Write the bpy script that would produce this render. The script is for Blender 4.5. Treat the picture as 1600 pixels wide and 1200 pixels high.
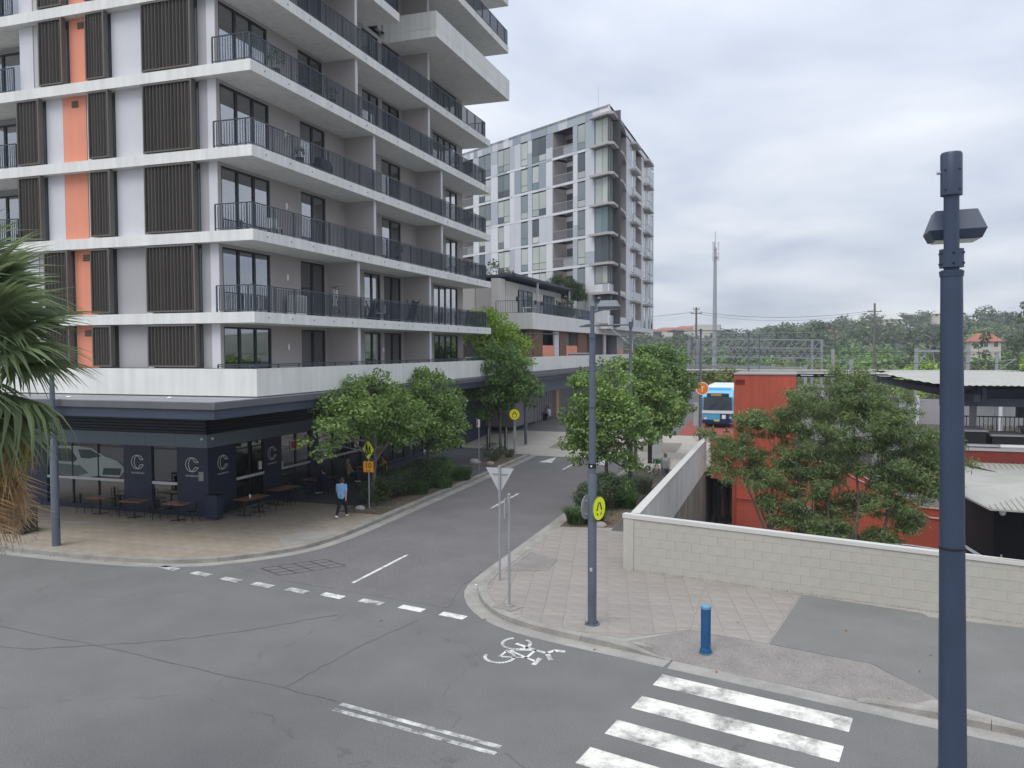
import bpy, bmesh, math, random
import numpy as np
from mathutils import Vector, Matrix
random.seed(7); RNG = np.random.default_rng(11)
for o in list(bpy.data.objects): bpy.data.objects.remove(o)
SC = bpy.context.scene
COL = SC.collection
# ------------------------------------------------------------------ camera
yaw, pitch, roll = -0.32713, 0.04229, 0.00337
cy, sy, cp, sp, cr, sr = math.cos(yaw), math.sin(yaw), math.cos(pitch), math.sin(pitch), math.cos(roll), math.sin(roll)
FW = Vector((sy*cp, cy*cp, -sp)); R0 = Vector((cy, -sy, 0)); D0 = FW.cross(R0)
RT = cr*R0 + sr*D0; DN = -sr*R0 + cr*D0
cam = bpy.data.cameras.new('camera'); camo = bpy.data.objects.new('camera', cam); COL.objects.link(camo)
M = Matrix((( RT.x, -DN.x, -FW.x, 0), (RT.y, -DN.y, -FW.y, 0), (RT.z, -DN.z, -FW.z, 7.5), (0, 0, 0, 1)))
camo.matrix_world = M
cam.sensor_width = 36; cam.lens = 36*1271.8/1600; cam.clip_end = 6000; cam.clip_start = .1
SC.camera = camo
SC.render.resolution_x, SC.render.resolution_y = 1024, 768
# ------------------------------------------------------------------ sky, sun, exposure
W = bpy.data.worlds.new('World'); SC.world = W; W.use_nodes = True
nt = W.node_tree; nt.nodes.clear(); N = nt.nodes.new; L = nt.links.new
SUN_EL, SUN_AZ = math.radians(58), math.radians(200)
sky = N('ShaderNodeTexSky'); sky.sky_type = 'NISHITA'; sky.sun_disc = False
sky.sun_elevation = SUN_EL; sky.sun_rotation = SUN_AZ
bg1 = N('ShaderNodeBackground'); bg1.inputs[1].default_value = .1; L(sky.outputs[0], bg1.inputs[0])
geo = N('ShaderNodeTexCoord'); sep = N('ShaderNodeSeparateXYZ'); L(geo.outputs['Generated'], sep.inputs[0])
# cloud deck: direction projected on a flat layer, so clouds shrink towards the horizon
def m_(op, a, b=None):
    n = N('ShaderNodeMath'); n.operation = op
    for i, v in enumerate((a, b)):
        if v is None: continue
        if isinstance(v, (int, float)): n.inputs[i].default_value = v
        else: L(v, n.inputs[i])
    return n.outputs[0]
zz = m_('ADD', m_('MAXIMUM', sep.outputs[2], 0.0), .16)
cx_ = m_('DIVIDE', sep.outputs[0], zz); cy_ = m_('DIVIDE', sep.outputs[1], zz)
cmb = N('ShaderNodeCombineXYZ'); L(cx_, cmb.inputs[0]); L(cy_, cmb.inputs[1])
n1 = N('ShaderNodeTexNoise'); n1.inputs['Scale'].default_value = 1.15; n1.inputs['Detail'].default_value = 6; n1.inputs['Roughness'].default_value = .5; n1.inputs['Distortion'].default_value = .25
L(cmb.outputs[0], n1.inputs['Vector'])
n2 = N('ShaderNodeTexNoise'); n2.inputs['Scale'].default_value = .3; n2.inputs['Detail'].default_value = 3; L(cmb.outputs[0], n2.inputs['Vector'])
mx = m_('ADD', m_('MULTIPLY', n1.outputs[0], .6), m_('MULTIPLY', n2.outputs[0], .4))
rmp = N('ShaderNodeValToRGB'); L(mx, rmp.inputs[0])
e = rmp.color_ramp.elements; e[0].position = .38; e[0].color = (.42, .47, .57, 1); e[1].position = .63; e[1].color = (.76, .78, .82, 1)
m0 = rmp.color_ramp.elements.new(.5); m0.color = (.57, .61, .69, 1)
# the overcast layer is brighter overhead than at the horizon
grad = m_('ADD', .80, m_('MULTIPLY', m_('MAXIMUM', sep.outputs[2], 0.0), .85))
bg2 = N('ShaderNodeBackground'); L(rmp.outputs[0], bg2.inputs[0]); L(grad, bg2.inputs[1])
mixs = N('ShaderNodeMixShader'); mixs.inputs[0].default_value = .93; L(bg1.outputs[0], mixs.inputs[1]); L(bg2.outputs[0], mixs.inputs[2])
wo = N('ShaderNodeOutputWorld'); L(mixs.outputs[0], wo.inputs[0])
sun = bpy.data.lights.new('sun', 'SUN'); sun.energy = 1.5; sun.angle = math.radians(35); sun.color = (1, .97, .93)
suno = bpy.data.objects.new('sun', sun); COL.objects.link(suno)
suno.rotation_euler = (Vector((math.sin(SUN_AZ)*math.cos(SUN_EL), math.cos(SUN_AZ)*math.cos(SUN_EL), math.sin(SUN_EL)))).to_track_quat('Z', 'Y').to_euler()
SC.view_settings.view_transform = 'Standard'; SC.view_settings.look = 'None'; SC.view_settings.exposure = .47; SC.view_settings.gamma = 1
SC.view_settings.use_curve_mapping = False

# ------------------------------------------------------------------ materials
MATS = {}
def mat(name, col, rough=.7, var=.12, scale=1.5, fine=0, fscale=60, bump=0, bscale=40, metal=0, rnd=0, spec=.4, stretch=None, streak=0):
    if name in MATS: return MATS[name]
    m = bpy.data.materials.new(name); m.use_nodes = True; t = m.node_tree; b = t.nodes['Principled BSDF']
    b.inputs['Roughness'].default_value = rough; b.inputs['Metallic'].default_value = metal
    b.inputs['Specular IOR Level'].default_value = spec
    tc = t.nodes.new('ShaderNodeTexCoord'); src = tc.outputs['Object']
    if stretch:
        mp = t.nodes.new('ShaderNodeMapping'); mp.inputs['Scale'].default_value = stretch; t.links.new(src, mp.inputs[0]); src = mp.outputs[0]
    def mul(c_sock, fac_sock, lo, hi, c0=None):
        mr = t.nodes.new('ShaderNodeMapRange'); mr.inputs['From Min'].default_value = .3; mr.inputs['From Max'].default_value = .7
        mr.inputs['To Min'].default_value = lo; mr.inputs['To Max'].default_value = hi; t.links.new(fac_sock, mr.inputs[0])
        v = t.nodes.new('ShaderNodeVectorMath'); v.operation = 'SCALE'
        if c_sock is None: v.inputs[0].default_value = col
        else: t.links.new(c_sock, v.inputs[0])
        t.links.new(mr.outputs[0], v.inputs['Scale']); return v.outputs[0]
    n = t.nodes.new('ShaderNodeTexNoise'); n.inputs['Scale'].default_value = scale; n.inputs['Detail'].default_value = 8; n.inputs['Roughness'].default_value = .62
    t.links.new(src, n.inputs['Vector'])
    c = mul(None, n.outputs[0], 1-var, 1+var)
    if fine:
        f = t.nodes.new('ShaderNodeTexNoise'); f.inputs['Scale'].default_value = fscale; f.inputs['Detail'].default_value = 3
        t.links.new(tc.outputs['Object'], f.inputs['Vector']); c = mul(c, f.outputs[0], 1-fine, 1+fine)
    if streak:
        mp = t.nodes.new('ShaderNodeMapping'); mp.inputs['Scale'].default_value = (2.2, 2.2, .12); t.links.new(tc.outputs['Object'], mp.inputs[0])
        f = t.nodes.new('ShaderNodeTexNoise'); f.inputs['Scale'].default_value = 1.6; f.inputs['Detail'].default_value = 5
        t.links.new(mp.outputs[0], f.inputs['Vector']); c = mul(c, f.outputs[0], 1-streak, 1+streak*.4)
    if rnd:
        oi = t.nodes.new('ShaderNodeObjectInfo'); mr = t.nodes.new('ShaderNodeMapRange')
        mr.inputs['To Min'].default_value = 1-rnd; mr.inputs['To Max'].default_value = 1+rnd; t.links.new(oi.outputs['Random'], mr.inputs[0])
        v = t.nodes.new('ShaderNodeVectorMath'); v.operation = 'SCALE'; t.links.new(c, v.inputs[0]); t.links.new(mr.outputs[0], v.inputs['Scale']); c = v.outputs[0]
    t.links.new(c, b.inputs['Base Color'])
    if bump:
        bn = t.nodes.new('ShaderNodeTexNoise'); bn.inputs['Scale'].default_value = bscale; bn.inputs['Detail'].default_value = 4
        t.links.new(tc.outputs['Object'], bn.inputs['Vector'])
        bp = t.nodes.new('ShaderNodeBump'); bp.inputs['Strength'].default_value = bump; bp.inputs['Distance'].default_value = .02
        t.links.new(bn.outputs[0], bp.inputs['Height']); t.links.new(bp.outputs[0], b.inputs['Normal'])
    MATS[name] = m; return m

def asphalt(name, col, cracks=True, light=.0):
    m = mat(name, col, rough=.85, var=.11, scale=.5, fine=.42, fscale=48, bump=.45, bscale=60, spec=.25)
    t = m.node_tree; b = t.nodes['Principled BSDF']; l = b.inputs['Base Color'].links[0]; c = l.from_socket
    tc = t.nodes.new('ShaderNodeTexCoord')
    def blend(c, fac, dark):
        mx = t.nodes.new('ShaderNodeMix'); mx.data_type = 'RGBA'; t.links.new(fac, mx.inputs[0]); t.links.new(c, mx.inputs[6]); mx.inputs[7].default_value = (*dark, 1); return mx.outputs[2]
    # speckle of pale stones
    v = t.nodes.new('ShaderNodeTexVoronoi'); v.inputs['Scale'].default_value = 16; t.links.new(tc.outputs['Object'], v.inputs['Vector'])
    mr = t.nodes.new('ShaderNodeMapRange'); mr.inputs['From Min'].default_value = .08; mr.inputs['From Max'].default_value = .2; mr.inputs['To Min'].default_value = .45; mr.inputs['To Max'].default_value = 0
    t.links.new(v.outputs['Distance'], mr.inputs[0]); c = blend(c, mr.outputs[0], (col[0]*1.9, col[1]*1.9, col[2]*1.9))
    if cracks:
        nz = t.nodes.new('ShaderNodeTexNoise'); nz.inputs['Scale'].default_value = .9; nz.inputs['Detail'].default_value = 5; t.links.new(tc.outputs['Object'], nz.inputs['Vector'])
        ad = t.nodes.new('ShaderNodeVectorMath'); ad.operation = 'SCALE'; t.links.new(nz.outputs['Color'], ad.inputs[0]); ad.inputs['Scale'].default_value = 1.6
        a2 = t.nodes.new('ShaderNodeVectorMath'); a2.operation = 'ADD'; t.links.new(ad.outputs[0], a2.inputs[0]); t.links.new(tc.outputs['Object'], a2.inputs[1])
        vv = t.nodes.new('ShaderNodeTexVoronoi'); vv.feature = 'DISTANCE_TO_EDGE'; vv.inputs['Scale'].default_value = .12; t.links.new(a2.outputs[0], vv.inputs['Vector'])
        mr = t.nodes.new('ShaderNodeMapRange'); mr.inputs['From Min'].default_value = .0015; mr.inputs['From Max'].default_value = .005; mr.inputs['To Min'].default_value = 1; mr.inputs['To Max'].default_value = 0
        t.links.new(vv.outputs['Distance'], mr.inputs[0])
        n3 = t.nodes.new('ShaderNodeTexNoise'); n3.inputs['Scale'].default_value = 1.7; n3.inputs['Detail'].default_value = 4; t.links.new(tc.outputs['Object'], n3.inputs['Vector'])
        m3 = t.nodes.new('ShaderNodeMapRange'); m3.inputs['From Min'].default_value = .46; m3.inputs['From Max'].default_value = .56; t.links.new(n3.outputs[0], m3.inputs[0])
        mm = t.nodes.new('ShaderNodeMath'); mm.operation = 'MULTIPLY'; t.links.new(mr.outputs[0], mm.inputs[0]); t.links.new(m3.outputs[0], mm.inputs[1])
        m4 = t.nodes.new('ShaderNodeMath'); m4.operation = 'MULTIPLY'; m4.inputs[1].default_value = .22; t.links.new(mm.outputs[0], m4.inputs[0])
        c = blend(c, m4.outputs[0], (.028, .028, .03))
    t.links.new(c, b.inputs['Base Color']); return m

def paint_mat(name, col, wear=.5, sc=2.3):
    m = mat(name, col, rough=.8, var=.08, scale=3, bump=.2)
    t = m.node_tree; b = t.nodes['Principled BSDF']; c = b.inputs['Base Color'].links[0].from_socket
    tc = t.nodes.new('ShaderNodeTexCoord')
    nz = t.nodes.new('ShaderNodeTexNoise'); nz.inputs['Scale'].default_value = sc; nz.inputs['Detail'].default_value = 9; nz.inputs['Roughness'].default_value = .75; t.links.new(tc.outputs['Object'], nz.inputs['Vector'])
    mr = t.nodes.new('ShaderNodeMapRange'); mr.inputs['From Min'].default_value = .66-wear*.3; mr.inputs['From Max'].default_value = .8-wear*.2; t.links.new(nz.outputs[0], mr.inputs[0])
    mx = t.nodes.new('ShaderNodeMix'); mx.data_type = 'RGBA'; t.links.new(mr.outputs[0], mx.inputs[0]); t.links.new(c, mx.inputs[6]); mx.inputs[7].default_value = (.13, .13, .13, 1)
    t.links.new(mx.outputs[2], b.inputs['Base Color']); return m

def leaf_mat(name, col, var=.35, hue=(1, 1, .8)):
    m = bpy.data.materials.new(name); m.use_nodes = True; t = m.node_tree; b = t.nodes['Principled BSDF']
    g = t.nodes.new('ShaderNodeNewGeometry'); tc = t.nodes.new('ShaderNodeTexCoord')
    mr = t.nodes.new('ShaderNodeMapRange'); mr.inputs['To Min'].default_value = 1-var; mr.inputs['To Max'].default_value = 1+var; t.links.new(g.outputs['Random Per Island'], mr.inputs[0])
    n = t.nodes.new('ShaderNodeTexNoise'); n.inputs['Scale'].default_value = 1.3; n.inputs['Detail'].default_value = 4; t.links.new(tc.outputs['Object'], n.inputs['Vector'])
    mx = t.nodes.new('ShaderNodeMix'); mx.data_type = 'RGBA'; t.links.new(n.outputs[0], mx.inputs[0])
    mx.inputs[6].default_value = (col[0]*.55, col[1]*.68, col[2]*.8, 1); mx.inputs[7].default_value = (min(1, col[0]*1.65*hue[0]), min(1, col[1]*1.4*hue[1]), col[2]*1.15*hue[2], 1)
    v = t.nodes.new('ShaderNodeVectorMath'); v.operation = 'SCALE'; t.links.new(mx.outputs[2], v.inputs[0]); t.links.new(mr.outputs[0], v.inputs['Scale'])
    t.links.new(v.outputs[0], b.inputs['Base Color']); b.inputs['Roughness'].default_value = .5; b.inputs['Specular IOR Level'].default_value = .35
    tr = t.nodes.new('ShaderNodeBsdfTranslucent'); t.links.new(v.outputs[0], tr.inputs[0])
    ms = t.nodes.new('ShaderNodeMixShader'); ms.inputs[0].default_value = .38; t.links.new(b.outputs[0], ms.inputs[1]); t.links.new(tr.outputs[0], ms.inputs[2])
    t.links.new(ms.outputs[0], t.nodes['Material Output'].inputs[0]); MATS[name] = m; return m

def glass_mat(name, tint=(.75, .8, .82), base=.1):
    m = bpy.data.materials.new(name); m.use_nodes = True; t = m.node_tree
    tr = t.nodes.new('ShaderNodeBsdfTransparent'); tr.inputs[0].default_value = (*tint, 1)
    gl = t.nodes.new('ShaderNodeBsdfGlossy'); gl.inputs['Roughness'].default_value = .02; gl.inputs[0].default_value = (.95, .97, 1, 1)
    fr = t.nodes.new('ShaderNodeFresnel'); fr.inputs[0].default_value = 1.5
    ad = t.nodes.new('ShaderNodeMath'); ad.operation = 'MULTIPLY_ADD'; ad.inputs[1].default_value = 1.6; ad.inputs[2].default_value = base; ad.use_clamp = True; t.links.new(fr.outputs[0], ad.inputs[0])
    ms = t.nodes.new('ShaderNodeMixShader'); t.links.new(ad.outputs[0], ms.inputs[0]); t.links.new(tr.outputs[0], ms.inputs[1]); t.links.new(gl.outputs[0], ms.inputs[2])
    t.links.new(ms.outputs[0], t.nodes['Material Output'].inputs[0]); MATS[name] = m; return m

road_m = asphalt('road_asphalt', (.150, .149, .145))
road2_m = asphalt('street_asphalt', (.150, .143, .145), cracks=True)
path_m = asphalt('path_asphalt', (.095, .092, .102), cracks=False)
foot_m = asphalt('footpath_asphalt', (.17, .17, .163), cracks=False)
conc_m = mat('concrete', (.29, .28, .255), .85, .16, 1.2, .12, 40, .3)
kerb_m = mat('kerb_concrete', (.27, .26, .235), .85, .28, 1.1, .15, 30, .4)
gut_m = mat('gutter_concrete', (.29, .28, .26), .85, .22, .9, .12, 30, .3)
tileR_m = mat('paver_pinkgrey', (.27, .245, .222), .8, .12, 2, .1, 50, .25, rnd=.05)
tileL_m = mat('paver_beige', (.29, .25, .20), .8, .12, 2, .1, 50, .25, rnd=.08)
agg_m = mat('exposed_aggregate', (.22, .205, .19), .9, .15, 1.5, .3, 34, .35)
pale_m = mat('pale_paving', (.42, .385, .34), .85, .12, 1, .1, 30, .2)
white_m = mat('white_render', (.67, .67, .65), .75, .05, .8, .03, 30, 0, streak=.10)
slab_m = mat('slab_white', (.70, .70, .685), .8, .06, .6, .03, 30, 0, streak=.12)
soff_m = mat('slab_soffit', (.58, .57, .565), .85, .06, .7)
beige_m = mat('wall_taupe', (.39, .36, .355), .85, .05, .6)
lgrey_m = mat('panel_light', (.58, .58, .62), .8, .04, .6)
mgrey_m = mat('panel_mid', (.44, .435, .43), .8, .04, .6)
dgrey_m = mat('panel_grey', (.36, .355, .37), .8, .04, .6)
orange_m = mat('panel_orange', (.72, .28, .185), .75, .05, .7, streak=.05)
shut_m = mat('shutter_bronze', (.115, .103, .092), .5, .08, 1, rnd=.12, spec=.4)
navy_m = mat('navy_metal', (.018, .024, .040), .45, .1, 1)
rail_m = mat('rail_metal', (.040, .055, .078), .4, .08, 1)
frame_m = mat('window_frame_dark', (.014, .018, .026), .4, .1, 1)
fascia_m = mat('fascia_slate', (.045, .055, .085), .5, .1, 1)
gutm_m = mat('awning_gutter', (.11, .11, .125), .5, .12, 1)
awn_m = mat('awning_roof', (.27, .275, .29), .7, .15, .8)
band_m = mat('sign_band', (.18, .22, .265), .6, .06, 1)
cafe_m = mat('cafe_navy', (.024, .032, .062), .45, .1, 1)
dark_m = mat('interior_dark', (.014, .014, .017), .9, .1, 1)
black_m = mat('black_metal', (.012, .012, .015), .45, .1, 1)
timber_m = mat('timber_battens', (.20, .115, .075), .7, .25, 3, stretch=(6, 6, .4))
tabletop_m = mat('table_timber', (.26, .12, .07), .4, .25, 4, stretch=(1, 8, 1))
lampd_m = mat('lamp_navy', (.026, .042, .080), .4, .12, 2, spec=.5)
lamp_m = mat('lamp_steel', (.085, .102, .132), .42, .1, 2, spec=.5)
galv_m = mat('galvanised', (.34, .35, .37), .45, .12, 4, metal=.4)
alu_m = mat('sign_back', (.45, .46, .47), .5, .06, 2, metal=.3)
white_p = mat('white_plastic', (.8, .8, .8), .5, .02, 1)
yel_m = mat('sign_yellow_green', (.72, .80, .02), .5, .03, 1)
yel2_m = mat('sign_yellow', (.85, .75, .02), .5, .03, 1)
org_m = mat('sign_orange', (.85, .36, .02), .5, .03, 1)
blk_p = mat('sign_black', (.01, .01, .01), .5, .02, 1)
red_m = mat('red_render', (.42, .085, .05), .8, .14, .5, streak=.16)
blue_m = mat('bollard_blue', (.012, .085, .21), .35, .1, 3)
bark_m = mat('bark', (.13, .11, .095), .9, .3, 6, bump=.6, stretch=(3, 3, .8))
glass_m = glass_mat('glass_clear', (.85, .9, .9), .30)
gshop_m = glass_mat('glass_shop', (.45, .5, .52), .10)
gfar_m = [mat('pane_'+n, c, .06, .1, .4, rnd=.25, spec=.8) for n, c in (('pale', (.40, .43, .40)), ('mid', (.16, .19, .20)), ('dark', (.05, .065, .075)), ('teal', (.13, .20, .21)))]
curt_m = mat('curtain', (.78, .80, .78), .9, .1, 1, stretch=(9, 9, .1))
paint_w = paint_mat('road_paint', (.66, .66, .64), .62)
paint_worn = paint_mat('road_paint_worn', (.62, .62, .60), .95)
zebra_m = paint_mat('zebra_paint', (.68, .67, .61), .72, 1.1)
roofc_m = mat('roof_cream', (.36, .36, .325), .6, .10, .7, stretch=(1, 1, 1), streak=.05)
wall_m = mat('block_wall', (.42, .405, .36), .85, .10, .8, .06, 30, .15, rnd=.02, streak=.10)
cap_m = mat('wall_cap', (.52, .515, .49), .8, .05, 1)

# ------------------------------------------------------------------ helpers
class MB:
    def __init__(s): s.v = []; s.f = []
    def add(s, v, f):
        k = len(s.v); s.v += [tuple(p) for p in v]; s.f += [tuple(i+k for i in q) for q in f]
    def box(s, x0, y0, z0, x1, y1, z1):
        x0, x1 = min(x0, x1), max(x0, x1); y0, y1 = min(y0, y1), max(y0, y1); z0, z1 = min(z0, z1), max(z0, z1)
        s.add([(x0,y0,z0),(x1,y0,z0),(x1,y1,z0),(x0,y1,z0),(x0,y0,z1),(x1,y0,z1),(x1,y1,z1),(x0,y1,z1)],
              [(0,3,2,1),(4,5,6,7),(0,1,5,4),(1,2,6,5),(2,3,7,6),(3,0,4,7)]); return s
    def obox(s, c, sz, rz=0, rx=0, ry=0):
        R = Matrix.Rotation(rz, 3, 'Z') @ Matrix.Rotation(ry, 3, 'Y') @ Matrix.Rotation(rx, 3, 'X')
        h = [a/2 for a in sz]; v = []
        for dz in (-1, 1):
            for dx, dy in ((-1,-1),(1,-1),(1,1),(-1,1)):
                v.append(Vector(c) + R @ Vector((dx*h[0], dy*h[1], dz*h[2])))
        s.add(v, [(0,3,2,1),(4,5,6,7),(0,1,5,4),(1,2,6,5),(2,3,7,6),(3,0,4,7)]); return s
    def beam(s, a, b, w, h=None):
        a = Vector(a); b = Vector(b); d = b-a; L_ = d.length; h = h or w
        q = d.to_track_quat('X', 'Z').to_matrix(); c = (a+b)/2; v = []
        for dz in (-1, 1):
            for dx, dy in ((-1,-1),(1,-1),(1,1),(-1,1)):
                v.append(c + q @ Vector((dx*L_/2, dy*w/2, dz*h/2)))
        s.add(v, [(0,3,2,1),(4,5,6,7),(0,1,5,4),(1,2,6,5),(2,3,7,6),(3,0,4,7)]); return s
    def tube(s, pts, rad, n=10, cap=True):
        pts = [Vector(p) for p in pts]
        if isinstance(rad, (int, float)): rad = [rad]*len(pts)
        rings = []; up = None
        for i, p in enumerate(pts):
            d = (pts[min(i+1, len(pts)-1)] - pts[max(i-1, 0)])
            if d.length < 1e-7: d = Vector((0, 0, 1))
            d.normalize()
            if up is None: up = Vector((1, 0, 0)) if abs(d.z) > .7 else Vector((0, 0, 1))
            a = d.cross(up)
            if a.length < 1e-4: up = Vector((0, 1, 0)); a = d.cross(up)
            a.normalize(); b = a.cross(d); up = b if abs(d.z) <= .99 else up
            rings.append([p + rad[i]*(math.cos(2*math.pi*k/n)*a + math.sin(2*math.pi*k/n)*b) for k in range(n)])
        v = [q for r in rings for q in r]; f = []
        for i in range(len(rings)-1):
            for k in range(n): f.append((i*n+k, i*n+(k+1) % n, (i+1)*n+(k+1) % n, (i+1)*n+k))
        if cap: f.append(tuple(range(n-1, -1, -1))); f.append(tuple((len(rings)-1)*n+k for k in range(n)))
        s.add(v, f); return s
    def prism(s, poly, z0, z1):
        n = len(poly); v = [(p[0], p[1], z0) for p in poly] + [(p[0], p[1], z1) for p in poly]
        A = sum(poly[i][0]*poly[(i+1) % n][1]-poly[(i+1) % n][0]*poly[i][1] for i in range(n))
        if A < 0: v = v[:n][::-1] + v[n:][::-1]
        s.add(v, [tuple(range(n-1, -1, -1)), tuple(range(n, 2*n))] + [(i, (i+1) % n, n+(i+1) % n, n+i) for i in range(n)]); return s
    def sphere(s, c, r, nu=12, nv=8, sc=(1, 1, 1)):
        v = []; f = []
        for j in range(nv+1):
            th = math.pi*j/nv
            for i in range(nu):
                ph = 2*math.pi*i/nu; v.append((c[0]+r*sc[0]*math.sin(th)*math.cos(ph), c[1]+r*sc[1]*math.sin(th)*math.sin(ph), c[2]+r*sc[2]*math.cos(th)))
        for j in range(nv):
            for i in range(nu): f.append((j*nu+i, (j+1)*nu+i, (j+1)*nu+(i+1) % nu, j*nu+(i+1) % nu))
        s.add(v, f); return s
    def mesh(s, name, m=None, smooth=False):
        me = bpy.data.meshes.new(name); me.from_pydata(s.v, [], s.f); me.update()
        if m: me.materials.append(m)
        if smooth:
            for p in me.polygons: p.use_smooth = True
            me.set_sharp_from_angle(angle=math.radians(40))
        return me
    def build(s, name, m, parent=None, smooth=False, **k):
        return obj(name, s.mesh(name, m, smooth), parent, **k)
WORLDP = set()
def obj(name, me, parent=None, loc=None, rot=None, scale=None, kind=None, label=None):
    o = bpy.data.objects.new(name, me); COL.objects.link(o)
    if loc is not None: o.location = loc
    if rot is not None: o.rotation_euler = rot
    if scale is not None: o.scale = scale
    if parent is not None:
        o.parent = parent
        if parent in WORLDP: o.matrix_parent_inverse = Matrix.Translation(-parent.location)
    if kind: o['kind'] = kind
    if label: o['label'] = label
    return o
def tag(o, label, cat, group=None):
    o['label'] = label; o['category'] = cat
    if group: o['group'] = group
    return o
def thing(name, label, cat, loc=(0, 0, 0), rz=0, group=None, world=False):
    o = bpy.data.objects.new(name, None); COL.objects.link(o); o.empty_display_size = .2
    o.location = loc; o.rotation_euler = (0, 0, rz); tag(o, label, cat, group)
    if world: WORLDP.add(o)
    return o
def struct(name, mb, m, smooth=False):
    o = mb.build(name, m, smooth=smooth); o['kind'] = 'structure'; return o
def dup(root, loc, rz, label, group=None):
    def cp(o, par):
        c = o.copy(); COL.objects.link(c)
        if par: c.parent = par
        for ch in list(KIDS.get(o, ())): cp(ch, c)
        return c
    KIDS = {}
    for o in COL.objects:
        if o.parent: KIDS.setdefault(o.parent, []).append(o)
    r = cp(root, None); r.location = loc; r.rotation_euler = (0, 0, rz); r['label'] = label
    if group: r['group'] = group
    return r
def box(name, m, parent, x0, y0, z0, x1, y1, z1, **k): return MB().box(x0, y0, z0, x1, y1, z1).build(name, m, parent, **k)
def text(name, s, size, m, parent, loc, rot, ext=.004, align='CENTER'):
    c = bpy.data.curves.new(name, 'FONT'); c.body = s; c.size = size; c.align_x = align; c.align_y = 'CENTER'; c.extrude = ext
    t = bpy.data.objects.new('tmp', c); COL.objects.link(t)
    dg = bpy.context.evaluated_depsgraph_get(); me = bpy.data.meshes.new_from_object(t.evaluated_get(dg)); bpy.data.objects.remove(t)
    me.materials.clear(); me.materials.append(m)
    return obj(name, me, parent, loc=loc, rot=rot)
def clip(poly, conv):
    """clip a polygon against a counter-clockwise convex one"""
    out = list(poly); n = len(conv)
    for i in range(n):
        a, b = conv[i], conv[(i+1) % n]; inp = out; out = []
        if not inp: return []
        def side(p): return (b[0]-a[0])*(p[1]-a[1])-(b[1]-a[1])*(p[0]-a[0])
        for j in range(len(inp)):
            p, q = inp[j-1], inp[j]; sp_, sq = side(p), side(q)
            if sq >= 0:
                if sp_ < 0: t = sp_/(sp_-sq); out.append((p[0]+t*(q[0]-p[0]), p[1]+t*(q[1]-p[1])))
                out.append(q)
            elif sp_ >= 0: t = sp_/(sp_-sq); out.append((p[0]+t*(q[0]-p[0]), p[1]+t*(q[1]-p[1])))
    return out
def area(p): return .5*sum(p[i-1][0]*p[i][1]-p[i][0]*p[i-1][1] for i in range(len(p)))
def tiles(parent, regions, m, size, ang, z, limit, name='paving_tile', off=(0, 0)):
    ca, sa = math.cos(ang), math.sin(ang); res = []; g = .0035
    for conv in regions:
        if area(conv) < 0: conv = conv[::-1]
        us = [ca*x+sa*y for x, y in conv]; vs = [-sa*x+ca*y for x, y in conv]
        for i in range(int(math.floor(min(us)/size[0]))-1, int(max(us)/size[0])+2):
            for j in range(int(math.floor(min(vs)/size[1]))-1, int(max(vs)/size[1])+2):
                sh = (j % 2)*off[0]*size[0]
                q = [(i*size[0]+g+sh, j*size[1]+g), ((i+1)*size[0]-g+sh, j*size[1]+g), ((i+1)*size[0]-g+sh, (j+1)*size[1]-g), (i*size[0]+g+sh, (j+1)*size[1]-g)]
                q = [(ca*u-sa*v, sa*u+ca*v) for u, v in q]
                c = clip(q, conv)
                if len(c) >= 3 and abs(area(c)) > .02: res.append((sum(p[0] for p in c)/len(c), sum(p[1] for p in c)/len(c), c))
    res.sort(key=lambda r: r[0]**2+r[1]**2)
    rest = MB()
    for k, (x, y, c) in enumerate(res):
        h = z+.012+random.uniform(-.002, .002)
        if k < limit:
            MB().prism([(a-x, b-y) for a, b in c], -.02, 0).build(name, m, parent, loc=(x, y, h))
        else: rest.prism(c, h-.02, h)
    if rest.v: rest.build(name+'_rest', m, parent, kind='stuff')
def npmesh(name, V, F4, m):
    me = bpy.data.meshes.new(name); me.vertices.add(len(V)); me.vertices.foreach_set('co', V.astype(np.float32).ravel())
    n = len(F4); me.loops.add(n*4); me.loops.foreach_set('vertex_index', F4.astype(np.int32).ravel())
    me.polygons.add(n); me.polygons.foreach_set('loop_start', np.arange(0, n*4, 4, dtype=np.int32)); me.polygons.foreach_set('loop_total', np.full(n, 4, np.int32))
    me.materials.append(m); me.update(calc_edges=True); return me
def leaves(P, Nrm, size, aspect=.6, jit=.5, rng=RNG, droop=0, fold=.0):
    """one leaf quad per point; Nrm is the preferred facing"""
    n = len(P); Nn = Nrm + rng.normal(0, jit, (n, 3)); Nn /= np.linalg.norm(Nn, axis=1)[:, None]+1e-9
    t = rng.normal(0, 1, (n, 3)); t[:, 2] -= droop; t -= (t*Nn).sum(1)[:, None]*Nn; t /= np.linalg.norm(t, axis=1)[:, None]+1e-9
    b = np.cross(Nn, t); s = size*rng.uniform(.6, 1.3, (n, 1)); w = s*aspect
    V = np.empty((n, 4, 3)); V[:, 0] = P - t*s*.5; V[:, 1] = P + b*w*.5 - t*s*.05; V[:, 2] = P + t*s*.5 ; V[:, 3] = P - b*w*.5 - t*s*.05
    return V.reshape(-1, 3), np.arange(n*4).reshape(n, 4)
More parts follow.
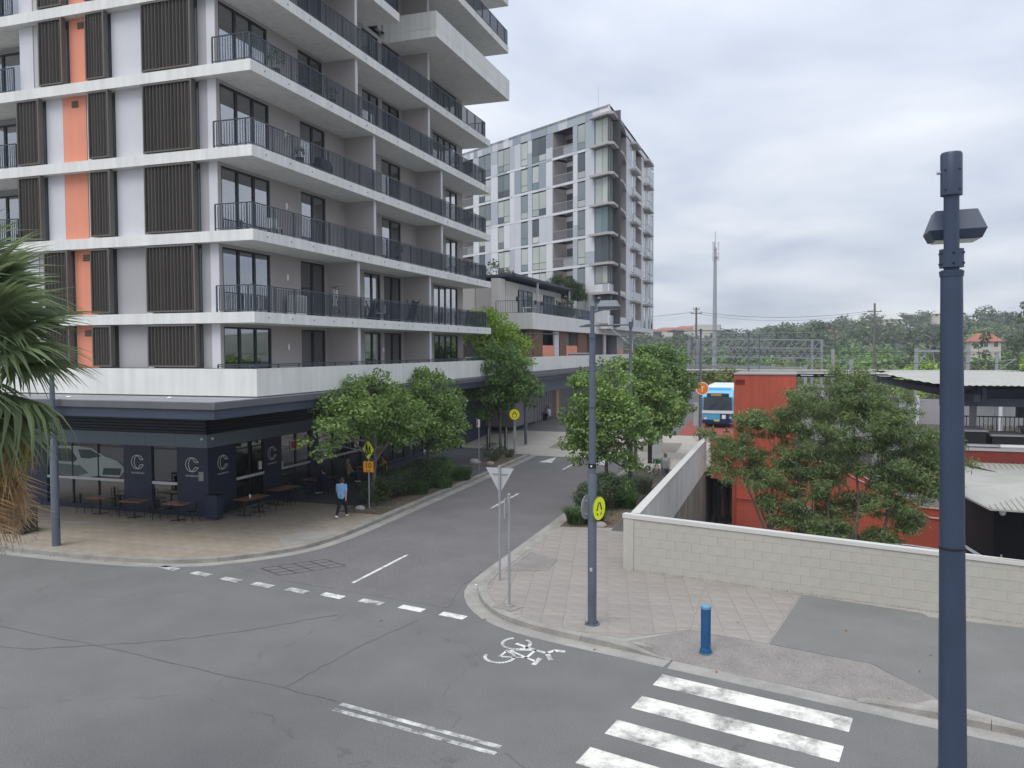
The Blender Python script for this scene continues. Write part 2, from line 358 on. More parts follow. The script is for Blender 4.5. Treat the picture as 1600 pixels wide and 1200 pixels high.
def crown_points(lobes, per, rng=RNG, shell=.55, bottom=-.55):
    P = []; Nn = []
    for (x, y, z, r, sq) in lobes:
        k = max(6, int(per*r*r)); d = rng.normal(0, 1, (k*2, 3)); d /= np.linalg.norm(d, axis=1)[:, None]
        d = d[d[:, 2] > bottom][:k]; rr = r*(shell+(1-shell)*rng.random((len(d), 1))**.6)
        rr *= 1+.12*np.sin(d[:, :1]*9+x*3)*np.cos(d[:, 1:2]*8+y*3)
        p = d*rr; p[:, 2] *= sq; P.append(p+np.array([x, y, z])); nn = d.copy(); nn[:, 2] += .55; Nn.append(nn)
    return np.concatenate(P), np.concatenate(Nn)
# ------------------------------------------------------------------ ground, road, pavements
gm = mat('far_ground', (.085, .095, .06), .95, .3, .02, .2, 1)
def far_h(x, y):
    def ss(t): t = max(0, min(1, t)); return t*t*(3-2*t)
    A = 7 + 11*ss((x+40)/170.) + 5*math.sin(x*.021+1)*ss((x+100)/100.)
    return -4.6 + (3.5 + A)*ss((y-210)/380.) + 1.5*math.sin(x*.05+y*.03)*ss((y-230)/100.) - .5*ss((y-700)/900)
g = MB(); xs = [-3000, -1200, -600] + list(range(-400, 620, 20)) + [800, 1400, 3000]; ys = [-600, -100, 0, 100, 180] + list(range(200, 700, 20)) + [760, 900, 1300, 2200, 4000]
g.add([(x, y, far_h(x, y)) for y in ys for x in xs], [(j*len(xs)+i, j*len(xs)+i+1, (j+1)*len(xs)+i+1, (j+1)*len(xs)+i) for j in range(len(ys)-1) for i in range(len(xs)-1)])
struct('ground', g, gm, True)

def gz(y):
    t = max(0, min(1, (y-58)/14.)); return .9*t*t*(3-2*t)
# main road, a block whose right edge drops behind the block wall
def wally(x): return 26.81-.195*(x+5.15)
rd = MB(); rd.prism([(-110, -25), (70, -25), (70, wally(70)+25), (40, 23.2), (16, wally(16)+.1), (-4.75, wally(-4.75)+.1), (-4.75, 30), (-110, 30)], -4.5, 0)
struct('road', rd, road_m)
st = MB(); yy = [26.9, 40, 54] + list(range(56, 76, 2)) + [90, 130, 160]
for a, b in zip(yy[:-1], yy[1:]):
    x1 = -4.75 if a < 56 else (-3.0 if a < 66 else 6)
    k = len(st.v); z0, z1 = gz(a)+.004, gz(b)+.004
    st.add([(-60, a, -4.4), (x1, a, -4.4), (x1, b, -4.4), (-60, b, -4.4), (-60, a, z0), (x1, a, z0), (x1, b, z1), (-60, b, z1)], [(4, 5, 6, 7), (0, 1, 5, 4), (1, 2, 6, 5), (2, 3, 7, 6), (3, 0, 4, 7)])
st2 = struct('side_street', st, road2_m)
# asphalt colour change on the side street at the junction mouth
MB().prism([(-16.6, 22.9), (-15.9, 22.5), (-9.3, 21.5), (-9.75, 23.7), (-9.62, 27.4), (-9.62, 30.2), (-16.4, 30.2), (-16.4, 28.0), (-16.8, 26.2), (-17.9, 24.6), (-18.3, 23.4)], -.05, .0075).build('road_mouth', road2_m)['kind'] = 'structure'

def strip(path, w0, w1, z0, z1, closed=False):
    """quad strip beside a polyline, from offset w0 to w1 (left of travel positive)"""
    m = MB(); n = len(path); nr = []
    for i in range(n):
        a = Vector(path[max(0, i-1)]); b = Vector(path[min(n-1, i+1)]); d = (b-a).normalized(); nr.append(Vector((-d.y, d.x)))
    for i, p in enumerate(path):
        q0 = Vector(p)+nr[i]*w0; q1 = Vector(p)+nr[i]*w1
        zz = z1[i] if isinstance(z1, list) else z1
        m.v += [(q0.x, q0.y, z0), (q1.x, q1.y, z0), (q0.x, q0.y, zz), (q1.x, q1.y, zz)]
    for i in range(n-1):
        a = 4*i; b = a+4
        m.f += [(a+2, b+2, b+3, a+3), (a, b, b+2, a+2), (a+1, a+3, b+3, b+1)]
    m.f += [(0, 2, 3, 1), (4*n-4, 4*n-3, 4*n-1, 4*n-2)]
    return m
def kerb_run(path, side, hts=None, seg=2.4):
    """kerb stones and gutter tray; the path is the kerb face, side=+1 if the pavement is on its left"""
    # resample
    P = [Vector(p) for p in path]; D = [0]
    for a, b in zip(P[:-1], P[1:]): D.append(D[-1]+(b-a).length)
    def at(s):
        for i in range(len(P)-1):
            if s <= D[i+1] or i == len(P)-2:
                t = (s-D[i])/(D[i+1]-D[i]); h = (hts[i]*(1-t)+hts[i+1]*t) if hts else .15
                return P[i].lerp(P[i+1], t), h
    n = max(1, round(D[-1]/seg)); L_ = D[-1]/n
    gt = strip([tuple(at(D[-1]*k/(n*4))[0]) for k in range(n*4+1)], -.45*side, .02*side, -.04, .010)
    struct('gutter', gt, gut_m)
    root = None
    for k in range(n):
        pts = [at(k*L_+.006+(L_-.012)*j/5) for j in range(6)]
        s_ = strip([tuple(p) for p, h in pts], 0, .27*side, -.03, [max(h, .02) for p, h in pts])
        if side < 0: s_.f = [f[::-1] for f in s_.f]
        o = s_.build('kerb', kerb_m); o['kind'] = 'structure'
def arc_smooth(pts, n=4):
    out = []
    for i in range(len(pts)-1):
        p0 = Vector(pts[max(0, i-1)]); p1 = Vector(pts[i]); p2 = Vector(pts[i+1]); p3 = Vector(pts[min(len(pts)-1, i+2)])
        for k in range(n):
            t = k/n; out.append(tuple(.5*((2*p1)+(p2-p0)*t+(2*p0-5*p1+4*p2-p3)*t*t+(3*p1-p0-3*p2+p3)*t**3)))
    out.append(tuple(pts[-1])); return out
kl = arc_smooth([(-60, 22.5), (-40, 22.55), (-28.5, 22.6), (-24.7, 22.55), (-21.6, 22.75), (-19.6, 23.35), (-18.2, 24.6), (-17.2, 26.2), (-16.85, 28.2), (-16.8, 31), (-16.85, 36), (-16.95, 44), (-17.05, 50), (-17.15, 54.5)])
kerb_run(kl, 1)
kr = arc_smooth([(-9.2, 54.5), (-9.2, 46), (-9.2, 36), (-9.2, 29), (-9.22, 25.4), (-9.1, 23.6), (-8.55, 22.3), (-7.65, 21.2), (-6.55, 20.55), (-5.3, 20.15), (-3.9, 19.8), (-2.6, 19.45)])
kerb_run(kr, 1, hts=[.15]*(len(kr)-6)+[.15, .13, .1, .06, .03, .02])
kr2 = arc_smooth([(1.45, 18.42), (2.9, 18.03), (4.4, 17.68), (8, 16.9), (16, 15.2), (40, 10)])
kerb_run(kr2, 1, hts=[.02, .05, .09, .13, .15]+[.15]*(len(kr2)-5))
MB().prism([(-2.62, 18.98), (1.42, 17.95), (1.5, 18.46), (-2.55, 19.5)], -.03, .011).build('gutter', gut_m)['kind'] = 'structure'
# left pavement
bk = [(x, y) for x, y in kl]
def offset(path, w):
    out = []
    for i in range(len(path)):
        a = Vector(path[max(0, i-1)]); b = Vector(path[min(len(path)-1, i+1)]); d = (b-a).normalized(); out.append((path[i][0]-d.y*w, path[i][1]+d.x*w))
    return out
lb = offset(kl, .27)
fl = MB().prism(lb+[(-60, 54.5)], -.1, .135)
fpl = struct('footpath_left', fl, conc_m)
arcL = [p for p in offset(kl, .29) if p[1] < 32.4 and p[0] > -36]
A1 = [(-36, 22.9)]+[p for p in arcL if p[0] < -18.9 or p[1] < 25.2]+[(-17.5, 26.35)]
pA = [(-36, 29.45), (-36, 22.9)]+[p for p in arcL if p[1] <= 29.4]+[(arcL[-1][0], 29.45)]
# force convexity by taking the hull
def hull(pts):
    pts = sorted(set(pts)); lo = []; up = []
    for p in pts:
        while len(lo) > 1 and (lo[-1][0]-lo[-2][0])*(p[1]-lo[-2][1])-(lo[-1][1]-lo[-2][1])*(p[0]-lo[-2][0]) <= 0: lo.pop()
        lo.append(p)
    for p in reversed(pts):
        while len(up) > 1 and (up[-1][0]-up[-2][0])*(p[1]-up[-2][1])-(up[-1][1]-up[-2][1])*(p[0]-up[-2][0]) <= 0: up.pop()
        up.append(p)
    return lo[:-1]+up[:-1]
tiles(fpl, [hull([p for p in pA])], tileL_m, (.6, .6), 0.0, .135, 230)
tiles(fpl, [[(-24.1, 29.46), (-17.15, 29.46), (-17.15, 32.3), (-24.1, 32.3)], [(-24.1, 32.31), (-19.35, 32.31), (-19.35, 33.8), (-24.1, 33.8)]], tileL_m, (.6, .6), 0.0, .135, 68)
MB().prism([(-24.15, 33.82), (-19.35, 33.82), (-19.35, 43.9), (-17.15, 43.9), (-17.25, 48.1), (-19.35, 48.1), (-19.35, 56.5), (-24.15, 56.5)], .1, .146).build('path_left', path_m)['kind'] = 'structure'
MB().prism([(-18.77, 26.87), (-18.7, 28.31), (-17.15, 28.9), (-17.12, 28.3), (-17.5, 26.5), (-17.9, 26.0)], .1, .152).build('kerb_ramp', conc_m)['kind'] = 'structure'
# right pavement
rb = offset(kr, .27)
base = rb[:-2]+[(-3.6, 20.25), (-2.33, 21.37), (1.89, 20.34), (2.99, 18.75)]+offset(kr2, .27)[3:]+[(40, 19.5), (16, wally(16)), (-4.75, wally(-4.75)), (-4.75, 54.5)]
fpr = struct('footpath_right', MB().prism(base, -.1, .135), conc_m)
rp = MB(); rp.add([(-3.75, 20.1, .145), (-2.33, 21.4, .155), (1.89, 20.37, .155), (3.3, 18.45, .14), (1.5, 18.47, .014), (-2.6, 19.5, .014)], [(5, 4, 2, 1), (0, 5, 1), (4, 3, 2)])
struct('kerb_ramp', rp, agg_m)
arcR = [p for p in offset(kr, .29) if p[1] > 20.35 and p[1] < 27]
R1 = hull(arcR+[(-8.93, 26.75), (-3.9, 20.3), (-2.36, 21.42), (-2.36, 26.15), (-5.3, 26.75)])
R1b = [(-2.355, 21.42), (-.42, 21.0), (.42, 25.55), (-2.355, 26.12)]
R2 = [(-8.93, 26.76), (-5.05, 26.76), (-5.05, 32.3), (-8.93, 32.3)]
def not_agg(c): return True
tiles(fpr, [R1, R1b, R2], tileR_m, (.6, .6), math.radians(12), .135, 290)
MB().prism([(.46, 25.55), (-.38, 21.0), (1.93, 20.4), (3.1, 18.68), (4.4, 18.05), (8, 17.25), (16, 15.6), (30, 12.8), (30, 20), (16, 22.4), (6, 24.25), (3.7, 24.45), (3.6, 24.75)], .1, .146).build('path_right', foot_m)['kind'] = 'structure'
MB().prism([(.46, 25.57), (3.6, 24.8), (3.7, 24.5), (5.9, 24.3), (6.1, 24.55), (.3, 25.72)], .1, .150).build('concrete_edging', conc_m)['kind'] = 'structure'
MB().prism([(-8.8, 27.96), (-7.54, 27.17), (-7.51, 25.7), (-8.85, 25.2)], .1, .156).build('utility_cover_pad', agg_m)['kind'] = 'structure'
MB().prism([(-6.75, 32.32), (-4.95, 32.32), (-4.95, 50), (-6.75, 50), (-6.85, 40)], .1, .147).build('path_narrow', path_m)['kind'] = 'structure'
MB().prism([(-9.2, 50.02), (-4.6, 50.02), (-4.6, 54.4), (-9.2, 54.4)], .1, .147).build('plaza_paving', pale_m)['kind'] = 'structure'
# raised crossing and plaza
pl = MB()
for a, b in ((54.6, 57), (57, 60), (60, 63), (63, 66)):
    pl.add([(-24, a, gz(a)+.02), (-4.4, a, gz(a)+.02), (-4.4, b, gz(b)+.02), (-24, b, gz(b)+.02)], [(0, 1, 2, 3)])
struct('raised_crossing', pl, pale_m)
pm = MB()
for (x0, x1, a, b) in ((-11, -7.6, 58.5, 63), (-17.1, -11.5, 58.5, 62)):
    pm.add([(x0, a, gz(a)+.03), (x1, a, gz(a)+.03), (x1, b, gz(b)+.03), (x0, b, gz(b)+.03)], [(0, 1, 2, 3)])
struct('raised_crossing_inlay', pm, mat('inlay_brown', (.24, .215, .175), .85, .12, 1))
rl = MB()
for a, b in ((66.2, 69), (69, 72), (72, 100)):
    rl.add([(-8.3, a, gz(a)+.022), (-3.1, a, gz(a)+.022), (-3.1, b, gz(b)+.022), (-8.3, b, gz(b)+.022)], [(0, 1, 2, 3)])
struct('red_bus_lane', rl, mat('lane_red', (.30, .075, .06), .85, .1, 1))
for a in (54.7, 57.0):
    for k in range(5):
        x = -16.5+k*1.55
# tooth-shaped white marks before the raised crossing
for x in (-15.2, -11.6):
    mk = MB(); mk.add([(x-.45, 51.6, .012), (x+.45, 51.6, .012), (x, 54.3, .012)], [(0, 1, 2)]); tag(mk.build('road_marking', paint_w), 'white triangular tooth mark %s before the raised crossing' % ('on the left lane' if x < -13 else 'on the right lane'), 'road marking')
# planted beds
soil_m = mat('mulch', (.13, .095, .065), .95, .35, 3, .4, 40, .6)
for nm, q in (('bed_left', [(-19.3, 32.35), (-17.2, 32.35), (-17.25, 43.8), (-19.3, 43.8)]), ('bed_left_far', [(-19.3, 48.2), (-17.4, 48.2), (-17.45, 54), (-19.3, 54)]), ('bed_right', [(-8.9, 32.4), (-6.8, 32.9), (-6.9, 41), (-6.8, 50), (-8.9, 50)])):
    MB().prism(q, .05, .17).build('planting_bed', soil_m)['kind'] = 'structure'
# near footpath under the camera side (mostly out of frame)
MB().prism([(-110, -25), (70, -25), (70, 9.0), (-110, 9.0)], -.1, .14).build('footpath_near', conc_m)['kind'] = 'structure'

# ------------------------------------------------------------------ painted marks
def mark(name, q, m, label, z=.006, group=None, cat='road marking'):
    mk = MB(); mk.add([(x, y, z) for x, y in q]+[(x, y, z-.004) for x, y in q], [tuple(range(len(q)))]+[(i, len(q)+i, len(q)+(i+1) % len(q), (i+1) % len(q)) for i in range(len(q))])
    return tag(mk.build(name, m), label, cat, group)
ordn = ['first', 'second', 'third', 'fourth', 'fifth', 'sixth', 'seventh', 'eighth', 'ninth']
gd = [(-20.15, 22.5, 0), (-18.6, 22.25, 1), (-17.2, 22.0, 0), (-15.85, 21.8, 1), (-14.45, 21.62, 0), (-13.1, 21.5, 0), (-11.68, 21.31, 1), (-10.27, 21.14, 0), (-8.88, 20.92, 0)]
for i, (x, y, w) in enumerate(gd):
    mark('give_way_dash', [(x-.42, y-.08), (x+.38, y-.24), (x+.42, y+.08), (x-.38, y+.24)], paint_worn if w or i < 5 else paint_w, '%s white dash of the give way line counted from the left' % ordn[i], .010, 'give way dashes across the side street')
mark('centre_line', [(-13.27, 22.9), (-13.15, 22.9), (-13.07, 26.7), (-13.19, 26.7)], paint_w, 'white centre line dash nearest the junction on the side street', .010)
mark('centre_line', [(-13.3, 35.8), (-13.18, 35.8), (-13.18, 40), (-13.3, 40)], paint_w, 'white centre line dash behind the give way sign pole', .010)
mark('centre_line', [(-13.3, 48.8), (-13.18, 48.8), (-13.18, 52), (-13.3, 52)], paint_w, 'farthest white centre line dash before the raised crossing', .012)
for i, (o1, lab) in enumerate(((0, 'upper'), (-.27, 'lower'))):
    mark('double_line', [(-8.9, 14.95+o1), (-5.05, 14.25+o1), (-5.08, 14.12+o1), (-8.93, 14.82+o1)], paint_worn, '%s of the two short parallel white centre lines on the main road' % lab)
z0 = [(-2.67, 18.6), (-2.92, 17.29), (-3.2, 16.0), (-3.46, 14.72), (-3.72, 13.44), (-3.98, 12.16), (-4.24, 10.88), (-4.5, 9.9)]
for i, (x, y) in enumerate(z0[:7]):
    mark('zebra_stripe', [(x, y), (x-.12, y-.66), (x+3.87, y-1.70), (x+3.99, y-1.04)], zebra_m, '%s broad white zebra stripe counted from the blue bollard' % ordn[i], .006, 'zebra crossing stripes')
# worn bicycle symbol, its up side towards the crossing
bs = MB()
def ring(c, r, a0, a1, w, n=20):
    pts = [(c[0]+r*math.cos(a0+(a1-a0)*k/n), c[1]+r*math.sin(a0+(a1-a0)*k/n)) for k in range(n+1)]; line2(pts, w)
def line2(pts, w):
    for a, b in zip(pts[:-1], pts[1:]):
        a = Vector(a); b = Vector(b); d = (b-a).normalized(); nn = Vector((-d.y, d.x))*w/2; d = d*w*.1
        q = [a-d-nn, b+d-nn, b+d+nn, a-d+nn]
        # local (u across, v up) to world: up is +X, slightly turned
        bs.add([(-6.55+1.0*p.y+.12*p.x, 18.93+1.05*p.x-.2*p.y, .008) for p in q], [(0, 1, 2, 3)])
ring((.46, 0), .36, .4, 5.6, .085); ring((-.46, 0), .36, .0, 4.6, .085)
line2([(-.46, 0), (-.22, .62), (.3, .62), (0.02, 0), (-.22, .62)], .075); line2([(-.46, 0), (.02, 0)], .07); line2([(.46, 0), (.3, .62), (.26, .95), (.5, 1.05)], .1); line2([(-.22, .62), (-.3, .9)], .08); line2([(-.5, .95), (-.1, .93)], .12)
line2([(.5, 1.05), (.56, 1.3)], .14); line2([(.26, .95), (-.05, 1.2)], .12)
for f in list(bs.f): pass
tag(bs.build('bicycle_symbol', paint_w), 'worn white bicycle symbol painted beside the corner kerb', 'road marking')
def tar_seam(pts, label, w=.035):
    pts = arc_smooth(pts, 6); m = MB(); rs_ = random.Random(len(pts)); q_ = []
    for i, p in enumerate(pts):
        a = Vector(pts[max(0, i-1)]); b = Vector(pts[min(len(pts)-1, i+1)]); d = (b-a).normalized(); nn = Vector((-d.y, d.x)); j = nn*rs_.uniform(-.04, .04); ww = w*rs_.uniform(.25, 1.1)/2
        m.v += [(*(Vector(p)-nn*ww+j), .0065), (*(Vector(p)+nn*ww+j), .0065)]
    m.f = [(2*i, 2*i+2, 2*i+3, 2*i+1) for i in range(len(pts)-1)]
    tag(m.build('road_seam', mat('tar_seam', (.112, .111, .109), .7, .3, 4)), label, 'road seam')
tar_seam([(-34, 17.1), (-26, 16.6), (-20.27, 16.24), (-16.74, 15.95), (-13.62, 15.55), (-10.51, 15.21), (-8.98, 14.95)], 'long dark lengthwise seam running to the double white line', .035)
tar_seam([(-34, 14.9), (-25, 15.0), (-18.89, 15.11), (-16.94, 15.8), (-15.49, 16.6), (-14.23, 17.55), (-13.08, 18.78), (-12.0, 20.0)], 'broken dark crack bending towards the side street')
tar_seam([(-10.51, 15.25), (-10.45, 15.8), (-10.41, 16.48), (-10.28, 17.24), (-10.17, 18.12), (-9.93, 19.2), (-9.65, 20.3)], 'short crosswise crack from the seam to the give way line')
tar_seam([(-4.9, 14.0), (-3.9, 13.2), (-3.2, 12.2)], 'short dark crack beyond the right end of the double line')
# sawn cuts of the loop detectors, service covers
lc = MB(); c0 = Vector((-17.1, 23.45)); ux = Vector((1.45, 1.75)); vx = Vector((1.15, -.55))
gr = []
def ln(a, b, w=.035):
    a = Vector(a); b = Vector(b); d = (b-a).normalized(); nn = Vector((-d.y, d.x))*w/2
    lc.add([(q.x, q.y, .0105) for q in (a-nn, b-nn, b+nn, a+nn)], [(0, 1, 2, 3)])
for t in (0, .33, .66, 1): ln(c0+vx*t, c0+vx*t+ux)
for t in (0, .25, .5, .75, 1): ln(c0+ux*t, c0+ux*t+vx)
tag(lc.build('loop_detector', mat('tar_seal', (.02, .02, .022), .6, .2, 4)), 'dark grid of tar sealed loop detector cuts at the side street mouth', 'road detector')
for lab, q in (('long pale service cover beside the left lamp pole', [(-29.3, 26.5), (-27.7, 26.6), (-27.85, 27.05), (-29.6, 26.98)]),):
    mark('service_cover', q, conc_m, lab, .158, cat='cover')
mark('service_cover', [(-7.95, 21.55), (-7.3, 21.35), (-7.1, 21.8), (-7.75, 22.05)], agg_m, 'small square cover at the foot of the short grey pole', .158, cat='cover')
lf = leaf_mat('fallen_leaf', (.35, .16, .04), .3)
P = np.array([[x, y, .02] for x, y in ((-10.6, 19.9), (-1.5, 19.1), (-7.9, 20.9), (3.3, 21.4), (1.5, 22.6), (-1.2, 22.4), (-9.3, 21.8), (-4.5, 19.6), (2.9, 20.2))]+[[random.uniform(-19, -17.3), random.uniform(31.8, 33.4), .17] for _ in range(40)]+[[random.uniform(-7.2, -6.4), random.uniform(33, 46), .16] for _ in range(240)]+[[random.uniform(-17.1, -16.6), random.uniform(31, 36), .02] for _ in range(60)])
P[:9, 2] = [.02, .02, .02, .17, .17, .17, .02, .02, .17]
V, F = leaves(P, np.tile([0, 0, 1.], (len(P), 1)), .11, .6, .25); V[:, 2] = np.maximum(V[:, 2], .012)
o = obj('fallen_leaves', npmesh('fallen_leaves', V, F, lf), kind='stuff'); tag(o, 'brown fallen leaves scattered along kerbs and bed edges', 'leaves')

# ------------------------------------------------------------------ block wall
lw = thing('block_wall', 'cream painted block wall facing the corner footpath', 'wall', (-5.15, 26.81, .13), world=True)
d = Vector((1, -.195)).normalized(); nrm = Vector((-d.y, d.x)); ang = math.atan2(d.y, d.x); a0 = Vector((-5.15, 26.81)); Lw = 22
def wpt(s, t): q = a0+d*s+nrm*t; return (q.x, q.y)
def wtop(s): return 1.99-.018*s if s < 12 else 1.77
MB().prism([wpt(-.02, .02), wpt(Lw, .02), wpt(Lw, .2), wpt(-.02, .2)], -4.3, 1.74).build('wall_core', wall_m, lw)
pc = MB(); pc.prism([wpt(-.02, -.01), wpt(.34, -.01), wpt(.34, .21), wpt(-.02, .21)], .1, 1.9); pc.build('end_pier', wall_m, lw)
rows = 6; bh = .292
for r in range(rows):
    s = .35-(.28 if r % 2 else 0)
    k = 0
    while s < Lw:
        s0 = max(s, .35); s1 = min(s+.56, Lw)
        if s1-s0 > .05:
            q = wpt((s0+s1)/2, .012); z0_ = .10+r*bh
            off = random.uniform(-.002, .002)
            MB().box(-(s1-s0)/2+.0025, -.010+off, 0, (s1-s0)/2-.0025, .02, bh-.005).build('block', wall_m, lw, loc=(q[0], q[1], z0_), rot=(0, 0, ang))
        s += .56
cp_ = MB()
cp_.add([(*wpt(-.05, -.03), 1.86), (*wpt(12, -.03), 1.70), (*wpt(Lw, -.03), 1.66), (*wpt(Lw, .23), 1.66), (*wpt(12, .23), 1.70), (*wpt(-.05, .23), 1.86),
         (*wpt(-.05, -.03), 2.0), (*wpt(12, -.03), 1.80), (*wpt(Lw, -.03), 1.77), (*wpt(Lw, .23), 1.77), (*wpt(12, .23), 1.80), (*wpt(-.05, .23), 2.0)],
        [(0, 1, 7, 6), (1, 2, 8, 7), (2, 3, 9, 8), (3, 4, 10, 9), (4, 5, 11, 10), (5, 0, 6, 11), (6, 7, 10, 11), (7, 8, 9, 10), (0, 5, 4, 1), (1, 4, 3, 2)])
cp_.build('capping', cap_m, lw)
# top course filler, kept behind the block faces
MB().add([], [])
fz = MB(); fz.add([(*wpt(.34, .012), 1.70), (*wpt(12, .012), 1.70), (*wpt(.34, .012), 1.862), (*wpt(.34, .19), 1.70), (*wpt(12, .19), 1.70), (*wpt(.34, .19), 1.862)], [(0, 1, 2), (3, 5, 4), (2, 1, 4, 5)]); fz.build('top_course', wall_m, lw)
pw = thing('parapet_wall', 'long smooth pale concrete wall beside the narrow asphalt path', 'wall', (-4.7, 27, 0), world=True)
MB().box(-4.93, 27.02, .1, -4.7, 51, 1.93).build('wall_panel', mat('wall_smooth', (.60, .59, .56), .8, .08, .6, .05, 30, .1, streak=.14), pw)
MB().box(-4.97, 27.05, 1.93, -4.66, 51, 2.0).build('capping', cap_m, pw)
MB().box(-4.9, 27.05, -4.3, -4.72, 51, .08).build('lower_wall', mat('dirty_concrete', (.24, .22, .18), .9, .25, .8, .2, 12, .3, streak=.4), pw)
# ------------------------------------------------------------------ apartment building with cafe (left)
B1 = thing('apartment_building', 'tall white apartment block with long balconies over the corner cafe', 'building', (-21.2, 26.4, .15), world=True)
Ys, Xs, Xw, Yw, YE = 26.4, -19.35, -21.2, 26.75, 52.6
SL = [8.99, 12.14, 15.32, 18.52, 21.70, 24.85]
TH = .42
for i, z in enumerate(SL[:5]):
    MB().box(-36, Ys, z-TH, Xs, YE, z).build('slab', slab_m, B1)
    b = MB()
    for k in range(16): b.tube([(Xs-.01, 27.3+k*1.62, z-.2), (Xs+.03, 27.3+k*1.62, z-.2)], .035, 6)
    b.build('drain_spout', galv_m, B1, kind='stuff')
MB().box(-36, Ys, 24.43, -19.2, 38.7, 24.85).build('slab', slab_m, B1)
MB().box(-36, 38.72, 24.43, -21.6, YE, 24.85).build('slab', slab_m, B1)
# deep boxed balcony high up and the slabs above it
MB().box(-21.58, 40.9, 24.36, -18.1, 53.0, 24.80).build('slab', slab_m, B1)
bb = MB(); bb.box(-21.58, 40.9, 24.81, -18.1, 41.1, 25.72); bb.box(-18.3, 41.12, 24.81, -18.1, 53.0, 25.72); bb.box(-21.58, 52.8, 24.81, -18.32, 53.0, 25.72); bb.build('balcony_parapet', white_m, B1)
for z in (27.95, 31.1, 34.2):
    MB().box(-36, 38, z-.42, -18.15, 53.0, z).build('slab', slab_m, B1)
    MB().box(-36, Ys, z-.42, -19.2, 37.9, z).build('slab', slab_m, B1)
# core
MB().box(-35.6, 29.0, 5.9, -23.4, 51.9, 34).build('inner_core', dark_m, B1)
ST = [(5.74, 8.57), (8.99, 11.72), (12.14, 14.90), (15.32, 18.10), (18.52, 21.28), (21.70, 24.43), (24.85, 27.53), (27.95, 30.68)]
def pane_win(parent, plane, a0_, a1_, z0_, z1_, n, pos, curtain=.5, gm_=None, label=None, fr=.06):
    """window in a wall: plane 'x' (faces +X) or 'y' (faces -Y); a runs along the wall; pos is the glass plane"""
    gm_ = gm_ or glass_m; f = MB(); w = fr
    def bx(m, a, b, c, d, t0, t1):
        if plane == 'x': m.box(pos+t0, a, c, pos+t1, b, d)
        else: m.box(a, pos-t1, c, b, pos-t0, d)
    bx(f, a0_, a1_, z0_, z0_+w*1.2, -.05, .05); bx(f, a0_, a1_, z1_-w*1.2, z1_, -.05, .05)
    W_ = (a1_-a0_)/n
    for i in range(n+1):
        aa = a0_+i*W_; lo, hi = (aa, aa+w*1.3) if i == 0 else ((aa-w*1.3, aa) if i == n else (aa-w, aa+w)); bx(f, lo, hi, z0_+w*1.2, z1_-w*1.2, -.05, .05)
    fo = f.build('window', frame_m, parent)
    for i in range(n):
        p = MB(); bx(p, a0_+i*W_+w, a0_+(i+1)*W_-w, z0_+w*1.25, z1_-w*1.25, -.012, .0); p.build('pane', gm_, fo)
        if random.random() < curtain:
            c = MB(); k = int(W_/.09); cov = random.choice((1, 1, .7, .45)); k = max(3, int(k*cov)); st_ = random.choice((0, 1)) if cov < 1 else 0
            base_ = a0_+i*W_+w+(W_-2*w)*(1-cov)*st_; sp = (W_-2*w)*cov/k; vv = []
            for q in range(k+1):
                t = -.16-(.05 if q % 2 else 0)
                for zz in (z0_+.1, z1_-.1): vv.append((pos+t, base_+q*sp, zz) if plane == 'x' else (base_+q*sp, pos-t, zz))
            c.add(vv, [(2*q, 2*q+2, 2*q+3, 2*q+1) for q in range(k)]); c.build('curtain', curt_m, fo)
    return fo
T1 = [('w', 26.76, 26.95), ('g', 26.95, 30.1, 3), ('w', 30.1, 32.4), ('g', 32.4, 34.45, 2), ('w', 34.45, 38.3), ('g', 38.3, 40.1, 2), ('w', 40.1, 40.5), ('g', 40.5, 42.6, 2), ('w', 42.6, 47.2), ('g', 47.2, 51.1, 4), ('w', 51.1, 51.9)]
T2 = [('w', 26.76, 26.95), ('g', 26.95, 30.15, 3), ('w', 30.15, 32.5), ('g', 32.5, 34.6, 2), ('w', 34.6, 40.35), ('g', 40.35, 42.65, 2), ('w', 42.65, 49.2), ('g', 49.2, 51.1, 2), ('w', 51.1, 51.9)]
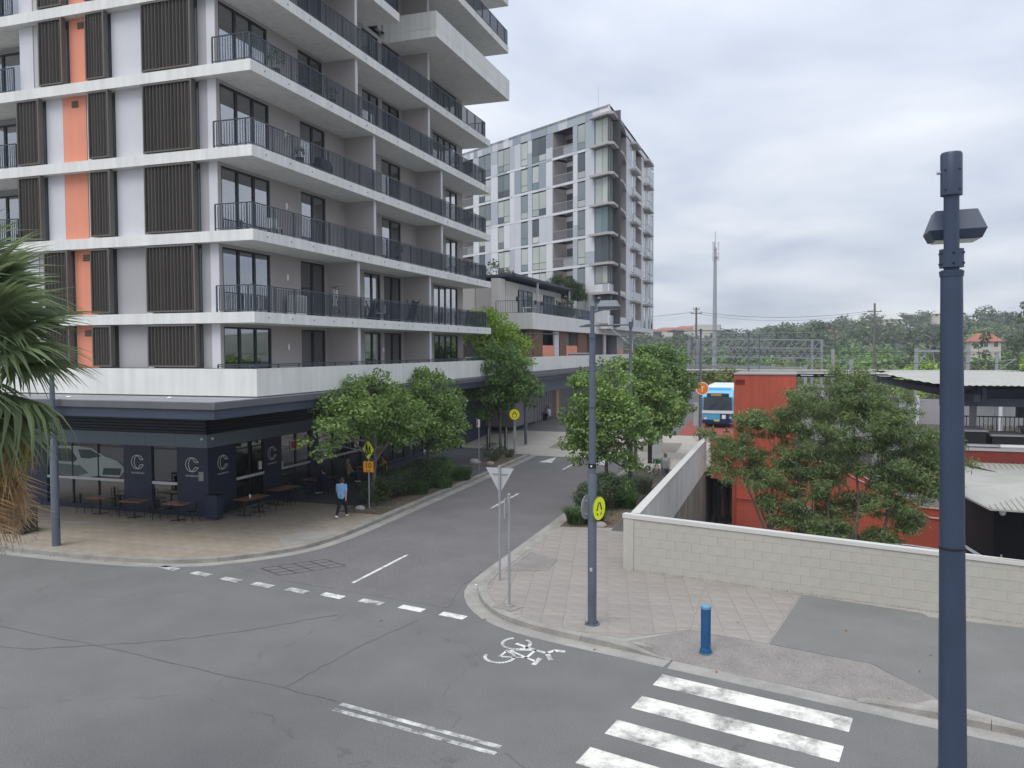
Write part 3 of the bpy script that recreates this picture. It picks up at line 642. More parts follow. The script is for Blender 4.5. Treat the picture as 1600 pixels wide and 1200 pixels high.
for si, (zf, zc) in enumerate(ST):
    T = T2 if si in (2, 3) else T1
    z_ = 5.9 if si == 0 else zf
    for it in T:
        if it[0] == 'w': MB().box(Xw-.2, it[1], z_, Xw, it[2], zc).build('wall_panel', beige_m, B1)
        else:
            pane_win(B1, 'x', it[1]+.003, it[2]-.003, z_+.02, zc-.12, it[3], Xw-.08, .85)
            MB().box(Xw-.2, it[1], zc-.118, Xw, it[2], zc).build('wall_panel', beige_m, B1)
    for fy in ((36.5, 44.8) if si in (2, 3) else (34.8, 43.05)):
        MB().box(Xw, fy-.09, z_, Xs-.25, fy+.09, zc).build('fin_wall', beige_m, B1)
        MB().box(Xs-.25, fy-.10, z_, Xs-.20, fy+.10, zc).build('fin_edge', lgrey_m, B1)
    # oval wall lights
    for ly in (31.3,) if si in (0, 1, 2, 3) else ():
        m = MB(); m.sphere((Xw+.04, ly, z_+1.75), .11, 10, 6, (.5, .75, 1.5)); m.build('wall_light', white_p, B1, smooth=True)
    if si in (0, 2): MB().sphere((Xw+.04, 40.3, z_+1.6), .1, 10, 6, (.5, .75, 1.5)).build('wall_light', white_p, B1, smooth=True)
    MB().box(-35.7, 51.9, z_, Xw-.01, 52.1, zc).build('wall_panel', beige_m, B1)
    # front: panels, shutters
    lay = {0: 'B', 1: 'A', 2: 'C', 3: 'C'}.get(si, 'A')
    if lay == 'C': segs = [(-31.15, -29.67, 's'), (-29.67, -28.95, lgrey_m), (-28.95, -27.7, orange_m), (-27.7, -27.26, white_m), (-27.26, -25.97, 's')]
    else: segs = [(-31.26, -30.5, lgrey_m), (-30.5, -29.84, mgrey_m), (-29.84, -28.31, 's'), (-28.31, -27.33, orange_m), (-27.33, -26.1, 's')]
    x_a = segs[-1][1]
    p3, p4 = (dgrey_m, lgrey_m) if si < 2 else (lgrey_m, mgrey_m)
    segs += [(x_a, -24.78, p3), (-24.78, -24.48, p4), (-24.48, -21.85, 's'), (-21.85, -21.62, dgrey_m), (-21.62, -21.21, lgrey_m)]
    zb = 6.8 if si == 0 else zf
    prev = None
    for (xa, xb, k) in segs:
        was, prev = prev, k
        if k != 's':
            dp = 0 if k in (lgrey_m, orange_m) else .03
            if was == 's': xa -= .2   # runs in behind the standing off shutter
            MB().box(xa+.006, Yw+dp, zb+.002, xb-.006, Yw+.2, zc-.002).build('wall_panel', k, B1)
            if k is orange_m and si != 2:
                v = MB()
                for q in range(4): v.obox(((xa+xb)/2+.05, Yw-.015, zc-.22-.07*q), (.34, .03, .045), 0, .5)
                v.build('vent', shut_m, B1)
        else:
            MB().box(xa+.006, Yw+.1, zb+.002, xb-.006, Yw+.14, zc-.002).build('dark_glazing', gfar_m[2], B1)
            n = 13 if xb-xa > 2 else 6
            xb -= .2
            f = MB(); t = .05; ya, yb = Ys-.02, Ys+.20; zl, zh = zb+.05, zc-.03
            f.box(xa+.02, ya, zl, xb-.02, yb, zl+.06); f.box(xa+.02, ya, zh-.07, xb-.02, yb, zh); f.box(xa+.02, ya, zl+.06, xa+.02+t, yb, zh-.07); f.box(xb-.02-t*1.6, ya, zl+.06, xb-.02, yb, zh-.07)
            so = f.build('shutter', shut_m, B1)
            sp = (xb-xa-.2)/n; key = ('slat', round(zh-zl, 2))
            if key not in MATS: MATS[key] = MB().box(-.012, -.085, 0, .012, .085, zh-zl-.14).mesh('slat', shut_m)
            for q in range(n):
                s_ = obj('slat', MATS[key], so, loc=(xa+.12+sp*(q+.5), Ys+.095, zl+.065), rot=(0, 0, math.radians(-17+random.uniform(-2, 2))))
                s_.parent = so
    # loggia at the far left
    MB().box(-35.6, Yw+1.6, zb, segs[0][0], Yw+1.7, zc).build('wall_panel', dgrey_m, B1)
    MB().box(segs[0][0]-.001, Yw, zb, segs[0][0]+.15, Yw+1.6, zc).build('wall_panel', mgrey_m, B1) if False else None
    pane_win(B1, 'y', -35.2, -31.6, zb+.05, zc-.3, 3, Yw+1.5, .6)
def railing(parent, pts, z, h=1.03, sp=.115, m=None, name='railing'):
    m = m or rail_m
    f = MB(); b = MB()
    for (ax, ay), (bx_, by) in zip(pts[:-1], pts[1:]):
        d = Vector((bx_-ax, by-ay)); L_ = d.length; d.normalize()
        f.beam((ax, ay, z+h), (bx_, by, z+h), .055, .04); f.beam((ax, ay, z+.09), (bx_, by, z+.09), .04, .03)
        n = int(L_/sp); rz = math.atan2(d.y, d.x)
        for k in range(n+1):
            p = (ax+d.x*L_*k/n, ay+d.y*L_*k/n)
            if k % 12 == 0: f.obox((p[0], p[1], z+h/2), (.05, .05, h-.02), rz)
            else: b.obox((p[0], p[1], z+h/2+.03), (.016, .03, h-.16), rz)
    o = f.build(name, m, parent); b.build('balusters', m, o, kind='stuff'); return o
for z in SL[:5]: railing(B1, [(Xw+.05, Ys+.1), (Xs-.1, Ys+.1), (Xs-.1, YE-.75), (Xw, YE-.75)], z)
for z in SL[:5]: railing(B1, [(-35.5, Ys+.12), (-31.35, Ys+.12)], z)
railing(B1, [(Xw+.05, Ys+.1), (-19.3, Ys+.1), (-19.3, 38.6)], 24.85)
railing(B1, [(-21.3, 41.2), (-18.2, 41.2), (-18.2, 52.9)], 27.95); railing(B1, [(-18.25, 38.2), (-18.25, 52.9)], 31.1)
# podium parapet over the shops
po = MB(); po.box(-36, 26.2, 5.74, -19.15, 26.42, 6.79); po.box(-19.37, 26.425, 5.74, -19.15, 52.9, 6.79); po.build('podium_parapet', white_m, B1)
MB().box(-36, 26.43, 5.42, -19.38, 52.9, 5.88).build('slab', slab_m, B1)
railing(B1, [(-21, 26.32), (-19.26, 26.32), (-19.26, 52.4)], 6.79, .16, .12, name='low_railing')
# awning
aw = MB(); aw.box(-36, 23.62, 5.60, -19.03, 26.19, 5.69); aw.box(-19.14, 26.2, 5.60, -19.03, 53, 5.69)
aw.build('awning_roof', awn_m, B1)
gu = MB(); gu.box(-36, 23.58, 5.42, -18.99, 23.72, 5.66); gu.box(-19.10, 23.725, 5.42, -18.99, 53, 5.66); gu.build('awning_gutter', gutm_m, B1)
fa = MB(); fa.box(-36, 23.66, 5.06, -19.09, 23.8, 5.415); fa.box(-19.2, 23.805, 5.06, -19.09, 53, 5.415); fa.build('awning_fascia', fascia_m, B1)
sf = MB()
for k in range(28): sf.box(-36, 23.85+k*.2, 5.10, -19.25, 23.99+k*.2, 5.14)
sf.build('soffit_battens', navy_m, B1, kind='stuff')
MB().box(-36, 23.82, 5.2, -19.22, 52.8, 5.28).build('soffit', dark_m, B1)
for (x, y) in ((-28.9, 24.2), (-26.5, 24.4), (-22.2, 25.0)): MB().sphere((x, y, 5.72), .07, 8, 5, (1.5, 1, .5)).build('roof_debris', white_p, B1)
MB().box(-31.3, 23.5, 5.45, -30.9, 23.6, 5.7).build('floodlight', lgrey_m, B1)
# bulkhead louvres, sign band
CX, CY = -24.1, 29.4
bl = MB()
for k in range(9): bl.box(-36, CY+.02, 3.84+k*.135, CX-.02, CY+.1, 3.93+k*.135); bl.box(CX-.1, CY+.02, 3.84+k*.135, CX-.02, 52, 3.93+k*.135)
bl.build('bulkhead_louvres', navy_m, B1, kind='stuff')
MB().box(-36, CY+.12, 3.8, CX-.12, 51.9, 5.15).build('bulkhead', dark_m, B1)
for k in range(7): MB().box(-36+k*1.7+.004, CY-.02, 3.22, min(-36+(k+1)*1.7, CX+.02)-.004, CY+.1, 3.81).build('sign_band_panel', band_m, B1)
for k in range(12): MB().box(CX-.1, CY+.105+k*1.87, 3.22, CX+.02, CY+.1+(k+1)*1.87-.008, 3.81).build('sign_band_panel', band_m, B1)
for p in ((-24.35, CY-.06, 3.62), (-24.04, 29.65, 3.62)): MB().sphere(p, .07, 10, 6).build('spot_light', white_p, B1, smooth=True)
# shopfront
def pillar(x0, y0, x1, y1): MB().box(x0, y0, .16, x1, y1, 3.22).build('shopfront_panel', cafe_m, B1)
pillar(-28.76, CY, -27.19, CY+.2); pillar(-25.77, CY, CX, CY+.2); pillar(CX-.2, CY+.202, CX, 31.33); pillar(CX-.2, 33.47, CX, 34.89); pillar(-36, CY, -33.4, CY+.2); pillar(CX-.2, 37.5, CX, 38.3); pillar(CX-.2, 43.0, CX, 44.2)
def shop_glass(plane, a, b, n):
    if plane == 'y':
        MB().box(a, CY, .16, b, CY+.2, .32).build('shopfront_panel', cafe_m, B1)
        fo = pane_win(B1, 'y', a, b, .322, 3.22, n, CY+.09, 0, gshop_m, fr=.03)
        MB().box(a+.02, CY-.0, 1.50, b-.02, CY+.035, 1.62).build('safety_strip', lgrey_m, fo)
    else:
        MB().box(CX-.2, a, .16, CX, b, .32).build('shopfront_panel', cafe_m, B1)
        fo = pane_win(B1, 'x', a, b, .322, 3.22, n, CX-.09, 0, gshop_m, fr=.03)
        MB().box(CX-.035, a+.02, 1.50, CX, b-.02, 1.62).build('safety_strip', lgrey_m, fo)
    return fo
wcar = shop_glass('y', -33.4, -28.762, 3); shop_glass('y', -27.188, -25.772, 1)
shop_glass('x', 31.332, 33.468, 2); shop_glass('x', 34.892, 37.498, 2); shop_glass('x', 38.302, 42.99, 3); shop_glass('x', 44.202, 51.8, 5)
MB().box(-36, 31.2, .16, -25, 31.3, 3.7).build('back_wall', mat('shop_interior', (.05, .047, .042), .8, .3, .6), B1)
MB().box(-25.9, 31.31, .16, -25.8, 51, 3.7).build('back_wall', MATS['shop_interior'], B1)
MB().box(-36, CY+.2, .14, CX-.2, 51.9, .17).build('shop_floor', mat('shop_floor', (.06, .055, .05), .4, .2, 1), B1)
# pale car's reflection in the left shop window, painted as flat shapes on glass
cw = mat('reflection_paint_pale', (.33, .39, .37), .35, .15, 1); cd = mat('reflection_paint_dark', (.035, .05, .052), .3, .2, 1)
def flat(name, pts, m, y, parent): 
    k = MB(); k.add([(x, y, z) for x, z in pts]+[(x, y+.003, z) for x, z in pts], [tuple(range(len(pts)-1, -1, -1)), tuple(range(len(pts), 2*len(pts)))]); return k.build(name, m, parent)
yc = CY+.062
flat('painted_reflection', [(-33.2, 1.75), (-33.2, 3.02), (-31.6, 3.06), (-30.7, 2.98), (-29.9, 2.62), (-29.2, 2.45), (-28.85, 2.2), (-28.82, 1.95), (-29.1, 1.68), (-30.4, 1.7), (-31.2, 1.55)], cw, yc, wcar)
flat('painted_reflection', [(-33.0, 2.3), (-33.0, 2.9), (-32.0, 2.92), (-31.55, 2.45), (-31.75, 2.3)], cd, yc-.004, wcar)
flat('painted_reflection', [(-31.5, 2.9), (-30.75, 2.9), (-30.1, 2.62), (-30.9, 2.48), (-31.35, 2.5)], cd, yc-.004, wcar)
flat('painted_reflection', [(-33.1, 1.75), (-33.1, 2.2), (-31.4, 2.15), (-30.9, 1.8), (-31.6, 1.62)], mat('reflection_paint_mid', (.10, .13, .13), .35, .15, 1), yc-.004, wcar)
flat('painted_reflection', [(-30.1, 1.76), (-30.0, 2.08), (-28.95, 2.1), (-29.05, 1.78)], cd, yc-.004, wcar)
# logo: two interlocked open Cs and the words under them
def logo(parent, c, plane, s=.31, rz=0):
    m = MB()
    def R_(pts, w=.028):
        for a, b in zip(pts[:-1], pts[1:]):
            a = Vector(a); b = Vector(b); d = (b-a).normalized(); nn = Vector((-d.y, d.x))*w/2; d = d*w*.2; q = [a-d-nn, b+d-nn, b+d+nn, a-d+nn]
            vs = []
            for t in (0, .006):
                for p in q:
                    vs.append((c[0]+p.x, c[1]-t, c[2]+p.y) if plane == 'y' else (c[0]+t, c[1]+p.x, c[2]+p.y))
            m.add(vs, [(0, 1, 2, 3), (7, 6, 5, 4), (0, 4, 5, 1), (2, 6, 7, 3)])
    def arc(cx, r, a0, a1, sx=1, n=18): return [(cx+sx*r*math.cos(math.radians(a0+(a1-a0)*k/n)), r*math.sin(math.radians(a0+(a1-a0)*k/n))) for k in range(n+1)]
    R_(arc(-.05, s, 90, 270, .95)); R_(arc(.06, s, 38, 322, .8)); R_([(-.05, s), (.06, s)]); R_([(-.05, -s), (.06, -s)])
    R_([(.255, s*.62), (.34, s*.38), (.17, s*.36), (-.0, s)]); R_([(.255, -s*.62), (.34, -s*.38), (.17, -s*.36), (0, -s)])
    lo = m.build('logo', white_p, parent)
    tx = text('lettering', 'CULTURE & CO', .105, white_p, parent, (c[0], c[1]-.004, c[2]-.5) if plane == 'y' else (c[0]+.004, c[1], c[2]-.5), (math.pi/2, 0, 0) if plane == 'y' else (math.pi/2, 0, math.pi/2), .002)
logo(B1, (-27.97, CY-.001, 2.45), 'y'); logo(B1, (-24.95, CY-.001, 2.45), 'y'); logo(B1, (CX+.001, 30.4, 2.47), 'x'); logo(B1, (CX+.001, 34.1, 2.43), 'x')
MB().box(-24.6, CY-.012, 1.75, -24.35, CY-.002, 2.15).build('wall_notice', dgrey_m, B1)
ns = MB().box(CX-.07, 35.75, 2.35, CX-.06, 36.75, 2.85).build('neon_sign', white_p, B1)
MB().box(CX-.058, 35.83, 2.42, CX-.05, 36.67, 2.78).build('neon_face', mat('neon_red', (.75, .03, .02), .4, .02, 1), ns)
text('lettering', 'HOT', .3, mat('neon_dark', (.09, .01, .01), .4, .02, 1), ns, (CX-.046, 36.28, 2.6), (math.pi/2, 0, math.pi/2), .002)
for y_, z_ in ((33.2, 1.75), (34.95, 1.5), (37.0, 2.5), (37.3, 2.6)): MB().box(CX-.055, y_-.12, z_, CX-.045, y_+.12, z_+.4).build('notice', white_p, B1)

# balcony items
ac = thing('air_conditioner', 'white air conditioner box on the lowest long balcony', 'air conditioner', (-20.75, 31.4, 8.99))
MB().box(-.2, -.45, .1, .2, .45, .95).build('case', white_m, ac); f = MB()
for k in range(10): f.box(.205, -.38, .2+k*.07, .215, .38, .225+k*.07)
f.build('grille', dgrey_m, ac); g_ = MB().box(-.15, -.4, 0, .15, -.3, .1).box(-.15, .3, 0, .15, .4, .1); g_.build('feet', dgrey_m, ac)
def airer(loc, lab, rz=0):
    t = thing('clothes_airer', lab, 'clothes rack', loc, rz); f = MB()
    f.tube([(-.3, 0, 0), (0, 0, 1.5), (.3, 0, 0)], .02, 6); f.tube([(-.35, .3, 1.5), (.35, -.3, 1.5)], .02, 6); f.build('frame', black_m, t)
    s = MB(); s.add([(-.1, 0, .6), (.1, .05, .6), (.12, .02, 1.35), (-.08, 0, 1.4), (-.1, .04, .6), (.1, .09, .6), (.12, .06, 1.35), (-.08, .04, 1.4)], [(0, 1, 2, 3), (7, 6, 5, 4), (0, 4, 5, 1), (1, 5, 6, 2), (2, 6, 7, 3), (3, 7, 4, 0)]); s.build('garment', white_p, t)
airer((-20.4, 34.0, 8.99), 'clothes rack with a pale garment on the lowest long balcony')
dk = thing('deck_chair', 'folded dark deck chair leaning behind the lowest long balcony railing', 'chair', (-20.0, 41.6, 8.99))
f = MB(); f.beam((-.2, -.4, 0), (-.2, .5, 1.35), .04); f.beam((.2, -.4, 0), (.2, .5, 1.35), .04); f.beam((-.2, .5, 0), (-.2, -.3, 1.3), .04); f.beam((.2, .5, 0), (.2, -.3, 1.3), .04); f.build('frame', black_m, dk)
MB().add([(-.18, -.25, .2), (.18, -.25, .2), (.18, .45, 1.25), (-.18, .45, 1.25)], [(0, 1, 2, 3)]); s = MB().obox((0, .1, .72), (.36, 1.2, .02), 0, .98); s.build('sling', navy_m, dk)
plm = leaf_mat('balcony_leaf', (.05, .10, .03), .4)
def potplant(loc, lab, r=.4, n=260, h=.7):
    t = thing('potted_plant', lab, 'plant', loc); MB().tube([(0, 0, 0), (0, 0, .35)], [.13, .18], 12).build('pot', black_m, t)
    P, Nn = crown_points([(0, 0, .35+h/2, r, h/r/2)], n/(r*r)*1.0); V, F = leaves(P, Nn, .09, .5); obj('foliage', npmesh('foliage', V, F, plm), t)
for i, (y_, lab) in enumerate(((28.6, 'leafy potted plant on the third balcony above the podium nearest the corner'), (30.6, 'small potted plant behind the railing, second from the corner'), (31.6, 'small potted plant behind the railing, third from the corner'), (32.9, 'low potted plant behind the railing, farthest from the corner'))): potplant((-19.75, y_, 18.52), lab, .42 if i == 0 else .28, 300 if i == 0 else 150, .9 if i == 0 else .6)
def balcony_chair(loc, rz, lab):
    t = thing('balcony_chair', lab, 'chair', loc, rz); MB().box(-.22, -.22, .42, .22, .22, .46).build('seat', white_m, t); MB().box(-.22, .2, .46, .22, .24, .88).build('backrest', white_m, t)
    for x in (-.19, .19):
        for y in (-.19, .19): MB().box(x-.02, y-.02, 0, x+.02, y+.02, .42).build('leg', black_m, t)
balcony_chair((-20.3, 29.2, 12.14), 1.2, 'pale chair on the second long balcony nearest the corner')
balcony_chair((-20.3, 38.4, 8.99), -1.0, 'pale chair on the lowest long balcony in its middle bay')
balcony_chair((-20.2, 46.3, 12.14), 2.0, 'pale chair on the second long balcony in the farthest bay')
balcony_chair((-20.2, 28.6, 21.70), .6, 'pale chair on the fifth long balcony near the corner')
def bbq(loc, lab):
    t = thing('barbecue', lab, 'barbecue', loc); MB().box(-.25, -.45, .1, .25, .45, .8).build('cabinet', black_m, t); m = MB(); m.tube([(0, -.42, .88), (0, .42, .88)], .2, 12); m.build('hood', black_m, t, smooth=True)
bbq((-20.6, 45.9, 15.32), 'black barbecue on the third long balcony in the farthest bay'); bbq((-20.6, 33.4, 15.32), 'black barbecue on the third long balcony before the first fin wall')
potplant((-19.8, 39.5, 12.14), 'potted plant on the second long balcony in the middle bay', .3, 180, .8); potplant((-19.8, 47.5, 18.52), 'potted plant on the fourth long balcony in the farthest bay', .3, 180, .8)
potplant((-19.75, 30.2, 15.32), 'small potted plant on the third long balcony near the corner', .25, 140, .5)
# ------------------------------------------------------------------ podium building further along the street
B2 = thing('podium_building', 'low white podium building with timber battens, orange panels and a terrace', 'building', (-19.35, 62, .4), world=True)
PX, PY, PE = -19.35, 62.3, 109.5
ub = MB(); ub.box(-40, PY, 9.15, PX, PY+.3, 10.45); ub.box(PX-.3, PY+.305, 9.15, PX, PE, 10.45); ub.build('upper_band', white_m, B2)
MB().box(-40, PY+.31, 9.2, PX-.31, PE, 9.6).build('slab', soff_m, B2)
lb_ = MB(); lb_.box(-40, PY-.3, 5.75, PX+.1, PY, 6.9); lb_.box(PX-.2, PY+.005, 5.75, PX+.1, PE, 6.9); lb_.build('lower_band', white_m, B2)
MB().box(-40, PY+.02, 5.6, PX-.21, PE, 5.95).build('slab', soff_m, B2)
MB().box(-40, PY+2, 1, -21.6, PE-.3, 9.3).build('inner_core', mat('core_grey', (.16, .155, .16), .8, .1, .6), B2)
def seg(nm, m, y0, y1, x=PX-.5, z0=6.0, z1=9.14, t=.15): MB().box(x-t, y0, z0, x, y1, z1).build(nm, m, B2)
def battens(y0, y1):
    m = MB(); n = int((y1-y0)/.22)
    for k in range(n): m.box(PX-.5, y0+k*(y1-y0)/n, 6.0, PX-.42, y0+k*(y1-y0)/n+.15, 9.14)
    o = MB().box(PX-.62, y0, 6.0, PX-.52, y1, 9.14).build('timber_screen', timber_m, B2); m.build('battens', timber_m, o, kind='stuff')
battens(62.7, 66.5); seg('recess_wall', dgrey_m, 66.5, 70.4, PX-1.6, 7.85, 9.14); seg('orange_panel', orange_m, 66.6, 70.3, PX-.5, 6, 7.85)
seg('wall_panel', lgrey_m, 70.4, 71.9); battens(72, 74.3); seg('recess_wall', dgrey_m, 74.3, 79, PX-1.4, 7.85, 9.14); seg('orange_panel', orange_m, 74.4, 78.7, PX-.5, 6, 7.85); battens(78.8, 82.5)
for y0, y1 in ((91, 92.2), (98.5, 102.3), (108, 109.4)): seg('wall_panel', dgrey_m if y1-y0 > 2 else lgrey_m, y0, y1)
seg('orange_panel', orange_m, 99, 102.2, PX-.45, 6.05, 7.4); seg('orange_panel', orange_m, 108.1, 109.4, PX-.45, 6.05, 7.4)
m = MB()
for k in range(14): m.box(-22.4+k*.2, PY+1.2, 6.0, -22.26+k*.2, PY+1.3, 9.14)
o = MB().box(-23, PY+1.32, 6, PX-.7, PY+1.42, 9.14).build('timber_screen', timber_m, B2); m.build('battens', timber_m, o, kind='stuff')
railing(B2, [(-22.6, PY+.3), (PX-.2, PY+.3), (PX-.2, 84)], 10.4, 1.05, .2)
MB().box(-40, PY+1, 9.9, PX-.35, PE-1, 10.3).build('terrace_floor', conc_m, B2)
# shops under it
aw = MB(); aw.box(-40, PY-2.2, 5.35, -18.7, PY-.31, 5.62); aw.box(-19.2, PY-.3, 5.35, -18.7, PE, 5.62); aw.build('awning', gutm_m, B2)
aw = MB(); aw.box(-40, PY-2.1, 5.0, -18.9, PY-1.9, 5.34); aw.box(-19.1, PY-1.89, 5.0, -18.9, PE, 5.34); aw.build('awning_fascia', fascia_m, B2)
MB().box(-21.62, PY+.4, 3.55, -21.5, PE, 5.0).build('sign_band', band_m, B2)
for k in range(12): MB().box(-21.6, 70+k*.75, .9, -21.52, 70.09+k*.75, 3.5).build('shopfront_post', galv_m, B2)
MB().box(-21.7, 76.2, .4, -21.3, 77.2, 3.54).build('brick_pier', mat('pier_tan', (.42, .27, .17), .8, .15, 3), B2)
MB().box(-21.9, 78, .8, -21.7, 100, 3.5).build('shop_glazing', gfar_m[2], B2)
MB().box(-24.4, 56.6, .15, -24.2, 70, 5.2).build('dark_wall', cafe_m, B2); MB().box(-24.2, 70, .3, -21.6, 70.2, 5).build('dark_wall', cafe_m, B2)
# penthouse on the terrace
pen = MB().box(-30, 66.2, 10.31, -23, 84, 13.4).build('penthouse', mat('penthouse_cream', (.52, .49, .46), .8, .05, .6), B2)
rfm = MB(); rfm.add([(-31, 65.6, 13.5), (-21.9, 65.6, 13.75), (-21.9, 85, 13.75), (-31, 85, 13.5), (-31, 65.6, 13.7), (-21.9, 65.6, 13.95), (-21.9, 85, 13.95), (-31, 85, 13.7)], [(0, 3, 2, 1), (4, 5, 6, 7), (0, 1, 5, 4), (1, 2, 6, 5), (2, 3, 7, 6), (3, 0, 4, 7)]); rfm.build('penthouse_roof', fascia_m, B2)
MB().box(-23.06, 70, 12.9, -22.95, 84, 13.39).build('clerestory', dgrey_m, B2)
for a, b in ((69.5, 73.6), (77.4, 81.2)):
    pane_win(B2, 'x', a, b, 10.35, 12.85, 3, -22.94, 0, gfar_m[1])
for y in (69, 74.6, 76.6): MB().box(-22.99, y, 11.8, -22.85, y+.3, 12.2).build('wall_lamp', black_m, B2)
for (y0, y1) in ((72.6, 72.75), (84.2, 84.4)): MB().box(-22.2, y0, 10.3, -22.05, y1, 13.7).build('post', lgrey_m, B2)
for k in range(5): MB().box(-34+k*2.2+.02, 64.6, 6.95, -34+(k+1)*2.2-.02, 64.8, 12.9).build('cladding_panel', (beige_m, MATS['penthouse_cream'])[k % 2], B2)
MB().box(-23.7, 64.5, 10.3, -23.0, 66.1, 13.5).build('cladding_panel', MATS['penthouse_cream'], B2)
tb = thing('terrace_table', 'small table with white chairs on the podium terrace', 'table', (-20.6, 65.4, 10.3)); MB().box(-.5, -.5, .7, .5, .5, .74).build('top', white_p, tb)
l = MB(); [l.box(a-.03, b-.03, 0, a+.03, b+.03, .7) for a in (-.4, .4) for b in (-.4, .4)]; l.build('legs', white_p, tb)

# ------------------------------------------------------------------ tower behind it
B3 = thing('apartment_tower', 'ten storey tower clad in white and blue grey panels behind the podium', 'building', (-18.1, 85.6, 10), world=True)
K = Vector((-18.1, 85.6)); A = Vector((-.835, .55)).normalized(); NA = Vector((-A.y, A.x))
if NA.y > 0: NA = -NA
def lp(s, t): q = K+A*s+NA*t; return (q.x, q.y)   # along the left face, t outward
zt = 33.3; fl_ = [9.95, 13.4, 16.53, 19.67, 22.8, 25.95, 29.07, 32.2]
e_ = K+A*31; core = [lp(0.3, -.45), lp(31, -.45), (e_.x+14, e_.y+14), (-18.6, 115.4), (-18.6, 86.6)]
MB().prism([lp(.5, -2.2), lp(31, -2.2), (e_.x+16, e_.y+14), (-20.4, 115.2), (-20.4, 88)], 9.95, 33.2).build('tower_core', mat('tower_core', (.10, .10, .11), .8, .1, .6), B3)
pmats = [mat('clad_'+str(i), c, .45, .03, .5) for i, c in enumerate(((.60, .605, .64), (.50, .515, .56), (.38, .405, .45), (.26, .30, .355), (.33, .385, .42)))]
roofm = mat('tower_roof', (.4, .4, .4), .8, .1, 1)
MB().prism([lp(0, 0), lp(31, 0), (e_.x+14, e_.y+16), (-18.1, 115.5)], 33.0, 33.3).build('roof', roofm, B3)
MB().prism([lp(0, -.02), lp(31, -.02), (e_.x+14, e_.y+16), (-18.12, 115.5)], 9.7, 9.95).build('underside', soff_m, B3)
rL = random.Random(5)
def lbox(nm, m, s0, s1, z0, z1, t0=-.15, t1=0, par=B3):
    return MB().prism([lp(s0, t0), lp(s1, t0), lp(s1, t1), lp(s0, t1)], z0, z1).build(nm, m, par)
def rbox(nm, m, y0, y1, z0, z1, t0=-.15, t1=0, par=B3):
    return MB().box(-18.1+t0, y0, z0, -18.1+t1, y1, z1).build(nm, m, par)
def pick(zk, r):
    top = zk >= 6
    return pmats[r.choice((3, 4, 2, 4, 1) if top else ((0, 0, 1, 2, 3, 0) if zk >= 5 else (0, 0, 0, 0, 1, 1, 2)))]
def fwin(fn, a, b, z0, z1, r, low=True, n=1):
    fo = fn('window', frame_m2, a, b, z0, z1, -.14, -.05)
    g_ = r.choices(gfar_m, (5, 2, 2, 1))[0]; w = (b-a)/n
    for i in range(n):
        if low:
            fn('pane', g_, a+i*w+.05, a+(i+1)*w-.05, z0+.8, z1-.06, -.05, -.03, fo); fn('pane', r.choices(gfar_m, (5, 2, 2, 1))[0], a+i*w+.05, a+(i+1)*w-.05, z0+.06, z0+.73, -.05, -.03, fo)
        else: fn('pane', g_, a+i*w+.05, a+(i+1)*w-.05, z0+.06, z1-.06, -.05, -.03, fo)
frame_m2 = mat('frame_grey', (.10, .105, .115), .5, .05, 1)
colsL = [(2.3, 3.73, 'p'), (3.73, 4.97, 'w'), (4.97, 5.66, 'p'), (5.66, 9.23, 'L'), (9.23, 10.35, 'p'), (10.35, 12.9, 'W'), (12.9, 13.7, 'p'), (13.7, 15.03, 'w'), (15.03, 16.26, 'p'), (16.26, 17.2, 'p'), (17.2, 19.65, 'W'), (19.65, 21.1, 'p'), (21.1, 23.7, 'W'), (23.7, 24.9, 'p'), (24.9, 28, 'L'), (28, 29.5, 'p'), (29.5, 31, 'w')]
for k in range(7):
    z0, z1 = fl_[k], fl_[k+1]
    for a, b, t in colsL:
        if t == 'p':
            if rL.random() < .3: lbox('cladding_panel', pick(k, rL), a+.01, b-.01, z0+.3, (z0+z1)/2); lbox('cladding_panel', pick(k, rL), a+.01, b-.01, (z0+z1)/2+.02, z1-.02)
            else: lbox('cladding_panel', pick(k, rL), a+.01, b-.01, z0+.3, z1-.02)
        elif t in 'wW':
            if t == 'W' and rL.random() < .3:
                mid = (a+b)/2; lbox('cladding_panel', pick(k, rL), a+.01, mid-.01, z0+.3, z1-.02); a = mid
            fwin(lbox, a+.02, b-.02, z0+.32, z1-.1, rL, n=2 if (t == 'W' and b-a > 2) else 1)
        else:
            lbox('side_wall', beige_m, a, a+.1, z0+.3, z1, -2.1, -.02); lbox('side_wall', beige_m, b-.1, b, z0+.3, z1, -2.1, -.02)
            lbox('back_wall', dgrey_m, a+.1, b-.1, z0+.3, z1, -2.15, -2.1)
            lbox('window', gfar_m[2], a+1.2, b-.2, z0+.35, z1-.5, -2.1, -2.05)
            f = lbox('balustrade', galv_m, a+.1, b-.1, z0+1.28, z0+1.34, -.1, -.04)
            mm = MB()
            for q in range(22):
                s = a+.15+(b-a-.3)*q/21; mm.prism([lp(s, -.09), lp(s+.03, -.09), lp(s+.03, -.05), lp(s, -.05)], z0+.3, z0+1.28)
            mm.build('balusters', galv_m, f, kind='stuff')
            if rL.random() < .5: lbox('balustrade_panel', pmats[1], a+.1, (a+b)/2, z0+.32, z0+1.26, -.14, -.11)
    # floor band in varied panels
    s = 2.3
    while s < 31:
        w = rL.choice((1.1, 1.5, 2.2)); e2 = min(31, s+w); lbox('cladding_panel', pmats[rL.choice((0, 0, 1) if k < 6 else (0, 1, 1, 4))], s+.008, e2-.008, z0+.01, z0+.29); s = e2
s = 0
while s < 31:   # parapet panels
    w = rL.choice((.8, 1.1, 1.5)); e2 = min(31, s+w); lbox('cladding_panel', pmats[rL.choice((2, 3, 4, 1, 4, 0))], s+.008, e2-.008, 32.21, 33.32); s = e2
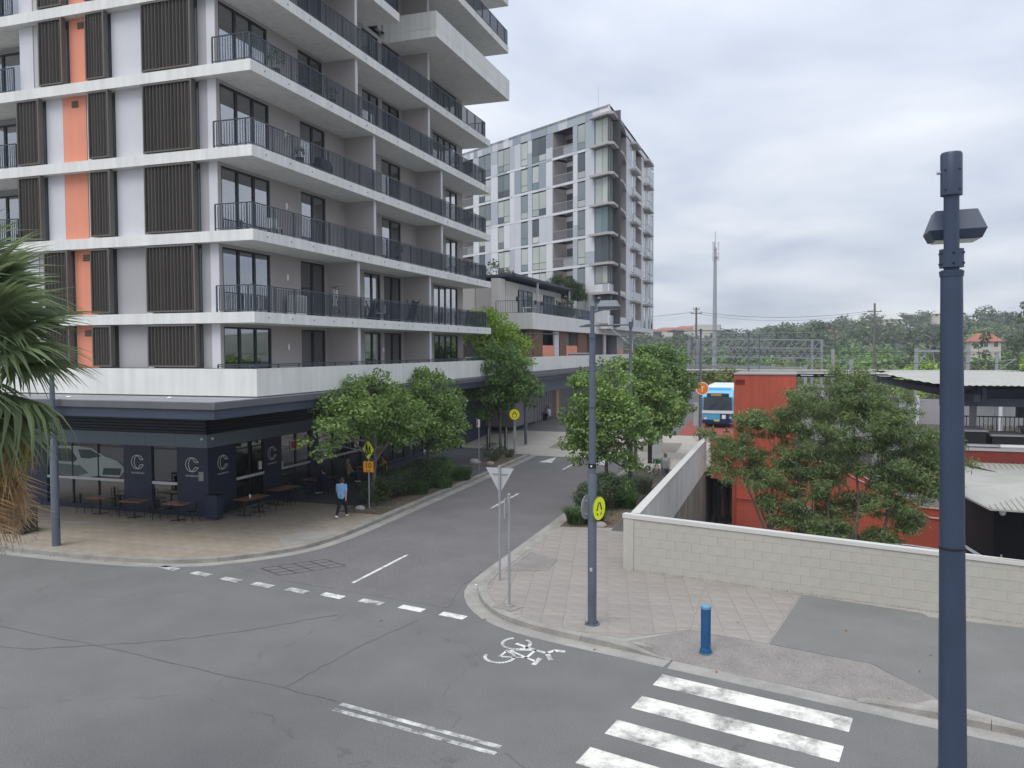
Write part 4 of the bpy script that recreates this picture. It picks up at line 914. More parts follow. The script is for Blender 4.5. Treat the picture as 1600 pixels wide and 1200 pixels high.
s = 2.3
while s < 31:
    w = rL.choice((.8, 1.1, 1.5)); e2 = min(31, s+w); s = e2
# corner bays with ledges
ledge_m = mat('ledge_taupe', (.40, .38, .385), .8, .05, 1)
for k in range(7):
    z0, z1 = fl_[k], fl_[k+1]
    if k == 0: lbox('cladding_panel', pmats[1], .02, 1.15, z0+.3, z0+1.7); lbox('cladding_panel', pmats[1], 1.17, 2.28, z0+.3, z0+1.7); rbox('cladding_panel', pmats[0], 85.62, 95.2, z0+.01, z0+1.2, -.15, 0); zb_ = z0+1.72
    elif k == 1: lbox('cladding_panel', pmats[2], .02, .98, z0+.3, z0+1.1); lbox('cladding_panel', pmats[0], 1.0, 2.28, z0+.3, z0+1.1); rbox('cladding_panel', pmats[0], 85.62, 91, z0+.3, z0+1.1); zb_ = z0+1.12
    else: zb_ = z0+.3
    fo = lbox('window', frame_m2, .02, 2.28, zb_, z1-.02, -.2, -.12)
    gg = gfar_m[0] if k > 3 else rL.choice((gfar_m[3], gfar_m[2], gfar_m[0]))
    lbox('pane', gg, .1, 1.15, zb_+.08, z1-.12, -.12, -.1, fo); lbox('pane', gg, 1.22, 2.22, zb_+.08, z1-.12, -.12, -.1, fo)
    fo = rbox('window', frame_m2, 85.65, 88.4, zb_, z1-.02, -.2, -.12); rbox('pane', gfar_m[3 if k < 4 else 1], 85.75, 87, zb_+.08, z1-.12, -.12, -.1, fo); rbox('pane', gfar_m[0], 87.1, 88.3, zb_+.08, z1-.12, -.12, -.1, fo)
    fwin(rbox, 88.6, 91.2, z0+.35, z1-.2, rL, n=2)
    rbox('side_wall', beige_m, 95.05, 95.2, z0+.02, z1, -2.0, -.02); rbox('back_wall', dgrey_m, 91.3, 95, z0+.02, z1, -2.0, -1.9); rbox('side_wall', beige_m, 91.22, 91.3, z0+.02, z1, -1.9, -.02)
    if k: rbox('balustrade', pmats[1], 91.4, 95, z0+.1, z0+.75, -.1, -.04)
    if k >= 1:
        lg = MB(); lg.prism([lp(2.6, .55), lp(-.25, .55), (-17.55, 85.3), (-17.55, 91), (-18.1, 95.2), (-18.12, 85.7), lp(0.02, 0), lp(2.6, 0)], z0-.02, z0+.24); lg.build('ledge', ledge_m, B3)
lg = MB(); lg.prism([lp(2.6, .55), lp(-.25, .55), (-17.55, 85.3), (-17.55, 91), (-18.1, 95.2), (-18.12, 85.7), lp(0.02, 0), lp(2.6, 0)], 32.18, 32.42); lg.build('ledge', ledge_m, B3)
colsR = [(95.2, 97.4, 'p'), (97.4, 98.6, 'p'), (98.6, 100.1, 'w'), (100.1, 101.2, 'p'), (101.2, 105.6, 'L'), (105.6, 107.4, 'p'), (107.4, 109, 'w'), (109, 111, 'p'), (111, 112.3, 'w'), (112.3, 113.4, 'p'), (113.4, 114.8, 'w'), (114.8, 115.5, 'p')]
for k in range(7):
    z0, z1 = fl_[k], fl_[k+1]
    for a, b, t in colsR:
        if t == 'p': rbox('cladding_panel', pmats[0 if rL.random() < .75 else 1], a+.01, b-.01, z0+.3, z1-.02)
        elif t == 'w': fwin(rbox, a+.02, b-.02, z0+.35, z1-.1, rL)
        else:
            rbox('back_wall', beige_m, a, b, z0+.02, z1, -1.6, -1.5); rbox('side_wall', beige_m, a, a+.1, z0+.02, z1, -1.5, -.02); rbox('side_wall', beige_m, b-.1, b, z0+.02, z1, -1.5, -.02); rbox('balustrade', pmats[1], a+.12, b-.12, z0+.2, z0+1.2, -.1, -.04)
    rbox('floor_band', pmats[0], 95.21, 115.5, z0+.01, z0+.29) if k else rbox('floor_band', pmats[0], 95.21, 115.5, z0-.2, z0+.29)
    for a, b in ((97.6, 101.0), (106.8, 110.9)): rbox('sunshade', ledge_m, a, b, z1-.25, z1+.0, .01, .75); rbox('balcony_rail', frame_m2, a, b, z0+.9, z0+.95, .5, .55) if k > 1 else None
for i in range(12): rbox('cladding_panel', pmats[rL.choice((0, 1, 0))], 85.65+i*2.48+.01, 85.65+(i+1)*2.48-.01, 32.43, 33.32)
MB().tube([(-19.5, 86.5, 33.3), (-19.5, 86.5, 35.6)], .015, 5).build('aerial', galv_m, B3)

# ------------------------------------------------------------------ red lift building, stairs, station level below the wall
MB().box(-4.7, 22, -4.3, 60, 140, -3.6).build('station_level', mat('platform_dark', (.14, .135, .13), .9, .2, .6))['kind'] = 'structure'
RB = thing('lift_building', 'tall windowless red rendered stair and lift building', 'building', (-1.3, 51, -3.6), world=True)
MB().box(-3.1, 51, -3.6, .46, 56, 5.92).build('wall', red_m, RB)
MB().box(-3.14, 50.96, 5.925, .5, 56.04, 6.0).build('roof_edge', mat('roof_edge', (.25, .22, .22), .6, .1, 1), RB)
v = MB()
for k in range(4): v.obox((-2.75, 50.985, 5.62-k*.08), (.55, .03, .05), 0, .5)
v.build('vent', mat('vent_red', (.2, .035, .025), .7, .1, 1), RB)
MB().box(-4.42, 51.0, -.45, -3.105, 56, 1.9).build('wing', red_m, RB)
pp = MB(); pp.tube([(-3.3, 50.9, 2.95), (-2.95, 50.85, 2.95), (-2.95, 50.85, .8)], .05, 8); pp.tube([(-3.4, 50.9, -.1), (-2.98, 50.85, -.1), (-2.98, 50.85, -3.6)], .05, 8); pp.tube([(-2.95, 50.85, .8), (-2.98, 50.85, -.1)], .05, 8); pp.tube([(-2.98, 50.88, -1.5), (-.1, 50.88, -1.72)], .035, 6); pp.build('drain_pipe', red_m, RB, smooth=True)
ug = MB(); ug.box(-4.3, 52.5, -3.6, -4.15, 52.6, -.46); ug.box(-3.7, 52.5, -3.6, -3.6, 52.6, -.46); ug.box(-4.3, 52.5, -1.2, -3.2, 52.58, -1.1); ug.build('gate_frame', black_m, RB)
MB().box(-4.1, 55, -3.6, -3.75, 55.1, -.5).build('poster', mat('poster_pink', (.55, .28, .28), .7, .2, 2), RB); MB().box(-3.55, 55, -3.6, -3.2, 55.1, -.5).build('poster', lgrey_m, RB)
MB().box(-3.15, 50.99, -3.6, -3.11, 51.6, -.46).build('wing_side', red_m, RB)
# stairs running down to the right
SS = thing('red_stairs', 'red painted stairs with solid balustrades descending to the right', 'stairs', (3, 44, -3.6), world=True)
for yy_, nm in ((43.6, 'balustrade'), (46.4, 'balustrade')):
    q = [(.5, 1.5), (2.6, 1.35), (6.6, -.75), (8.2, -.85), (8.2, -2.0), (5.4, -3.2), (2.9, -1.4), (.5, -.2)]
    m = MB(); n = len(q); m.v = [(x, yy_, z) for x, z in q]+[(x, yy_+.14, z) for x, z in q]; m.f = [tuple(range(n-1, -1, -1))[::-1], tuple(range(n, 2*n))[::-1]]+[(i, (i+1) % n, n+(i+1) % n, n+i) for i in range(n)]; m.build(nm, red_m, SS)
cpm = mat('stair_cap', (.55, .30, .26), .6, .1, 1)
for y in (43.55, 46.35):
    m = MB(); m.beam((.5, y+.1, 1.53), (2.6, y+.1, 1.38), .2, .05); m.beam((2.6, y+.1, 1.38), (6.6, y+.1, -.72), .2, .05); m.beam((6.6, y+.1, -.72), (8.2, y+.1, -.82), .2, .05); m.build('capping', cpm, SS)
for k in range(16): MB().box(2.7+k*.27, 43.75, .3-k*.17-.2, 2.97+k*.27, 46.35, .3-k*.17).build('step', dgrey_m, SS)
MB().box(.48, 43.75, -.2, 2.7, 46.35, .35).build('landing', red_m, SS)
m = MB()
for k in range(9): m.box(3+k*.45, 49.5, -3.6, 3.1+k*.45, 49.6, .6)
# lower area: walls, doors, fence behind the block wall
LWs = thing('retaining_wall', 'grey concrete retaining wall and walkway under the red stairs', 'wall', (4, 48, -3.6), world=True)
MB().box(.5, 48.2, -3.6, 12, 48.4, -.6).build('wall_panel', dgrey_m, LWs); MB().box(.7, 48.1, -3.2, 1.5, 48.19, -.9).build('screen', white_m, LWs); MB().box(2.0, 48.1, -3.2, 3.1, 48.19, -1.4).build('screen', lgrey_m, LWs)
FN = thing('pipe_fence', 'thin galvanised pipe and mesh fence behind the block wall', 'fence', (4, 33, -3.6), world=True)
for x in (-.5, 1.8, 4.3, 6.1): MB().tube([(x, 33, -3.6), (x, 33, .25 if x != 6.1 else .9)], .03, 6).build('post', galv_m, FN)
m = MB().tube([(-2, 33, .2), (4.3, 33, .22), (6.1, 33, .05), (9.5, 33, -1.2)], .025, 6); m.build('rail', galv_m, FN)
m = MB()
for k in range(60): m.tube([(-1.5+k*.13, 33.02, .2), (-1.5+k*.13, 33.02, -2.2)], .005, 3, False)
m.build('mesh_wires', galv_m, FN, kind='stuff')
HR = thing('ramp_handrail', 'grey ramp handrails descending behind the right lamp post', 'handrail', (7.5, 31, -3.6), world=True)
for dy in (0, .6):
    m = MB(); m.tube([(5.7, 31+dy, .75), (9.5, 31+dy, -1.6)], .03, 6); m.tube([(5.7, 31+dy, .35), (9.5, 31+dy, -2.0)], .02, 6); m.tube([(7.0, 31+dy, .4), (7.0, 31+dy, -3)], .03, 6); m.tube([(8.4, 31+dy, -.5), (8.4, 31+dy, -3.4)], .03, 6); m.build('rail', galv_m, HR)
MB().prism([(5.6, 31.2), (5.6, 35), (12, 35), (12, 31.2)], -3.6, -1.3).build('ramp_block', mat('ramp_grey', (.2, .2, .2), .85, .1, 1), HR)
# low station building with cream roof
SB = thing('station_building', 'low dark station building under a cream metal roof with red fascia', 'building', (9, 40, -3.6), world=True)
rf = MB()
rf.add([(6.1, 35.8, 1.95), (7.35, 35.0, 1.38), (14, 35.0, 1.30), (15.5, 46, 1.75), (8.1, 46, 1.75)], [(0, 1, 2, 3, 4)])
rf.add([(6.1, 35.8, 1.88), (7.35, 35.0, 1.31), (14, 35.0, 1.23), (15.5, 46, 1.68), (8.1, 46, 1.68)], [(4, 3, 2, 1, 0)])
rf.add([(6.1, 35.8, 1.95), (7.35, 35.0, 1.38), (14, 35.0, 1.30), (14, 35.0, 1.23), (7.35, 35.0, 1.31), (6.1, 35.8, 1.88)], [(5, 4, 1, 0), (4, 3, 2, 1)])
rf.build('roof', roofc_m, SB)
rib = MB()
for k in range(30):
    t = k/29; rib.beam((7.4+t*6.6, 35.02, 1.41-.08*t), (8.2+t*7.2, 45.9, 1.78), .04, .03)
rib.build('roof_ribs', roofc_m, SB, kind='stuff')
MB().beam((8.0, 45.2, 1.80), (11.6, 38.0, 1.56), .10, .05).build('roof_valley', black_m, SB)
MB().box(8.1, 46.05, 1.45, 16, 46.25, 2.35).build('fascia', mat('fascia_red', (.17, .025, .018), .6, .1, 1), SB); MB().box(8.0, 46.0, 2.352, 16, 46.4, 2.46).build('fascia_cap', dgrey_m, SB)
MB().box(8.0, 37.5, -3.6, 16, 45, 1.1).build('dark_hall', dark_m, SB)
for (x, y, m_) in ((8.9, 35.6, galv_m), (9.8, 35.4, red_m), (12.0, 35.5, galv_m)): MB().box(x-.07, y-.07, -3.6, x+.07, y+.07, 1.3).build('post', m_, SB)
MB().box(11.1, 38.3, 1.45, 12.0, 39.2, 2.0).build('chimney_box', red_m, SB)
MB().sphere((7.9, 35.6, 1.15), .12, 8, 6).build('dome_lamp', white_p, SB)
# plant on the roof behind the fascia
for i, (x0, x1, h, lab) in enumerate(((8.5, 9.6, .9, 'black boxy roof plant beside the right lamp post'), (9.9, 11.3, .7, 'long black roof duct right of the boxy plant'), (11.6, 13.2, 1.0, 'black roof plant at the right frame edge'))):
    t = thing('roof_plant', lab, 'roof equipment', ((x0+x1)/2, 48, 2.3), world=True)
    MB().box(x0, 47, 2.1, x1, 49, 2.3+h).build('casing', black_m, t); MB().box(x0-.1, 46.9, 2.32+h, x1+.1, 49.1, 2.4+h).build('lid', dgrey_m, t)
    MB().tube([(x0+.2, 46.8, 2.5), (x1+.6, 46.8, 2.5)], .12, 8).build('duct', white_p if i == 1 else galv_m, t)
# upper canopy
UC = thing('station_canopy', 'pale corrugated station canopy on dark beams', 'canopy', (10, 50, -3.6), world=True)
pr_ = MB(); nx = 110
for k in range(nx+1):
    x = 4.4+k*.15; zl_ = 5.66+.62*max(0, (7.6-x)/3.2)**1.6; yl = 45+max(0, (7.6-x)/3.2)*11
    z_ = .022*(1 if k % 2 else -1)
    pr_.v += [(x, yl, zl_+z_), (x+.5, 53, 5.95+z_+.25*max(0, (7.6-x)/3.2)), (x+1.6, 62, 5.92+z_)]
    if k: a = 3*k; pr_.f += [(a-3, a, a+1, a-2), (a-2, a+1, a+2, a-1)]
pr_.build('roof_sheet', roofc_m, UC)
bm_ = MB(); bm_.beam((5.0, 54.5, 5.65), (8.9, 45.6, 5.0), .3, .35); bm_.beam((8.9, 45.6, 5.0), (8.9, 46.4, 5.4), .3, .4); bm_.box(7.6, 46.5, 4.55, 22, 46.8, 4.95); bm_.box(7.8, 49, 4.4, 22, 49.3, 5.3); bm_.box(9.2, 46, 4.96, 9.4, 61, 5.5); bm_.build('beam', fascia_m, UC)
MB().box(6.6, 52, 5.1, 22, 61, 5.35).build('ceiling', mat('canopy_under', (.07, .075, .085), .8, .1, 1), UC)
for x in (9.6, 15, 20): MB().box(x-.15, 50, -3.6, x+.15, 50.3, 5.2).build('column', galv_m, UC)
MB().box(11.2, 48, 3.95, 22, 48.3, 4.6).build('sign_beam', navy_m, UC)
# long platform canopy
PC = thing('platform_canopy', 'very long low white edged platform canopy across the background', 'canopy', (4, 90, -3.6), world=True)
MB().beam((-12.5, 92, 5.15), (17, 74.5, 5.6), 3.2, .14).build('roof', roofc_m, PC)
MB().beam((-12.5, 90.4, 5.08), (16.2, 73.1, 5.55), .1, .38).build('edge', white_m, PC)
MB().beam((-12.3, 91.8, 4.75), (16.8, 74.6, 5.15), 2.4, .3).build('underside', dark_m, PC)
for k in range(14):
    t = (k+.5)/14; MB().beam((-12.3+t*29, 90.3-t*17.3, 4.78+t*.42), (-12.3+t*29+1.1, 90.3-t*17.3-.66, 4.79+t*.42), .08, .10).build('light_panel', white_p, PC)
for k in range(10):
    t = k/9; MB().tube([(-12+t*28, 91.8-t*16.8, -3.6), (-12+t*28, 91.8-t*16.8, 4.7+t*.4)], .12, 8).build('column', galv_m, PC)
# wall and palisade fence beyond the platform, right side
BW = thing('boundary_wall', 'stained concrete boundary wall under the station canopy', 'wall', (14, 75, -3.6), world=True)
MB().box(9, 75, -3.6, 40, 75.4, 1.2).build('wall_panel', MATS['dirty_concrete'], BW); MB().box(9, 76, 1.2, 40, 76.2, 3.2).build('wall_panel', dgrey_m, BW)
PF = thing('palisade_fence', 'grey steel fence on top of the boundary wall', 'fence', (14, 74, 0), world=True)
m = MB()
for k in range(120): m.box(10+k*.2, 74.2, 1.2, 10.04+k*.2, 74.24, 3.3)
m.build('pales', galv_m, PF, kind='stuff')
for k in range(9): MB().box(10+k*3, 74, -1, 10.25+k*3, 74.2, 3.6).build('post', lgrey_m, PF)
HF = thing('handrail_fence', 'black bar fence above the roof plant', 'fence', (13, 60, 0), world=True)
m = MB(); [m.box(10.6+k*.25, 60, 1.9, 10.64+k*.25, 60.04, 3.0) for k in range(16)]; m.build('bars', black_m, HF, kind='stuff'); MB().box(10.5, 59.98, 3.0, 14.6, 60.06, 3.07).build('rail', black_m, HF)
# ------------------------------------------------------------------ lamp posts
def lamp_flood(loc, label, hd, head_h, rz=0, cap=True, dz=0, hs=1.0):
    t = thing('street_lamp', label, 'street lamp', loc, rz); q = dz
    MB().tube([(0, 0, 0), (0, 0, 4.02), (0, 0, 4.05)], [.118, .118, .104], 24).build('base_sleeve', lamp_m, t, smooth=True)
    MB().tube([(0, 0, 4.0), (0, 0, 7.6+q)], [.103, .078], 24).build('shaft', lamp_m, t, smooth=True)
    MB().tube([(0, 0, 5.80), (0, 0, 5.815)], [.097, .097], 24).build('band', blk_p, t, smooth=True)
    MB().tube([(0, 0, 7.57+q), (0, 0, 7.61+q), (0, 0, 7.62+q)], [.083, .088, .075], 24).build('lip', lamp_m, t, smooth=True)
    MB().tube([(0, 0, 7.6+q), (0, 0, 8.49+(q and -.28+q))], [.055, .055], 20).build('neck', lamp_m, t, smooth=True)
    c = MB().tube([(0, 0, 7.64+q), (0, 0, 7.78+q)], [.086, .086], 24); co = c.build('collar', lamp_m, t, smooth=True)
    b = MB()
    for a in range(0, 360, 60):
        for z in (7.67+q, 7.75+q): b.sphere((.087*math.cos(math.radians(a+270)), .087*math.sin(math.radians(a+270)), z), .011, 6, 4)
    b.build('bolts', black_m, co)
    if cap:
        c = MB().tube([(0, 0, 8.19+q), (0, 0, 8.50+q), (0, 0, 8.515+q)], [.077, .077, .07], 24).build('top_cap', lamp_m, t, smooth=True)
        MB().tube([(-.07, 0, 8.37+q), (-.10, 0, 8.37+q)], .014, 8).build('photocell', galv_m, t)
        b = MB(); [b.sphere((.078*math.cos(math.radians(a)), .078*math.sin(math.radians(a)), z+q), .009, 6, 4) for a in (230, 310) for z in (8.23, 8.38)]; b.build('bolts', black_m, c)
    hx, hy = hd; z = head_h
    h = MB(); w, dp, w2 = .225*hs, .17, .165*hs
    L1 = [(-w2, -.10, .21), (w2, -.10, .21), (w2, .10, .21), (-w2, .10, .21)]; L2 = [(-w, -dp, .05), (w, -dp, .05), (w, dp, .05), (-w, dp, .05)]; L3 = [(-w+.03, -dp+.03, -.02), (w-.03, -dp+.03, -.02), (w-.03, dp-.03, -.02), (-w+.03, dp-.03, -.02)]
    v = [(a+hx, b_+hy, c_+z) for a, b_, c_ in L1+L2+L3]; h.add(v, [(0, 1, 2, 3), (4, 5, 1, 0), (5, 6, 2, 1), (6, 7, 3, 2), (7, 4, 0, 3), (8, 9, 5, 4), (9, 10, 6, 5), (10, 11, 7, 6), (11, 8, 4, 7), (11, 10, 9, 8)])
    ho = h.build('floodlight', lamp_m, t)
    MB().box(hx-.17*hs, hy-.12, z-.03, hx+.17*hs, hy+.12, z-.022).build('lens', mat('lens', (.55, .56, .55), .2, .02, 1), ho)
    m = MB(); m.tube([(0, 0, z-.1), (hx*.6, hy*.6, z-.02), (hx, hy, z+.12)], [.03, .03, .03], 10); m.sphere((hx*.4, hy*.4, z+.26), .05, 10, 6); m.build('bracket', lamp_m, t, smooth=True)
    return t
# right foreground lamp
lr = lamp_flood((1.335, 7.05, .14), 'large dark blue lamp post crossing the whole right side of the picture', (0.07, .30), 8.24, dz=.34, hs=.9)
lr.rotation_euler.y = -.019   # the post leans very slightly
for o in list(COL.objects):
    if o.parent is lr or (o.parent and o.parent.parent is lr):
        if o.data.materials[0] is lamp_m: o.data.materials[0] = lampd_m
# its head sits higher relative to this post
lm = lamp_flood((-4.9, 21.05, .15), 'dark lamp post with round crossing signs at the corner footpath', (.42, .1), 8.42, cap=False, hs=1.25)
m = MB().tube([(0, 0, 7.23), (-.62, 0, 7.23), (-.66, 0, 7.22)], [.03, .03, .036], 8); m.build('banner_arm', lamp_m, lm, smooth=True)
m = MB(); m.tube([(0, 0, 0), (0, 0, .025)], [.2, .2], 20)
for a in range(45, 405, 90): m.tube([(.155*math.cos(math.radians(a)), .155*math.sin(math.radians(a)), .02), (.155*math.cos(math.radians(a)), .155*math.sin(math.radians(a)), .07)], .018, 6)
m.build('base_plate', lamp_m, lm); MB().box(-.05, -.122, .55, .05, -.108, 1.0).build('access_door', lamp_m, lm)
MB().box(-.04, -.121, 1.45, .03, -.112, 1.55).build('sticker', alu_m, lm)
MB().tube([(0, 0, 4.2), (0, 0, 4.32)], [.107, .107], 20).build('clamp', black_m, lm, smooth=True)
MB().box(-.02, -.112, 4.24, .02, -.104, 4.28).build('sticker', white_p, lm)
def disc(m, c, r, n=32, t=.006, y=0):
    v = [(c[0]+r*math.cos(2*math.pi*k/n), y, c[1]+r*math.sin(2*math.pi*k/n)) for k in range(n)]
    m.add(v+[(a, b+t, z) for a, b, z in v], [tuple(range(n)), tuple(range(2*n-1, n-1, -1))]+[(k, n+k, n+(k+1) % n, (k+1) % n) for k in range(n)]); return m
def poly(m, pts, y, t=.003):
    n = len(pts); A_ = area(pts)
    if A_ < 0: pts = pts[::-1]
    m.add([(x, y, z) for x, z in pts]+[(x, y+t, z) for x, z in pts], [tuple(range(n)), tuple(range(2*n-1, n-1, -1))]+[(k, n+k, n+(k+1) % n, (k+1) % n) for k in range(n)]); return m
def crossing_face(parent, loc, rz, r=.33, ym=None, back=False):
    """round pedestrian crossing sign: yellow disc, black rim and a pair of striding legs"""
    ym = ym or yel_m
    o = disc(MB(), (0, 0), r).build('sign_disc', alu_m, parent, loc=loc, rot=(0, 0, rz))
    disc(MB(), (0, 0), r*.995, y=-.003, t=.003).build('sign_rim', blk_p, o); disc(MB(), (0, 0), r*.93, y=-.006, t=.003).build('sign_face', ym, o)
    g_ = MB(); s = r
    poly(g_, [(-.14*s, .5*s), (.02*s, .5*s), (-.30*s, -.18*s), (-.46*s, -.12*s)], -.009); poly(g_, [(.0*s, .5*s), (.16*s, .5*s), (.46*s, -.12*s), (.30*s, -.18*s)], -.010)
    poly(g_, [(-.46*s, -.28*s), (-.30*s, -.34*s), (-.12*s, -.52*s), (-.26*s, -.56*s)], -.009); poly(g_, [(.46*s, -.28*s), (.30*s, -.34*s), (.12*s, -.52*s), (.26*s, -.56*s)], -.009)
    g_.build('legs_symbol', blk_p, o); return o
crossing_face(lm, (.20, -.06, 3.14), math.radians(72)); crossing_face(lm, (-.17, .05, 3.14), math.radians(258))
m = MB(); m.box(-.2, -.03, 3.3, .2, .03, 3.34); m.box(-.2, -.03, 2.95, .2, .03, 2.99); m.build('sign_bracket', galv_m, lm)
def lamp_arm(loc, label, arms, H=8.7, low=None):
    t = thing('street_lamp', label, 'street lamp', loc)
    MB().tube([(0, 0, 0), (0, 0, 4), (0, 0, 4.05), (0, 0, H)], [.12, .115, .085, .06], 14).build('shaft', lamp_m, t, smooth=True)
    MB().tube([(0, 0, H-.3), (0, 0, H+.03)], [.09, .1], 12).build('cap', lamp_m, t, smooth=True)
    for s in arms:
        m = MB(); m.tube([(0, 0, H-.1), (s*1.95, 0, H-.13)], .04, 8); ao = m.build('arm', lamp_m, t, smooth=True)
        MB().tube([(0, 0, H-1.1), (s*1.15, 0, H-.15)], .02, 6).build('brace', galv_m, ao)
        h = MB(); h.add([(s*1.9, -.08, H-.06), (s*1.9, .08, H-.06), (s*2.1, .17, H-.05), (s*2.5, .14, H-.14), (s*2.65, 0, H-.2), (s*2.5, -.14, H-.14), (s*2.1, -.17, H-.05), (s*1.9, -.08, H-.18), (s*1.9, .08, H-.18), (s*2.1, .17, H-.2), (s*2.5, .14, H-.2), (s*2.5, -.14, H-.2), (s*2.1, -.17, H-.2)],
              [(0, 1, 2, 6), (2, 3, 5, 6), (3, 4, 5), (7, 12, 9, 8), (12, 11, 10, 9), (11, 4, 10), (0, 7, 8, 1), (1, 8, 9, 2), (2, 9, 10, 3), (3, 10, 4), (0, 6, 12, 7), (6, 5, 11, 12), (5, 4, 11)]); h.build('lamp_head', lamp_m, ao)
    if low: MB().tube([(0, 0, H-2.4), (low*1.05, 0, H-2.4)], .03, 8).build('banner_arm', lamp_m, t)
    return t
lamp_arm((-7.35, 39.84, .15), 'tall lamp post rising from the right trees, its single arm reaching left', [-1], 8.66, -1.6)
lamp_arm((-19.25, 60.0, .15), 'lamp post in front of the podium building, its single arm reaching right', [1], 8.66, 1)
lc_ = lamp_arm((-6.4, 64.2, .35), 'double armed lamp post with an orange round sign', [-1, 1], 8.66)
lamp_arm((-3.7, 83.4, .9), 'single armed lamp post rising behind the red building, nearer one', [-1], 8.2)
lamp_arm((-3.2, 99.4, .9), 'double armed lamp post rising behind the red building, farther one', [-1, 1], 8.2)
lamp_arm((-13.0, 118, .9), 'distant lamp post above the treetops left of the orange sign', [-1, 1], 8.2)
disc(MB(), (0, 0), .50).build('sign_disc', white_p, lc_, loc=(.15, -.15, 4.1)); disc(MB(), (0, 0), .44, y=-.006, t=.004).build('sign_face', mat('info_orange', (.80, .20, .02), .5, .02, 1), lc_, loc=(.15, -.15, 4.1))
text('lettering', 'T', .62, white_p, lc_, (.15, -.165, 4.02), (math.pi/2, 0, 0), .002)
MB().box(-.52, -.05, 1.2, -.12, .0, 3.0).build('notice_board', alu_m, lc_)
ll = thing('square_post', 'tall blue grey lamp shaft at the left kerb in front of the cafe', 'street lamp', (-26.15, 23.35, .14))
MB().tube([(0, 0, 0), (0, 0, 4.0), (0, 0, 4.06)], [.15, .145, .11], 18).build('base_sleeve', lamp_m, ll, smooth=True); MB().tube([(0, 0, 4.0), (0, 0, 6.5)], [.11, .085], 18).build('shaft', lamp_m, ll, smooth=True)
# ------------------------------------------------------------------ signs
gwp = thing('give_way_sign', 'grey back of a triangular give way sign on a thin pole', 'sign', (-8.63, 24.16, .15))
MB().tube([(0, 0, 0), (0, 0, 3.68)], .035, 12).build('pole', galv_m, gwp, smooth=True)
poly(MB(), [(-.47, 3.6), (.47, 3.6), (.0, 2.78)], .04, .006).build('sign_plate', alu_m, gwp)
MB().box(-.25, .012, 3.4, .25, .04, 3.43).build('bracket', galv_m, gwp); MB().tube([(0, 0, 2.7), (0, 0, 2.82)], .045, 12).build('clamp', galv_m, gwp)
sp = thing('short_sign_pole', 'short grey pole with a narrow edge-on sign at the kerb corner', 'sign', (-7.5, 21.8, .16))
MB().tube([(0, 0, 0), (0, 0, 3.2)], .038, 12).build('pole', galv_m, sp, smooth=True); MB().box(-.10, -.15, 2.55, -.085, .15, 3.1).build('sign_plate', alu_m, sp)
m = MB(); m.box(-.09, -.02, 2.62, 0, .02, 2.66); m.box(-.09, -.02, 3.0, 0, .02, 3.04); m.build('bracket', galv_m, sp); MB().sphere((0, 0, 3.2), .045, 10, 6).build('pole_cap', galv_m, sp); MB().tube([(0, 0, 0), (0, 0, .03)], .12, 14).build('base_flange', conc_m, sp)
pd = thing('pedestrian_sign', 'yellow diamond pedestrian sign over an orange 10 plate', 'sign', (-18.3, 33.3, .15))
MB().tube([(0, 0, 0), (0, 0, 3.2)], .032, 10).build('pole', galv_m, pd, smooth=True)
poly(MB(), [(0, 2.26), (.34, 2.76), (0, 3.27), (-.34, 2.76)], -.045, .006).build('diamond_plate', blk_p, pd); dp_ = poly(MB(), [(0, 2.30), (.31, 2.76), (0, 3.23), (-.31, 2.76)], -.052, .006).build('diamond_face', yel_m, pd)
def walker(x, z, s):
    g_ = MB(); disc(g_, (x, z+.21*s), .035*s, 10, .002, -.056)
    poly(g_, [(x-.04*s, z+.17*s), (x+.04*s, z+.17*s), (x+.05*s, z), (x-.05*s, z)], -.056, .002); poly(g_, [(x-.045*s, z), (x, z), (x-.05*s, z-.2*s), (x-.10*s, z-.2*s)], -.056, .002); poly(g_, [(x, z), (x+.045*s, z), (x+.08*s, z-.2*s), (x+.03*s, z-.2*s)], -.056, .002)
    poly(g_, [(x-.05*s, z+.15*s), (x-.03*s, z+.17*s), (x-.09*s, z+.02*s), (x-.11*s, z+.03*s)], -.056, .002)
    return g_.build('walking_figure', blk_p, pd)
walker(-.07, 2.78, 1.15); walker(.08, 2.74, .9)
poly(MB(), [(-.26, 1.72), (.26, 1.72), (.26, 2.22), (-.26, 2.22)], -.05, .006).build('speed_plate', org_m, pd)
text('lettering', '10', .34, blk_p, pd, (0, -.053, 2.02), (math.pi/2, 0, 0), .002); text('lettering', 'km/h', .12, blk_p, pd, (0, -.053, 1.79), (math.pi/2, 0, 0), .002)
cs = thing('crossing_sign', 'round yellow crossing sign on a thin pole at the raised crossing', 'sign', (-16.75, 49.9, .15)); MB().tube([(.0, 0, 0), (0, 0, 3.2)], .03, 10).build('pole', galv_m, cs, smooth=True); crossing_face(cs, (0, -.05, 3.15), .05, .37, yel2_m)
MB().box(-.08, -.02, 1.6, .08, .0, 2.4).build('plate', alu_m, cs)
rs = thing('round_sign', 'grey back of a round sign behind the yellow crossing sign', 'sign', (-18.4, 54.6, .15)); MB().tube([(0, 0, 0), (0, 0, 3.9)], .03, 10).build('pole', galv_m, rs); disc(MB(), (0, 0), .32).build('sign_disc', alu_m, rs, loc=(0, -.05, 3.6))
ps = thing('parking_sign', 'thin pole with a small red and white parking sign edge-on', 'sign', (-17.75, 46.0, .15)); MB().tube([(0, 0, 0), (0, 0, 3.1)], .03, 10).build('pole', galv_m, ps, smooth=True)
